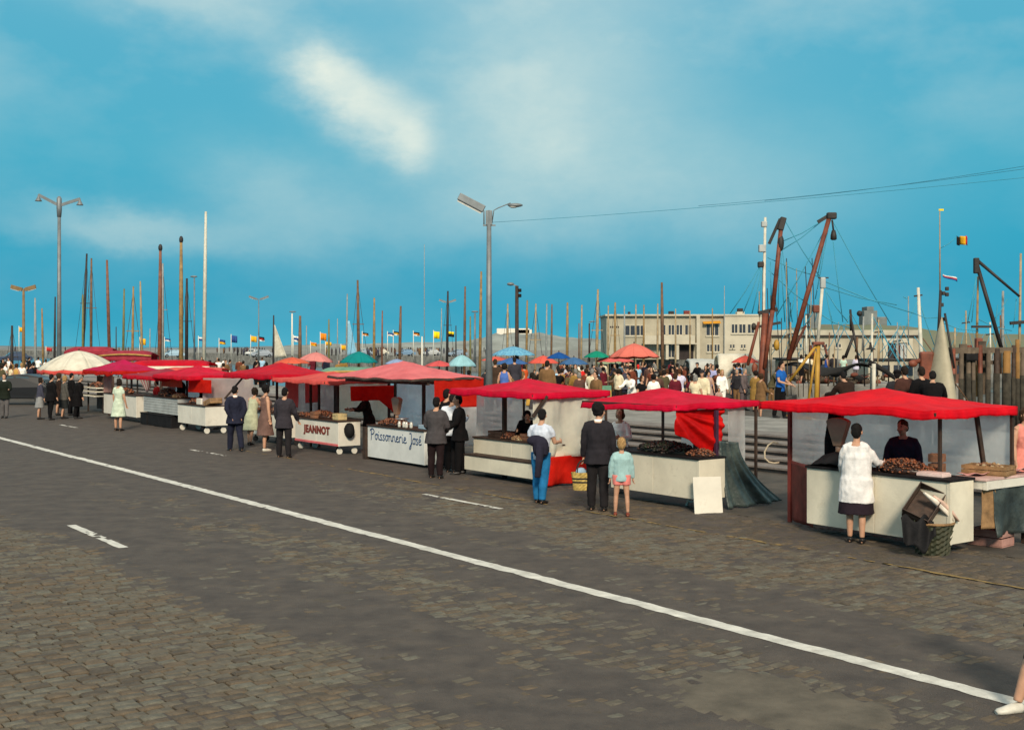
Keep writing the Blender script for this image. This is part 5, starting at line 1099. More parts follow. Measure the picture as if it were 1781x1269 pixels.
def fill(n, wh, ys, group, kinds):
    for k in range(n):
        x0, x1, w = wh[k % len(wh)]
        for _ in range(60):
            (tn, tm), (bn, bm) = RC.choice(tops), RC.choice(bots); key = RC.choice(kinds)
            what = {'suit': 'man in %s jacket and %s trousers', 'shirt': 'man in %s shirt and %s trousers', 'capman': 'capped man in %s jacket and %s trousers', 'stoop': 'bending man in %s jacket and %s trousers', 'skirt': 'woman in %s blouse and %s skirt', 'slacks': 'woman in %s sweater and %s slacks', 'wcoat': 'woman in long %s coat'}[key]
            lab = (what % (tn, bn) if what.count('%') == 2 else what % tn)+' '+w
            if lab not in seen_: break
        seen_.add(lab)
        put(key, RC.uniform(x0, x1), 0, lab, RC.choice((RC.uniform(120, 240), RC.uniform(-60, 60))), tm, bm, RC.choice(('dark', 'brown', 'black', 'grey', 'dark')), Y=RC.uniform(*ys), group=group)
fill(72, wheres, (50, 78), 'people on the quay', ('suit', 'shirt', 'capman', 'stoop', 'skirt', 'slacks', 'wcoat'))
fill(34, wheres, (40, 52), 'people on the quay', ('suit', 'shirt', 'capman', 'skirt', 'slacks', 'wcoat', 'stoop'))
fill(20, [(0, 60, 'far beyond the black car'), (330, 400, 'beyond the crimson canopies'), (410, 480, 'by the foot of the white sail'), (540, 600, 'under the dusty pink umbrella')], (72, 98), 'people far along the quay', ('suit', 'shirt', 'skirt', 'wcoat', 'capman'))
# ------------------------------------------------------------------ umbrellas of the quay market
def quay_umbrella(px, ya, yr, hw, Y, label, mats_, n=8, bulge=.5, tilt=0.0):
    p = Vector(((px-CX)/F*Y, Y, .14)); za = CAMZ-(ya-HOR)*Y/F; zr = CAMZ-(yr-HOR)*Y/F
    o = umbrella('market_umbrella', label, p, hw*Y/F, .14, zr, za, mats_, 'umbrellas of the quay market', n, .05, WOOD, px*.01, None, bulge)
    o.rotation_euler.x = tilt; return o
def ucl(name, r, g, b): return mat('umbrella_'+name, s2l(r, g, b), .75, .10, 2, .15, 30, trans=.25, spec=.2)
U_pink = ucl('pink', 232, 124, 108)
quay_umbrella(1104, 597, 621, 46, 57, 'biggest salmon pink umbrella on the quay, in front of the long cream building', [U_pink], 10, .6, .05)
quay_umbrella(1070, 618, 628, 34, 66, 'flat pink umbrella tucked under the biggest one', [ucl('rose', 224, 104, 100)])
quay_umbrella(1038, 610, 621, 23, 66, 'plain sea green umbrella between the blue and the salmon pink ones', [ucl('green', 16, 146, 118)], 8, .6)
quay_umbrella(1060, 620, 632, 24, 68, 'grey green speckled umbrella beside the sea green one', [mat('umbrella_speckled', s2l(96, 116, 88), .8, .5, 14, .2, 30, col2=s2l(150, 160, 130))], 8, .6)
quay_umbrella(972, 612, 623, 22, 65, 'deep royal blue umbrella on the quay', [ucl('royal', 22, 84, 158)], 8, .4)
quay_umbrella(998, 621, 633, 26, 64, 'slate blue umbrella below the deep royal blue one', [ucl('slate', 70, 112, 160)], 8, .55)
quay_umbrella(893, 602, 617, 38, 62, 'wide blue flowered umbrella with white hem behind the main lamp post', [mat('umbrella_flowered', s2l(56, 112, 150), .8, .5, 9, .2, 30, col2=s2l(120, 180, 200))], 12, .6)
quay_umbrella(890, 622, 632, 30, 58, 'small blue umbrella under the wide flowered one', [ucl('blue', 66, 110, 170)])
quay_umbrella(945, 618, 631, 28, 70, 'coral umbrella behind the men in coats', [ucl('coral', 230, 100, 84)])
quay_umbrella(862, 620, 626, 26, 68, 'flat coral umbrella behind the main lamp post', [MATS['umbrella_coral']])
quay_umbrella(803, 617, 636, 26, 60, 'pale ice blue umbrella above the end of the pink canopy', [ucl('ice', 160, 208, 216)], 10, .75)
quay_umbrella(764, 627, 636, 26, 60, 'faded red umbrella behind the pale pink canopy', [ucl('faded', 218, 92, 92)])
quay_umbrella(624, 611, 630, 34, 66, 'dark teal umbrella above the pale green tent', [ucl('teal', 8, 138, 138)], 8, .65)
quay_umbrella(545, 612, 627, 31, 66, 'dusty pink umbrella over the dark tables beyond the scarlet canopy', [ucl('dusty', 224, 142, 136)], 10, .6, .08)
quay_umbrella(508, 621, 631, 32, 62, 'orange red umbrella next to the dusty pink one', [ucl('orange', 226, 104, 76)])
quay_umbrella(690, 624, 632, 22, 72, 'pale lilac blue umbrella behind the peak of the pink canopy', [ucl('lilac', 150, 170, 204)])
quay_umbrella(1296, 618, 630, 24, 64, 'coral umbrella behind the white tarpaulin', [MATS['umbrella_coral']])
# tarpaulin covered stalls by the basin
def cover(label, px0, px1, yt, yb, Y, m, depth=2.2, round_=.6):
    a = WY(px0, yt, Y); b_ = WY(px1, yt, Y); w = b_.x-a.x; h = a.z-.14
    r = empty('covered_stall', ((a.x+b_.x)/2, Y, .14), 0, label, 'stall')
    b = MB(); b.sheet(lambda s, t: Vector(((s-.5)*w*(1-.02*math.sin(t*3)), depth*.5*math.cos(math.pi*(1-t)), max(.25, h*(1-.55*round_*abs(2*t-1)**2.2)*(1 if .02 < s < .98 else .93))+.03*noise.noise(Vector((s*6, t*5, px0)))-(.6*h if t in (0, 1) else 0))), 20, 16); b.build('tarpaulin', m, r, solid=.012)
    for s_ in (-1, 1):
        for t_ in (-1, 1): MB().beam((s_*(w/2-.1), t_*depth*.4, 0), (s_*(w/2-.1), t_*depth*.4, h*.7), .07).build('pole', WOOD, r)
cover('white tarpaulin covered stall with rounded top beside the rust red trawler posts', 1245, 1312, 615, 655, 66, T_white, 1.6, .9)
cover('low grey white tarpaulin stall beside the rounded white one', 1194, 1244, 624, 655, 70, mat('tarp_greywhite', s2l(178, 178, 172), .7, .12, 2, .2, 14), 2.4, .5)
b = MB()
for k in range(5): b.bx(-1.4+k*.7, -.8+k*.7, -.5, .5, 0, .5); 
def crates(px, Y, n, label, seed, m):
    R = random.Random(seed)
    for k in range(n):
        p = Vector(((px-CX)/F*Y+(k % 4)*.62-.9, Y+R.uniform(-.2, .2), .14+.34*(k//4)))
        b = MB(); b.bx(-.29, .29, -.2, .2, 0, .30); b.bx(-.30, .30, -.21, .21, .27, .32); b.bx(-.30, .30, -.21, .21, .12, .16)
        tag(b.build('fish_bin', m, loc=p, rz=R.uniform(-.1, .1), bev=.01), '%s, %s from left in %s row of %s' % (label[0], ('first', 'second', 'third', 'fourth')[k % 4], ('bottom', 'top')[k//4], label[1]), 'bin', label[1])
crates(1085, 50, 8, ('dark fish bin', 'pile below big pink umbrella'), 1, DARKM)
crates(1212, 54, 8, ('black fish bin', 'pile before the grey white tarpaulin'), 2, DARKM)
crates(556, 60, 8, ('black fish bin', 'pile under the dusty pink umbrella'), 3, DARKM)
o = empty('folding_chair', WY(1057, 690, 46)*1, .3, 'mint green folding chair with yellow legs behind the red canopies', 'chair'); o.location.z = .14
MB().box((0, 0, .45), (.45, .42, .03)).build('seat', T_green, o); MB().box((0, .21, .80), (.45, .03, .55)).build('backrest', T_green, o)
for sx in (-1, 1):
    for sy in (-1, 1): MB().beam((sx*.2, sy*.18, 0), (sx*.2, sy*.18, .45 if sy < 0 else .9), .035).build('leg', mat('chair_yellow', s2l(200, 170, 90), .5, .1, 5, .1, 20), o)
# ------------------------------------------------------------------ street lamps
GALV = mat('lamp_steel', (0.19, 0.21, 0.22), .5, .2, 2, .1, 30, metal=.3); CONC = mat('lamp_concrete', (0.30, 0.29, 0.27), .8, .2, 2, .2, 30)
LGT = mat('lamp_diffuser', (0.55, 0.55, 0.50), .4, .1, 8, .1, 30)
def lampbase(px, Y): p = Vector(((px-CX)/F*Y, Y, 0)); p.z = 0.0 if uv_of(p)[1] < 20 else (.575 if uv_of(p)[1] < 28 else (.14 if Y < 75 else .5)); return p
def lz(y, Y, p): return CAMZ-(y-HOR)*Y/F-p.z
Y = 39.5; p = lampbase(850.5, Y); ml = empty('street_lamp', p, 0, 'tall main lamp post with one long slanted tube light and one small arm light', 'street lamp'); q = Y/F
top = lz(366, Y, p)
MB().tube([(0, 0, 0), (0, 0, top*.45), (0, 0, top)], [.13, .10, .075], 12).build('pole', GALV, ml)
MB().box((.0, 0, top-.25), (.22, .12, .50)).build('fuse_box', GALV, ml, bev=.02); MB().beam((-.20, 0, top-.50), (.22, 0, top-.50), .05).build('cross_bar', GALV, ml)
MB().tube([(-.17, 0, top-.50), (-.17, 0, top-.02), (-.26, 0, top+.05)], .022, 7).build('arm', GALV, ml)
a = Vector(((798-850.5)*q, 0, lz(341, Y, p))); b_ = Vector(((842-850.5)*q, 0, lz(364, Y, p))); d = (b_-a).normalized(); n_ = Vector((d.z, 0, -d.x))
MB().beam(a, b_, .15, .24).build('lamp_housing', GALV, ml, bev=.02); MB().beam(a+d*.03-n_*-.085, b_-d*.03-n_*-.085, .03, .20).build('tube_cover', LGT, ml)
MB().tube([(.10, 0, top-.42), (.16, 0, top+.0), (.30, 0, top+.08), ((888-850.5)*q, 0, lz(353, Y, p))], .018, 7).build('arm', GALV, ml)
MB().ell(((896-850.5)*q, 0, lz(357, Y, p)), (.26, .12, .07), 14, 7).build('lamp_head', GALV, ml); MB().ell(((893-850.5)*q, 0, lz(359, Y, p)), (.15, .09, .06), 12, 6).build('glass_bowl', LGT, ml)
LAMP_TOP = p+Vector((.1, 0, top-.4))
Y = 57; p = lampbase(103, Y); l2 = empty('street_lamp', p, 0, 'tall lamp post with two drooping bell shaped lamps behind the white umbrella', 'street lamp'); q = Y/F; top = lz(345, Y, p)
MB().tube([(0, 0, 0), (0, 0, top)], [.12, .075], 12).build('pole', GALV, l2); MB().lathe([(.10, -.9), (.13, -.5), (.12, 0), (.05, .1)], (0, 0, top), 10).build('collar', GALV, l2)
for sx, px, yy in ((-1, 67, 339), (1, 139, 346)):
    MB().beam((0, 0, top-.35), ((px-103)*q, 0, lz(yy, Y, p)), .05, .14).build('arm', GALV, l2)
    MB().lathe([(.02, .35), (.05, .22), (.14, .05), (.17, 0), (.12, 0)], ((px-103)*q, 0, lz(yy+11, Y, p)), 12).build('lamp_head', GALV, l2); MB().tube([((px-103)*q, 0, lz(yy+11, Y, p)+.3), ((px-103)*q, 0, lz(yy, Y, p))], .015, 5).build('hanger', GALV, l2)
def vlamp(px, yt, hwl, hwr, up, Y, label, m=GALV, r=.07):
    p = lampbase(px, Y); o = empty('street_lamp', p, 0, label, 'street lamp', 'double armed lamps beyond the market'); q = Y/F; top = lz(yt, Y, p)
    MB().tube([(0, 0, 0), (0, 0, top)], [r*1.4, r*.8], 8).build('pole', m, o)
    for dx in (-hwl, hwr):
        e = Vector((dx*q, 0, top+up*q)); s_ = Vector((dx*q*.12, 0, top-.05)); MB().beam(s_, e, .10, .22).build('lamp_arm', m, o); MB().beam(s_.lerp(e, .25)-Vector((0, 0, .07)), e-Vector((0, 0, .07)), .03, .18).build('tube_cover', LGT, o)
vlamp(41, 502, 22, 21, 4, 72, 'double armed lamp on an ochre post at the far end of the quay', mat('lamp_ochre', (0.22, 0.14, 0.06), .7, .2, 3, .2, 20), .09)
vlamp(450, 520, 17, 17, 5, 150, 'thin pale double armed lamp beyond the scarlet canopy'); vlamp(778, 525, 14, 15, 4, 165, 'faint double armed lamp left of the main lamp post among the masts'.replace('left of', 'not far from'))
def slamp(px, yt, Y, label, dx=-12, boxes=False, m=WOOD, r=.09):
    p = lampbase(px, Y); o = empty('street_lamp', p, 0, label, 'street lamp'); q = Y/F; top = lz(yt, Y, p)
    MB().tube([(0, 0, 0), (0, 0, top)], [r*1.3, r], 8).build('pole', m, o); MB().ell((dx*q, 0, top+3*q), (8*q*.8, .12, .09), 10, 6).build('lamp_head', GALV, o); MB().beam((0, 0, top), (dx*q, 0, top+2.5*q), .05).build('arm', GALV, o)
    if boxes:
        for k in (8, 17): MB().box((5*q, 0, top-k*q), (6*q, .18, 6*q)).build('loudspeaker', DARKM, o, bev=.03)
slamp(899, 497, 62, 'dark wooden lamp post with two loudspeakers behind the flowered umbrella', -11, True); slamp(826, 545, 120, 'low flat headed lamp standing near the main lamp post', 0, False, GALV, .1)
slamp(1025, 562, 160, 'short lamp post far behind the sea green umbrella', 5, False, WOOD, .1); slamp(508, 545, 160, 'thin white lamp post beside the white sail', 1, False, PAINT, .1); slamp(338, 484, 100, 'curved arm lamp beside the tall cream mast', -1, False, GALV, .06)
# ------------------------------------------------------------------ boats whose masts stand above the market
BW = {'ochre': mat('mast_ochre', (0.30, 0.185, 0.070), .6, .3, 3, .2, 20), 'brown': mat('mast_brown', (0.16, 0.085, 0.045), .6, .3, 3, .2, 20), 'dark': mat('mast_dark', (0.030, 0.024, 0.024), .6, .3, 3, .2, 20), 'red': mat('mast_redbrown', (0.21, 0.085, 0.050), .6, .3, 3, .2, 20),
      'cream': mat('mast_cream', (0.60, 0.56, 0.46), .5, .15, 3, .1, 20), 'grey': mat('mast_grey', (0.27, 0.28, 0.27), .6, .2, 3, .2, 20), 'tan': mat('mast_tan', (0.36, 0.26, 0.145), .6, .25, 3, .2, 20), 'white': PAINT, 'green': mat('mast_green', (0.17, 0.16, 0.06), .6, .2, 3, .2, 20)}
def hull_mesh(L, B, H, m, name='hull'):
    b = MB(); n = 14; k = 6
    def fn(s, t):
        x = (s-.5)*L; w = B*.5*(max(0,math.sin(math.pi*min(1, s*.92+.08)))**.6); a = math.pi*(t-.5); sheer = H*(1+.25*(2*s-1)**2)
        return Vector((x, w*math.sin(a)*(1 if abs(t-.5) < .5 else 1), -.5+(sheer+.5)*(1-math.cos(a))**.8))
    b.sheet(fn, n, k*2)
    b.sheet(lambda s, t: Vector(((s-.5)*L*.97, (t-.5)*B*.92*(max(0,math.sin(math.pi*min(1, s*.92+.08)))**.6), H*.86)), n, 2, m=1)
    return b.mesh(name, [m, WOOD])
HULLS = [hull_mesh(6.0, 1.9, .7, mat('hull_%s' % c, v, .5, .15, 2, .1, 15)) for c, v in (('blue', (.03, .08, .16)), ('white', (.6, .58, .52)), ('green', (.03, .10, .07)))]
nboat = [0]
def boat(px0, y0, px1, y1, wpx, col, desc, Y=None, extra=None, r1=.6):
    k = nboat[0]; nboat[0] += 1
    Y = Y or (82+(k*37 % 5)*9 if px0 < 400 else 92+(k*37 % 6)*9)
    a = WY(px0, y0, Y); t = WY(px1, y1, Y); a.z = -1.9
    if y0 < 1: pass
    a.x = t.x+(a.x-t.x)*1.0
    o = empty('sailing_boat', (a.x, Y, -2.25), 1.2+.3*(k % 3), desc, 'boat', 'moored boats with bare masts')
    h = bpy.data.objects.new('hull', HULLS[k % 3]); C.objects.link(h); h.parent = o
    R = Matrix.Rotation(-o.rotation_euler.z, 3, 'Z'); d = R@(t-Vector((a.x, Y, -2.25)))
    w = wpx*Y/F*.5*.95
    MB().tube([(0, 0, .4), d*.7, d], [w, w*.95, w*r1], 8).build('mast', BW[col], o)
    if 'head' in desc: MB().ell(tuple(d), (w*1.0, w*1.0, w*1.8), 7, 5).build('masthead', BW['dark'], o)
    if wpx >= 4.5 and k % 2 == 0:
        for sx in (-1, 1): MB().tube([d*.97, d*.5+R@Vector((sx*.55, .1, 0)), R@Vector((sx*1.1, .3, 1.2))], .018, 4).build('stay', BW['dark'], o)
        c_ = d*.66; MB().beam(c_-R@Vector((.45, 0, 0)), c_+R@Vector((.45, 0, 0)), .06).build('crosstree', BW[col], o)
    return o, d
masts = [
 (20, 625, 21, 566, 6, 'dark', 'boat with short thick black mast at the far end by the black car'), (62, 604, 61, 518, 5, 'grey', 'boat with grey mast between the ochre lamp and the bell lamps'), (76, 620, 73, 536, 4, 'ochre', 'boat with plain ochre mast between the ochre lamp and the bell lamps'),
 (94, 604, 96, 516, 4, 'dark', 'boat with dark mast close to the pole of the bell lamps'), (141, 606, 151, 441, 5.5, 'dark', 'boat with dark raking mast above the white umbrella'), (144, 606, 144, 512, 4, 'green', 'boat with olive mast crossing the dark raking one'), (158, 606, 159, 449, 5, 'brown', 'boat with upright brown mast beside the dark raking one'),
 (192, 606, 186, 452, 6.5, 'red', 'boat with thick reddish mast tilting over the magenta canopy'), (202, 606, 202, 568, 2.5, 'dark', 'boat with tiny dark mast beside the thick reddish one'), (213, 606, 216, 502, 4.5, 'green', 'boat with yellow green mast behind the dusty pink tent'), (229, 606, 232, 498, 5, 'ochre', 'boat with ochre mast leaning over the dusty pink tent'),
 (249, 606, 244, 489, 4.5, 'tan', 'boat with tan mast tilting away over the dusty pink tent'), (260, 606, 261, 571, 2.5, 'grey', 'boat with tiny grey mast beyond the dusty pink tent'), (277, 620, 279, 431, 8, 'red', 'boat with heavy red brown mast and pennant head'), (283, 620, 283, 458, 5, 'grey', 'boat with grey mast just behind the heavy red brown one'),
 (315, 620, 315, 417, 8, 'ochre', 'boat with tall heavy ochre mast with knobbed head'), (324, 620, 325, 484, 6.5, 'dark', 'boat with black mast beside the tall heavy ochre one'), (354, 625, 358, 368, 7, 'cream', 'boat with the tallest mast of all, painted cream'),
 (475, 622, 476, 548, 4, 'dark', 'boat with half raised white sail on a dark mast'), (521, 625, 522, 549, 7, 'brown', 'boat with stout dark brown mast beside the white sail'), (533, 600, 533, 566, 3, 'grey', 'boat with short grey mast near the stout dark brown one'), (572, 606, 572, 555, 4, 'green', 'boat with short olive mast over the dusty pink umbrella'), (587, 606, 587, 554, 2.5, 'grey', 'boat with thin grey mast over the dusty pink umbrella'),
 (602, 612, 604, 511, 3.5, 'grey', 'boat with grey mast carrying a slack pale blue sail'), (625, 612, 622, 487, 6, 'brown', 'boat with high brown mast over the teal umbrella'), (650, 615, 651, 518, 5, 'ochre', 'boat with ochre mast just past the teal umbrella'), (664, 612, 665, 540, 3.5, 'red', 'boat with slim reddish mast past the teal umbrella'),
 (694, 622, 697, 532, 6, 'brown', 'boat with brown mast behind the peak of the pink canopy'), (777, 626, 779, 506, 5, 'dark', 'boat with dark mast in front of the faint double armed lamp'), (767, 622, 768, 536, 2.5, 'grey', 'boat with very thin mast beside the faint double armed lamp'), (793, 606, 793, 566, 3, 'dark', 'boat with small dark mast between the yellow flag and the main lamp post'),
 (807, 620, 809, 498, 5, 'brown', 'boat with brown mast above the ice blue umbrella'), (818, 622, 818, 550, 4, 'green', 'boat with green tinged mast above the ice blue umbrella'), (834, 630, 837, 472, 6, 'ochre', 'boat with tall ochre mast next to the main lamp post'),
 (882, 612, 883, 528, 4.5, 'tan', 'boat with tan mast between the main lamp post and the loudspeaker post'), (915, 612, 917, 522, 4.5, 'ochre', 'boat with ochre mast just past the loudspeaker post'), (930, 612, 932, 528, 4.5, 'tan', 'boat with tan mast above the flowered umbrella edge'), (949, 612, 951, 528, 3.5, 'grey', 'boat with pale grey mast in a close pair'), (958, 612, 960, 529, 4, 'brown', 'boat with brown mast in a close pair'),
 (986, 614, 987, 526, 5.5, 'ochre', 'boat with ochre mast behind the royal blue umbrella'), (1010, 615, 1012, 530, 4, 'tan', 'boat with tan mast between the blue and green umbrellas'), (1007, 606, 1007, 562, 3, 'brown', 'boat with stubby brown mast between the blue and green umbrellas'), (1036, 610, 1040, 503, 6, 'tan', 'boat with stout tan mast behind the sea green umbrella'),
 (1057, 620, 1058, 531, 3.5, 'tan', 'boat with thin tan mast at the corner of the cream building'), (1069, 620, 1070, 526, 5, 'ochre', 'boat with ochre mast before the blank end of the cream building'), (1086, 612, 1086, 531, 3.5, 'grey', 'boat with grey mast beside the first windows of the cream building'), (1105, 600, 1106, 529, 3.5, 'tan', 'boat with thin tan mast in front of the first windows of the cream building'), (1119, 604, 1120, 530, 4, 'ochre', 'boat with ochre mast at the edge of the first windows'),
 (1143, 612, 1144, 528, 4, 'tan', 'boat with tan mast in front of the balcony'), (1153, 630, 1151, 491, 6.5, 'brown', 'boat with high dark mast crossing the balcony of the cream building'), (1175, 620, 1175, 537, 3.5, 'tan', 'boat with thin tan mast before the balcony doors'), (1200, 616, 1200, 540, 3, 'tan', 'boat with slim tan mast at the end of the balcony'),
 (1239, 616, 1239, 536, 3, 'ochre', 'boat with slim ochre mast before the orange awning'), (1259, 600, 1260, 497, 2, 'grey', 'boat with whip thin grey mast over the cream building'), (738, 620, 738, 425, 1.6, 'grey', 'boat with very high thread thin mast over the pink canopy'), (734, 630, 734, 585, 4, 'white', 'boat with short white mast behind the pink canopy')]
for m_ in masts:
    o, d = boat(*m_)
    if 'half raised white sail' in m_[6]:
        q = o.location.y/F; Rm = Matrix.Rotation(-o.rotation_euler.z, 3, 'Z'); x0 = o.location
        b = MB(); b.sheet(lambda s, t: Rm@(WY(476+s*(22-20*t)*1.0, 622-(622-565)*t, x0.y)+Vector((0, .5*math.sin(s*2.5)*(1-t), 0))-x0), 8, 10); b.build('sail', T_white, o, solid=.02)
    if 'slack pale blue sail' in m_[6]:
        Rm = Matrix.Rotation(-o.rotation_euler.z, 3, 'Z'); x0 = o.location
        b = MB(); b.sheet(lambda s, t: Rm@(WY(604+s*(17-13*t), 619-(619-558)*t, x0.y)+Vector((0, .5*math.sin(s*2.5)*(1-t), 0))-x0), 8, 10); b.build('sail', K('sail_blue', 140, 190, 215), o, solid=.02)
# ------------------------------------------------------------------ flags along the far quay
def flag(px, yt, h, cols, desc, Y=190, w=11, side=1, pole_to=610):
    a = WY(px, pole_to, Y); a.z = .55; o = empty('flag', (a.x, Y, a.z), 0, desc, 'flag', 'flags along the far quay'); q = Y/F
    top = CAMZ-(yt-HOR)*q-a.z
    MB().tube([(0, 0, 0), (0, 0, top+.2)], .06, 6).build('pole', PAINT, o)
    b = MB(); n = len(cols)
    for k in range(n):
        b.sheet(lambda s, t: Vector((side*w*q*(s*.96+.02), .25*math.sin(s*6+k), top-h*q*((k+t)/n)-.12*s)), 8, 2, m=k)
    b.build('cloth', cols, o, solid=.03)
fy = K('flag_yellow', 240, 176, 40); fye = K('flag_lemon', 250, 214, 30); fw = K('flag_white', 232, 232, 228); fr = K('flag_red', 190, 50, 44); fb = K('flag_blue', 50, 80, 140); fk = K('flag_black', 30, 30, 30); fo = K('flag_orange', 236, 140, 40)
for t_ in ((33, 569, 8, [fy], 'yellow flag near the black mast at the far end'), (80, 604, 6, [fr], 'small red flag by the ochre mast and bell lamps'), (243, 588, 11, [fy], 'round yellow flag beyond the dusty pink tent'), (286, 588, 5, [fb, fw], 'blue and white flag behind the heavy red brown mast'), (345, 586, 6, [fw, fb], 'white and blue flag by the tall cream mast'),
           (381, 590, 8, [fb, fy], 'blue over yellow flag past the tall cream mast'), (402, 583, 12, [fb], 'limp blue flag between the yellow ones', ), (436, 584, 10, [fy], 'orange yellow flag on the thin pale lamp'), (449, 585, 8, [fk, fr, fw], 'black red and white flag beside the thin pale lamp'), (510, 584, 10, [fw, fb, fw], 'blue and white flag by the stout dark brown mast'),
           (557, 579, 12, [fo], 'large orange flag over the dusty pink umbrella'), (540, 595, 6, [fo, fy], 'orange and yellow pennant under the large orange flag'), (566, 594, 6, [fy], 'low yellow pennant beside the large orange flag'), (593, 600, 8, [fy], 'little yellow flag by the slack pale blue sail'), (630, 578, 6, [fk, fo, fw], 'black orange and white flag past the high brown mast'),
           (674, 578, 6, [fb, fw], 'blue and white flag past the slim reddish mast'), (684, 576, 7, [fk, fy, fw], 'black yellow and white flag next to the brown mast'), (719, 577, 7, [fk, fo, fw], 'tricolour flag beyond the peak of the pink canopy'), (754, 576, 12, [fye], 'bright lemon flag beside the dark mast'), (779, 576, 9, [fye, fk], 'lemon and black flag behind the dark mast')):
    flag(*t_)
# ------------------------------------------------------------------ cars
def car(label, p, rz, col, L=4.1, group=None, big=False, glassm=None):
    r = empty('parked_car', p, rz, label, 'car', group); M = mat('car_%s' % col[0], col[1], .35, .05, 3, 0, spec=.35); GL_ = glassm or mat('car_glass', (0.05, 0.07, 0.08), .08, .05, 3, 0, spec=.7)
    prof = [(-.5, .30), (-.5, .62), (-.46, .76), (-.22, .84), (-.12, 1.30), (.0, 1.42), (.16, 1.42), (.27, 1.30), (.36, .88), (.49, .80), (.5, .55), (.5, .30)]
    b = MB(); W_ = .78
    n = len(prof)
    def sec(y, inset): return [Vector((x*L, y*(1-(.16 if z > .9 else 0)*inset), z)) for x, z in prof]
    vs = sec(-W_, 1)+sec(W_, 1); b.add(vs, [tuple(range(n)), tuple(reversed(range(n, 2*n)))]+[(k, n+k, n+(k+1) % n, (k+1) % n) for k in range(n)], False); b.build('body', M, r, bev=.04)
    for sy in (-1, 1):
        for x0, x1, x2, x3 in ((-.17, -.115, .01, .01), (.035, .035, .155, .245)):
            w = MB(); y = sy*(W_*.845+.004)
            w.add([(x0*L, sy*(W_*.93), .90), (x3*L if x3 > .1 else x3*L, sy*(W_*.93), .90), (x2*L, sy*(W_*.845), 1.33), (x1*L, sy*(W_*.845), 1.33)], [(0, 1, 2, 3)]); w.build('window', GL_, r, solid=.03)
        for wx in (-.31, .30):
            t = MB(); t.tube([(wx*L, sy*(W_-.16), .31), (wx*L, sy*(W_+.02), .31)], .31, 16); ty = t.build('wheel', RUB, r)
            t = MB(); t.tube([(wx*L, sy*(W_+.0), .31), (wx*L, sy*(W_+.03), .31)], .16, 12); t.build('hubcap', ZINC, ty)
    for x, z0, z1, xx in ((-.235, .88, 1.27, -.135), (.365, .92, 1.28, .285)):
        w = MB(); w.add([(x*L, -.62, z0), (x*L, .62, z0), (xx*L, .56, z1), (xx*L, -.56, z1)], [(0, 1, 2, 3)]); w.build('windscreen', GL_, r, solid=.03)
    for sy in (-1, 1):
        for x in (-.5, .5): MB().ell((x*L, sy*.58, .62), (.03, .09, .09), 8, 5).build('headlight' if x < 0 else 'tail_light', LGT if x < 0 else REDB, r)
    MB().bx(-.52*L, -.495*L, -.7, .7, .34, .44).build('bumper', ZINC, r, bev=.02)
car('black car parked behind the customers of the white umbrella', Vector((-23.4, 55.8, 0)), .05, ('black', (.012, .012, .014)), 4.5)
fg_ = 'cars parked along the far quay'
for px, y, Y, c, lab in ((440, 0, 250, ('white', (.62, .62, .60)), 'white car parked far off beyond the woman in pale yellow'), (300, 0, 215, ('pale_blue', (.36, .50, .60)), 'pale blue car parked between the heavy ochre mast and the dusty pink tent'), (25, 0, 150, ('navy', (.05, .07, .12)), 'dark blue car parked behind the crowd at the far end'), (660, 0, 260, ('cream', (.6, .56, .46)), 'cream car parked near the teal umbrella'),
                  (705, 0, 240, ('mid_blue', (.18, .28, .40)), 'mid blue car parked behind the peak of the pink canopy'), (632, 0, 245, ('greyblue', (.30, .36, .42)), 'grey blue car parked behind the teal umbrella'), (795, 0, 230, ('steel', (.25, .32, .40)), 'steel blue car parked behind the ice blue umbrella'), (750, 0, 250, ('light_grey', (.45, .46, .46)), 'light grey car parked under the lemon flag'), (455, 0, 215, ('steel2', (.33, .36, .40)), 'grey car parked in front of the white far one')):
    car(lab, Vector(((px-CX)/F*Y, Y, .56)), .6 if px != 440 else 1.3, c, 4.1, fg_)
# far crowd strolling on the far quay: reads as one mass
b = MB(); R = random.Random(5)
for k in range(130):
    px = R.choice((R.uniform(-20, 480), R.uniform(560, 850), R.gauss(650, 22), R.gauss(735, 20), R.gauss(420, 25))); Y = R.uniform(230, 420); p = Vector(((px-CX)/F*Y, Y, .56)); h = R.uniform(1.5, 1.75); m_ = R.randrange(6)
    b.tube([p+Vector((0, 0, 0)), p+Vector((0, 0, h*.5)), p+Vector((0, 0, h*.82)), p+Vector((0, 0, h*.86))], [.12, .20, .22, .07], 6, m=m_); b.ell(p+Vector((0, 0, h*.93)), (.10, .11, .12), 6, 4, m=6)
tag(b.build('far_crowd', [char, grey, dgrey, brown, slate, tan, HAIRM['dark']]), 'distant crowd strolling on the far quay', 'crowd', kind='stuff')
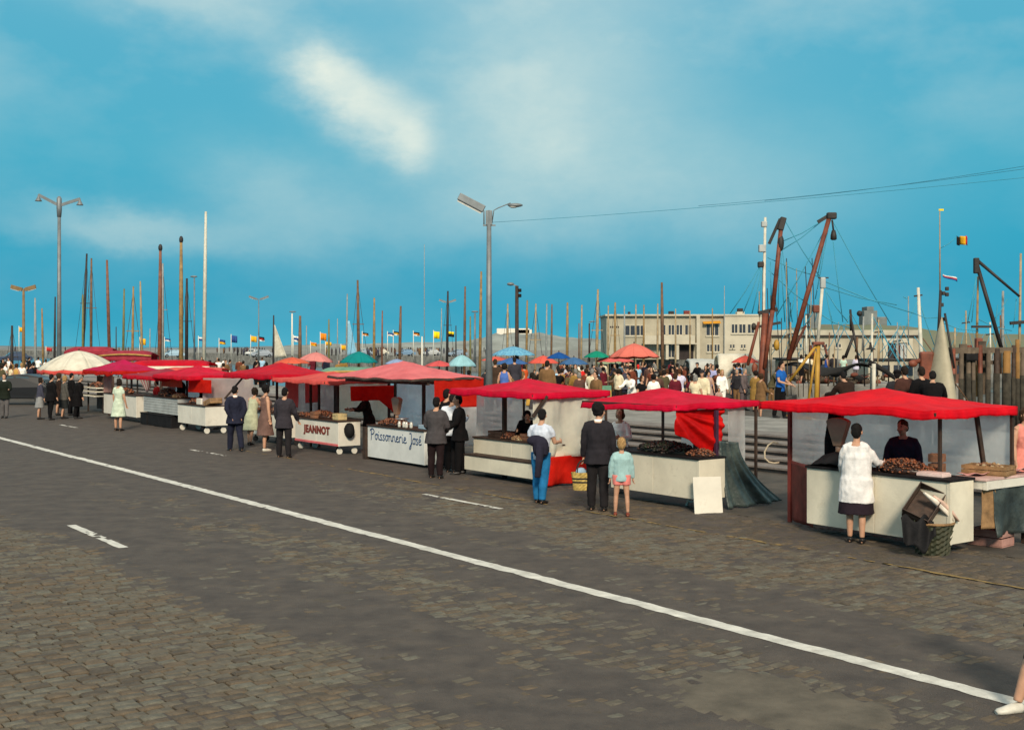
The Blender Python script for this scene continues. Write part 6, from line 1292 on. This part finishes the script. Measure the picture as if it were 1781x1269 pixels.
# ------------------------------------------------------------------ harbour buildings
B_wall = mat('render_cream', (0.40, 0.355, 0.265), .85, .12, .5, .2, 6, stain=.15); B_pale = mat('render_pale', (0.50, 0.45, 0.35), .85, .10, .5, .2, 6); B_gls = mat('window_glass', (0.04, 0.04, 0.05), .15, .2, 3, 0, spec=.6); B_dark = mat('dark_inside', (0.035, 0.026, 0.025), .9, .2, 3, 0)
YB = 185.0; qb = YB/F; X0 = (1055-CX)*qb
bl = empty('harbour_building', (X0, YB, .55), 0, 'long cream two storey harbour building with balcony and flat roof', 'building')
def bq(px): return (px-1055)*qb
def bz(py): return CAMZ-(py-HOR)*qb-.55
MB().bx(0, bq(1258), 0, 12, 0, bz(549.5)).build('wall', B_wall, bl); MB().bx(bq(1258)+.0, bq(1336), -.5, 12, 0, bz(549)).build('wall', B_pale, bl)
MB().bx(-.25, bq(1336)+.2, -.7, 12.3, bz(549.4), bz(546.6)).build('cornice', B_pale, bl); MB().bx(bq(1210), bq(1216), -.9, 0, 0, bz(549.5)).build('pilaster', B_pale, bl)
def win(x0, x1, y0, y1, n, yoff=0.0, par=bl):
    f = MB(); a, b_, zt, zb = bq(x0), bq(x1), bz(y0), bz(y1); yy = -.06+yoff
    f.bx(a, b_, yy, yy+.05, zb, zb+.10); f.bx(a, b_, yy, yy+.05, zt-.10, zt)
    for k in range(n+1): xx = a+(b_-a)*k/n; f.bx(xx-.06, xx+.06, yy-.002, yy+.048, zb+.1, zt-.1)
    w = f.build('window', B_pale, par)
    for k in range(n): MB().bx(a+(b_-a)*k/n+.07, a+(b_-a)*(k+1)/n-.07, yy+.02, yy+.035, zb+.1, zt-.1).build('pane', B_gls, w)
    MB().bx(a-.1, b_+.1, yy-.14, yy+.04, zb-.16, zb).build('sill', B_pale, w)
win(1087, 1122, 565, 584, 4); win(1149, 1158, 564, 583, 1); win(1162, 1173, 564, 583, 2); win(1176, 1187, 564, 583, 2); win(1191, 1203, 564, 583, 2); win(1228, 1250, 562, 584, 3); win(1271, 1282, 563, 580, 2, -.5); win(1284, 1296, 563, 580, 2, -.5); win(1299, 1311, 563, 580, 2, -.5)
win(1229, 1240, 598, 612, 2); win(1242, 1252, 598, 612, 2); win(1147, 1155, 597, 622, 1); win(1162, 1173, 597, 622, 2)
MB().bx(bq(1119), bq(1206), -1.6, 0, bz(596.5), bz(583.5)).build('balcony', B_pale, bl); MB().bx(bq(1116), bq(1209), -1.9, 0, bz(598.5), bz(596.6)).build('balcony_slab', B_pale, bl)
for px in (1158, 1176): MB().bx(bq(px)-.22, bq(px)+.22, -1.7, -1.3, 0, bz(598.6)).build('pillar', B_pale, bl)
MB().bx(bq(1181), bq(1206), -.04, .0, .0, bz(599)).build('porch_opening', B_dark, bl)
b = MB(); b.add([(bq(1222), -.02, bz(559.5)), (bq(1252), -.02, bz(558)), (bq(1252), -1.0, bz(562)), (bq(1222), -1.0, bz(563))], [(0, 1, 2, 3)]); b.build('awning', mat('awning_orange', s2l(214, 150, 40), .8, .1, 3, .1, 20), bl, solid=.06)
for px0, px1, yt, m_ in ((1168, 1177, 540, B_dark), (1195, 1205, 539, REDB), (1096, 1100, 541, B_dark), (1290, 1299, 535, B_dark)): MB().bx(bq(px0), bq(px1), 3, 4, bz(548), bz(yt)).build('chimney', m_, bl, bev=.05)
MB().bx(bq(1288), bq(1301), 2.8, 4.2, bz(548), bz(541)).build('chimney_base', B_pale, bl)
for k in range(5): MB().bx(bq(1061+k*3.3), bq(1063.3+k*3.3), -.05, 0, bz(570), bz(567)).build('lettering', B_dark, bl)
# low warehouse
wh = empty('warehouse', (X0, YB+1.5, .55), 0, 'long low cream warehouse with tiny paired windows and framed doorway', 'building')
MB().bx(bq(1336.5), bq(1606), 0, 14, 0, bz(584)).build('wall', B_wall, wh); MB().bx(bq(1336.5), bq(1608), -.3, 14.2, bz(584), bz(573.5)).build('parapet', mat('parapet_grey', (0.44, 0.40, 0.31), .85, .15, .5, .2, 6), wh)
MB().bx(bq(1336.5), bq(1608), -.5, -.3, bz(585), bz(582.6)).build('ledge', B_dark, wh)
for px in (1268, 1287):
    win(px, px+4, 598, 606, 1, -.5); win(px+5, px+9, 598, 606, 1, -.5)
for px in (1346, 1388, 1433, 1457):
    win(px, px+4.5, 597, 605, 1, 0, wh); win(px+6, px+10.5, 597, 605, 1, 0, wh)
MB().bx(bq(1540), bq(1548), -.35, 0, 0, bz(588)).build('door_frame', B_pale, wh); MB().bx(bq(1582), bq(1592), -.35, 0, 0, bz(588)).build('door_frame', B_pale, wh); MB().bx(bq(1548), bq(1582), -.34, 0, bz(596), bz(588)).build('lintel', B_pale, wh)
MB().bx(bq(1549), bq(1570), -.06, 0, .0, bz(597)).build('doorway', B_dark, wh); MB().bx(bq(1570), bq(1582), -.08, 0, .0, bz(597)).build('door', PAINTG, wh)
# bunkers on the dune and white house on the far dune
def blocks(label, name, Y, parts, m, cat):
    p = WY(parts[0][0], 590, Y); o = empty(name, p, 0, label, cat); q = Y/F
    for x0, x1, yt, yb in parts: MB().bx((x0-parts[0][0])*q, (x1-parts[0][0])*q, 0, 5, -(yb-590)*q, -(yt-590)*q).build('block', m, o, bev=.1)
M_bunk = mat('bunker_grey', (0.17, 0.19, 0.19), .9, .2, .4, .3, 3)
blocks('stepped grey bunker on the grassy dune', 'bunker', 325, [(1503, 1526, 540, 575), (1526.5, 1543, 551, 575), (1508, 1520, 533, 540)], M_bunk, 'bunker'); blocks('small grey bunker tower on the dune behind the yellow tripod', 'bunker', 326, [(1408, 1426, 545, 578), (1414, 1424, 530, 545)], M_bunk, 'bunker')
blocks('low white house on the distant grey dune', 'white_house', 555, [(864, 921, 571, 582), (898, 925, 573, 580)], PAINT, 'house')
# ------------------------------------------------------------------ trawlers and jetty
RUST = mat('trawler_rust', (0.20, 0.052, 0.026), .6, .35, 1.5, .3, 15); YEL = mat('trawler_yellow', (0.46, 0.25, 0.03), .55, .2, 1.5, .2, 15); IRON = mat('trawler_iron', (0.028, 0.022, 0.020), .6, .3, 1.5, .3, 15); WIRE = mat('wire_blue', (0.05, 0.30, 0.42), .6, .1, 2, 0)
NET = mat('net_black', (0.013, 0.012, 0.012), .9, .3, 6, .6, 20)
def trawler(label, px, Y, hullm):
    o = empty('fishing_trawler', ((px-CX)/F*Y, Y, -2.3), 0, label, 'fishing boat', 'fishing trawlers in the dock')
    h = bpy.data.objects.new('hull', hull_mesh(11, 3.4, 1.7, hullm)); C.objects.link(h); h.parent = o; h.rotation_euler.z = -.7
    def L_(x, y, dy=0): return WY(x, y, Y)+Vector((0, dy, 0))-o.location
    return o, L_
def spar(o, L_, name, a, b_, w0, w1, m, dy0=0, dy1=0, Y=62): MB().tube([L_(*a, dy0), L_(*b_, dy1)], [w0*Y/F/2, w1*Y/F/2], 9).build(name, m, o)
def wires(o, L_, lst, r=.024, m=WIRE):
    for a, b_ in lst: MB().tube([L_(*a), (L_(*a)+L_(*b_))/2-Vector((0, 0, .10)), L_(*b_)], r, 4).build('rigging_wire', m, o)
Yt = 62
o, L_ = trawler('rust red trawler with white mast and two dark booms meeting overhead', 1345, Yt, RUST)
spar(o, L_, 'mast', (1325, 720), (1331, 378), 7, 4.5, BW['cream']); spar(o, L_, 'post', (1317, 730), (1329, 545), 12, 11, RUST, -.3, -.3); spar(o, L_, 'post', (1331, 730), (1336, 545), 8, 7, IRON, .2, .2)
spar(o, L_, 'boom', (1326, 640), (1340, 540), 7, 8, RUST, -.5, -.5); spar(o, L_, 'boom', (1340, 540), (1356, 385), 8, 7.5, RUST, -.5, -.5); spar(o, L_, 'boom', (1366, 625), (1437, 378), 9, 8, RUST, -.7, -.7); spar(o, L_, 'strut', (1368, 620), (1400, 566), 6, 4, RUST, -.7, -.2); spar(o, L_, 'strut', (1297, 635), (1317, 560), 6, 5, RUST, -.5, -.4)
MB().beam(L_(1353, 402, -.5), L_(1359, 380, -.5), .32, .3).build('boom_head', IRON, o, bev=.04); MB().box(L_(1440, 378, -.7), (.5, .3, .35)).build('boom_head', IRON, o, bev=.06); MB().ell(L_(1354, 424, -.5), (.18, .18, .45), 8, 6).build('pulley_block', IRON, o)
MB().beam(L_(1438, 376, -.6), L_(1418, 388, -.5), .18).build('hook_arm', IRON, o); MB().beam(L_(1354, 382, -.4), L_(1336, 425, -.2), .14).build('hook_arm', IRON, o); MB().lathe([(.02, .5), (.10, .45), (.16, .2), (.17, 0), (.1, -.05)], L_(1443.5, 418, -.7), 10).build('pulley_block', IRON, o); MB().tube([L_(1441, 385, -.7), L_(1443.5, 405, -.7)], .05, 6).build('hook_arm', IRON, o)
MB().box(L_(1325.5, 432, 0), (.36, .3, .38)).build('lantern', PAINTG, o, bev=.03); MB().box(L_(1329, 390), (.30, .25, .3)).build('lantern', PAINTG, o, bev=.05); MB().box(L_(1323, 460), (.3, .3, .3)).build('masthead_fitting', IRON, o, bev=.05)
MB().beam(L_(1318, 545, -.2), L_(1350, 538, -.2), .22).build('crosstree', IRON, o); MB().beam(L_(1318, 568, -.2), L_(1356, 561, -.2), .14).build('crosstree', IRON, o); MB().ell(L_(1309, 568, -.3), (.14, .14, .2), 8, 5).build('pulley_block', IRON, o)
wires(o, L_, [((1322, 462), (1270, 545)), ((1322, 466), (1292, 545)), ((1324, 470), (1308, 545)), ((1326, 470), (1318, 545)), ((1365, 383), (1425, 480)), ((1335, 448), (1430, 483)), ((1337, 470), (1420, 540)), ((1356, 420), (1353, 545)), ((1358, 440), (1365, 560)), ((1360, 430), (1378, 560)), ((1437, 395), (1350, 550)), ((1440, 400), (1418, 520)), ((1447, 382), (1550, 565)), ((1449, 420), (1466, 560)), ((1430, 384), (1358, 436)), ((1430, 384), (1360, 420)), ((1438, 395), (1422, 480)), ((1340, 455), (1342, 545)), ((1372, 560), (1385, 500))])
for k in range(14):
    x = 1318+k*7.5+random.uniform(-3, 3); y0 = random.uniform(440, 560); MB().tube([L_(x, y0, random.uniform(-.4, .4)), L_(x+random.uniform(-10, 16), 690, random.uniform(-.5, .5))], .022, 4).build('hanging_rope', IRON if k % 3 else BW['tan'], o)
for x, y in ((1347, 600), (1352, 645), (1309, 640), (1375, 600)): MB().ell(L_(x, y, -.5), (.16, .16, .30), 8, 6).build('buoy', YEL if y == 600 else RUST, o)
o, L_ = trawler('trawler with cream mast rising from a yellow tripod', 1422, 58, mat('hull_yellow', (.35, .2, .04), .5, .2, 2, .1, 15)); Yt = 58
spar(o, L_, 'mast', (1421, 612), (1431, 490), 6, 5.5, BW['cream'], 0, 0, 58); spar(o, L_, 'mast_base', (1419, 735), (1423, 597), 8.5, 8, YEL, 0, 0, 58); spar(o, L_, 'tripod_leg', (1372, 672), (1419, 602), 5, 5, YEL, .6, 0, 58); spar(o, L_, 'tripod_leg', (1408, 735), (1419, 610), 4.5, 4, YEL, .8, 0, 58); spar(o, L_, 'tripod_leg', (1431, 735), (1425, 600), 4, 4, RUST, .8, 0, 58)
MB().box(L_(1423, 597), (.55, .4, .16)).build('crosstree', RUST, o, bev=.03); MB().box(L_(1431, 492), (.26, .26, .55)).build('lantern', PAINTG, o, bev=.06); MB().box(L_(1419, 537), (.30, .3, .36)).build('lantern', RUST, o, bev=.04); MB().box(L_(1432, 483), (.5, .1, .06)).build('crosstree', IRON, o); MB().beam(L_(1434, 600), L_(1438, 616), .10).build('bracket', RUST, o)
wires(o, L_, [((1436, 490), (1590, 545)), ((1436, 500), (1560, 530)), ((1436, 505), (1475, 560)), ((1436, 505), (1448, 562)), ((1436, 505), (1455, 600)), ((1428, 505), (1417, 560)), ((1424, 520), (1400, 566)), ((1425, 545), (1478, 570))])
o, L_ = trawler('trawler with black drooping net strung between pale posts', 1480, 63, mat('hull_grey', (.12, .13, .13), .5, .2, 2, .1, 15)); Yt = 63
spar(o, L_, 'boom', (1470, 622), (1484, 585), 6, 5, IRON, 0, 0, 63); spar(o, L_, 'mast', (1481, 575), (1479, 538), 6, 4, IRON, 0, 0, 63); spar(o, L_, 'mast', (1496, 640), (1481, 560), 3, 5, BW['dark'], 0, 0, 63); spar(o, L_, 'mast', (1515, 720), (1517, 545), 6, 3.5, BW['cream'], 0, 0, 63); spar(o, L_, 'post', (1514, 700), (1515, 632), 7, 7, BW['cream'], -.5, -.5, 63); spar(o, L_, 'mast', (1500, 610), (1502, 550), 3, 3, BW['grey'], 0, 0, 63); spar(o, L_, 'mast', (1489, 612), (1491, 586), 5, 4, BW['brown'], 0, 0, 63)
MB().ell(L_(1495, 545), (.16, .16, .16), 8, 6).build('masthead_lamp', IRON, o); MB().lathe([(.30, 0), (.22, .06), (.10, .12), (.05, .4)], L_(1514.5, 608), 10).build('ship_lamp', IRON, o)
b = MB(); b.sheet(lambda s, t: L_(1362+s*152, 634-9*math.sin(s*9.4)*(.5)-s*(-2)+(18*math.sin(math.pi*min(1, s*1.02))**2*t*(.5+.5*abs(math.sin(s*6.5)))+t*3), -.4+.8*math.sin(s*7+t*2)), 50, 8); b.build('net', NET, o, solid=.06)
b = MB(); b.tube([L_(1512, 630), L_(1540, 645), L_(1560, 660)], [.16, .13, .10], 8); b.build('net_rope', NET, o)
wires(o, L_, [((1517, 548), (1560, 620)), ((1517, 548), (1600, 690)), ((1480, 540), (1455, 600)), ((1481, 545), (1515, 600))])
for x, y, m_ in ((1447, 578, 'brown'), (1456, 600, 'tan'), (1463, 560, 'grey'), (1507, 590, 'dark'), (1524, 600, 'brown'), (1533, 575, 'tan'), (1551, 592, 'dark'), (1566, 560, 'grey'), (1577, 600, 'brown')): spar(o, L_, 'pole', (x+random.uniform(-3, 3), 672), (x, y), 2.6, 1.8, BW[m_], .5, .5, 63)
wires(o, L_, [((1463, 562), (1500, 625)), ((1463, 562), (1430, 625)), ((1533, 577), (1565, 630)), ((1533, 577), (1505, 630)), ((1566, 562), (1535, 630)), ((1566, 562), (1598, 630)), ((1551, 594), (1580, 640))], .018)
o, L_ = trawler('trawler with high cream bow, signal mast and two flags', 1635, 44, mat('hull_cream', (.55, .47, .33), .55, .2, 1, .2, 10)); Yt = 44
spar(o, L_, 'mast', (1632, 600), (1636, 505), 6.5, 5, IRON, 0, 0, 44); spar(o, L_, 'topmast', (1635, 512), (1634.5, 365), 3, 1.6, BW['tan'], 0, 0, 44)
b = MB(); n = 10
def bow(s, t):
    y = 552+t*170; half = (1.5+t*31); xc = 1638-6*t; return L_(xc+half*math.sin((s-.5)*math.pi)*(1-.25*(s > .5)), y, -1.6*math.cos((s-.5)*math.pi)*t)
b.sheet(bow, 14, 12); b.build('bow', mat('bow_cream', (0.40, 0.345, 0.24), .6, .2, .8, .2, 8, stain=.3), o, solid=.05)
spar(o, L_, 'stem_post', (1651, 640), (1640, 545), 4, 4, IRON, -.5, -.2, 44)
for x, y in ((1641, 510), (1647, 502), (1647, 512), (1638, 530), (1643, 555)): MB().box(L_(x, y), (.12, .12, .14)).build('signal_lamp', IRON, o, bev=.02)
for yt, cols, x0, x1, nm in ((410, [fk, fy, fr], 1664, 1684, 1), (477, [fw, fr, fb], 1640, 1664, 0)):
    b = MB()
    for k in range(3):
        if nm: b.sheet(lambda s, t: L_(x0+(x1-x0)*(k+s)/3, yt+2*s+15*t, .12*math.sin((k+s)*2.4)), 4, 4, m=k)
        else: b.sheet(lambda s, t: L_(x0+(x1-x0)*s, yt+6*s+7*(k+t)/3*(.6+.4*s), .12*math.sin(s*6)), 6, 2, m=k)
    b.build('flag_cloth', cols, o, solid=.015)
b = MB(); b.tube([L_(1635, 432), L_(1650, 424), L_(1664, 412)], .012, 4); b.build('halyard', WIRE, o); MB().box(L_(1637, 365), (.18, .02, .07)).build('wind_vane', fye, o)
wires(o, L_, [((1636, 560), (1700, 575)), ((1590, 545), (1632, 552)), ((1590, 585), (1640, 640)), ((1622, 605), (1700, 720))], .014); spar(o, L_, 'boom', (1700, 720), (1605, 588), 2.5, 2, BW['brown'], 0, 0, 44)
MB().box(L_(1611, 637), (.5, .35, 1.1)).build('winch', RUST, o, bev=.08); MB().tube([L_(1585, 632), L_(1612, 622), L_(1636, 620)], .09, 8).build('winch_bar', RUST, o); MB().ell(L_(1588, 632), (.18, .12, .14), 8, 6).build('winch_drum', RUST, o); MB().ell(L_(1630, 624), (.22, .14, .12), 8, 6).build('winch_drum', RUST, o)
o, L_ = trawler('trawler behind with slim cream mast and crosstrees', 1600, 75, mat('hull_grey', (.12, .13, .13)))
spar(o, L_, 'mast', (1606, 700), (1597, 500), 9, 5, BW['cream'], 0, 0, 75); MB().beam(L_(1590, 515), L_(1604, 513), .1).build('crosstree', IRON, o); spar(o, L_, 'mast', (1580, 600), (1580, 515), 2, 2, BW['grey'], 0, 0, 75); spar(o, L_, 'mast', (1660, 625), (1661, 570), 4, 3, BW['tan'], 0, 0, 75)
wires(o, L_, [((1597, 520), (1560, 600)), ((1598, 520), (1625, 600)), ((1571, 516), (1582, 516))], .03)
o, L_ = trawler('trawler with bent black crane arm beside the timber jetty', 1720, 50, mat('hull_grey', (.12, .13, .13)))
spar(o, L_, 'crane_arm', (1742, 606), (1698, 456), 7, 7, IRON, 0, 0, 50); spar(o, L_, 'crane_jib', (1699, 452), (1768, 516), 6, 4, IRON, 0, -.3, 50); MB().box(L_(1698, 462), (.22, .2, .66)).build('crane_head', IRON, o, bev=.04); spar(o, L_, 'mast', (1702, 690), (1706, 480), 6, 3, BW['ochre'], .3, .3, 50)
spar(o, L_, 'mast', (1752, 640), (1753, 505), 6, 4, BW['grey'], .5, .5, 50); MB().beam(L_(1690, 568), L_(1724, 568), .10).build('crosstree', IRON, o); MB().box(L_(1702, 606), (.28, .28, .9)).build('hydrant_post', RUST, o, bev=.05); spar(o, L_, 'mast', (1775, 720), (1779, 440), 6, 3.5, BW['tan'], .2, .2, 50); MB().beam(L_(1757, 562), L_(1781, 560), .14).build('crosstree', IRON, o)
wires(o, L_, [((1698, 480), (1683, 560)), ((1698, 480), (1690, 560)), ((1752, 520), (1725, 560)), ((1768, 518), (1762, 570)), ((1702, 555), (1760, 575)), ((1735, 530), (1730, 575))], .018)
# trawlers lying further back, with wheelhouses
def back_boat(label, px, Y, hm, wm, mastx, masty, w=3.0):
    o, L_ = trawler(label, px, Y, hm); q = Y/F; zt = .0
    a = L_(px-w/q/2*1.0, 640); x0 = -w/2; z0 = 1.6
    wh_ = MB().bx(x0, x0+w, -1.2, 1.2, z0, z0+2.5).build('wheelhouse', wm, o, bev=.08); MB().bx(x0-.15, x0+w+.15, -1.35, 1.35, z0+2.5, z0+2.62).build('roof', IRON, wh_, bev=.03)
    for k in range(4): MB().bx(x0+.15+k*w/4, x0+w/4-.1+k*w/4, -1.23, -1.19, z0+1.5, z0+2.2).build('window', B_gls, wh_)
    MB().tube([(x0+w*.8, .4, z0+2.5), (x0+w*.8, .4, z0+3.5)], .22, 10).build('funnel', RUST, o)
    for mx, my, m_ in zip(mastx, masty, ('tan', 'cream', 'brown', 'dark')):
        spar(o, L_, 'mast', (mx+1, 650), (mx, my), 4, 2.5, BW[m_], 0, 0, Y); MB().beam(L_(mx-7, my+22), L_(mx+7, my+20), .09).build('crosstree', IRON, o)
        wires(o, L_, [((mx, my+3), (mx-34, 618)), ((mx, my+3), (mx+30, 622)), ((mx, my+12), (mx+16, 620)), ((mx, my+20), (mx-15, 625))], .02)
    return o
back_boat('trawler with tan wheelhouse lying behind the landing stage', 1392, 82, mat('hull_grey', (.12, .13, .13)), mat('wheelhouse_tan', (.28, .2, .12), .6, .2, 1, .2, 10), (1375, 1402), (560, 548))
back_boat('trawler with cream wheelhouse lying behind the drooping net', 1540, 78, MATS['hull_yellow'], mat('wheelhouse_cream', (.45, .40, .30), .6, .2, 1, .2, 10), (1528, 1560), (556, 572))
back_boat('dark trawler with rusty wheelhouse beyond the timber jetty', 1668, 84, MATS['hull_grey'], mat('wheelhouse_rust', (.16, .07, .04), .6, .25, 1, .2, 10), (1680, 1722, 1740), (540, 560, 548))
WEED = mat('tide_weed', (0.050, 0.042, 0.030), .95, .45, 3, .5, 14)
def gear(label, px, y, Y, n, seed):
    R = random.Random(seed); p = WY(px, y, Y); b = MB()
    for k in range(n):
        c = Vector((R.gauss(0, .6), R.gauss(0, .3), abs(R.gauss(0, .22)))); b.ell(c, (R.uniform(.12, .34), R.uniform(.1, .3), R.uniform(.08, .2)), 8, 5, m=R.randrange(3), R=Matrix.Rotation(R.uniform(0, 6), 3, 'Z'))
        if k % 3 == 0: b.tube([c, c+Vector((R.uniform(-.5, .5), .1, .2)), c+Vector((R.uniform(-.9, .9), .1, R.uniform(-.1, .5)))], .03, 5, m=R.randrange(3))
    p.z = .6; tag(b.build('net_heap', [NET, PILE_, RUST], loc=p), label, 'net heap', kind='stuff')
PILE_ = mat('rope_brown', (0.10, 0.07, 0.045), .9, .4, 5, .4, 20)
for px, Y, lb, sd_ in ((1375, 68, 'dark heap of nets and ropes at the start of the landing stage', 1), (1460, 67, 'dark heap of nets under the drooping net on the landing stage', 2), (1505, 68, 'heap of brown ropes and floats at the end of the landing stage', 3), (1430, 70, 'heap of nets behind the blue dress on the landing stage', 4)): gear(lb, px, 650, Y, 16, sd_)
# timber jetty with its piles
jt = empty('timber_jetty', (WY(1700, 600, 48).x, 48, -2.3), 0, 'old timber jetty on tall weathered piles beside the trawlers', 'jetty'); J = lambda x, y, dy=0: WY(x, y, 48)+Vector((0, dy, 0))-jt.location
PILE = mat('pile_wood', (0.13, 0.095, 0.065), .9, .45, 1.2, .5, 14, col2=(0.045, 0.034, 0.026)); PILEO = mat('pile_ochre', (0.25, 0.125, 0.035), .85, .35, 1.2, .4, 14)
for x, yt, w, m_ in ((1659, 606, 7, RUST), (1671, 612, 8, PILE), (1684, 606, 8, PILE), (1694, 610, 7, PILE), (1705, 600, 8, RUST), (1718, 608, 8, PILE), (1733, 606, 10, WOOD), (1750, 610, 13, PILEO), (1762, 600, 7, WOOD), (1770, 590, 7, PILEO), (1778, 606, 8, PILE)):
    dx_ = random.uniform(-1.5, 1.5); pl_ = MB().tube([J(x, 760), J(x+dx_, yt)], [w*48/F/2*1.1, w*48/F/2], 9).build('pile', m_, jt); MB().tube([J(x+.02, 755), J(x+dx_*.6, 655+random.uniform(-8, 12))], [w*48/F/2*1.12]*2, 9).build('weed_band', WEED, pl_)
MB().beam(J(1655, 610, .1), J(1790, 608, .1), .3, .22).build('cap_beam', PILE, jt); MB().beam(J(1655, 632, .2), J(1740, 630, .2), .2, .16).build('waling', PILE, jt)
for k in range(7): MB().box(J(1662+k*14, 606, 1.0), (.30, 2.0, .09)).build('plank', PILE, jt, bev=.01)
for k in range(4): MB().box(J(1668+k*17+3*(k%2), 640+5*(k%3), .8), (.22+.08*(k%2), .1, 1.7+.5*(k%2))).build('plank', PILE, jt, bev=.01)
MB().box(J(1688, 621, -.15), (.5, .12, .30)).build('fender', DARKM, jt, bev=.04)
# overhead wires from the main lamp
for (ya, yb, x0), lb in (((388, 308, 868), 'lowest overhead wire running from the main lamp post'), ((358, 287, 1215), 'upper thin overhead wire high over the trawlers'), ((349, 279, 1330), 'topmost thin overhead wire above the trawlers')):
    a = LAMP_TOP if x0 == 868 else WY(x0, ya, 40); b_ = WY(1900, yb-(ya-yb)*.14, 26); m_ = (a+b_)/2-Vector((0, 0, .18))
    pts = [a*(1-t)**2+m_*2*t*(1-t)+b_*t*t for t in [k/10 for k in range(11)]]
    if x0 != 868: pass
    tag(MB().tube(pts, .0065, 5).build('overhead_wire', WIRE), lb, 'wire', 'overhead wires')
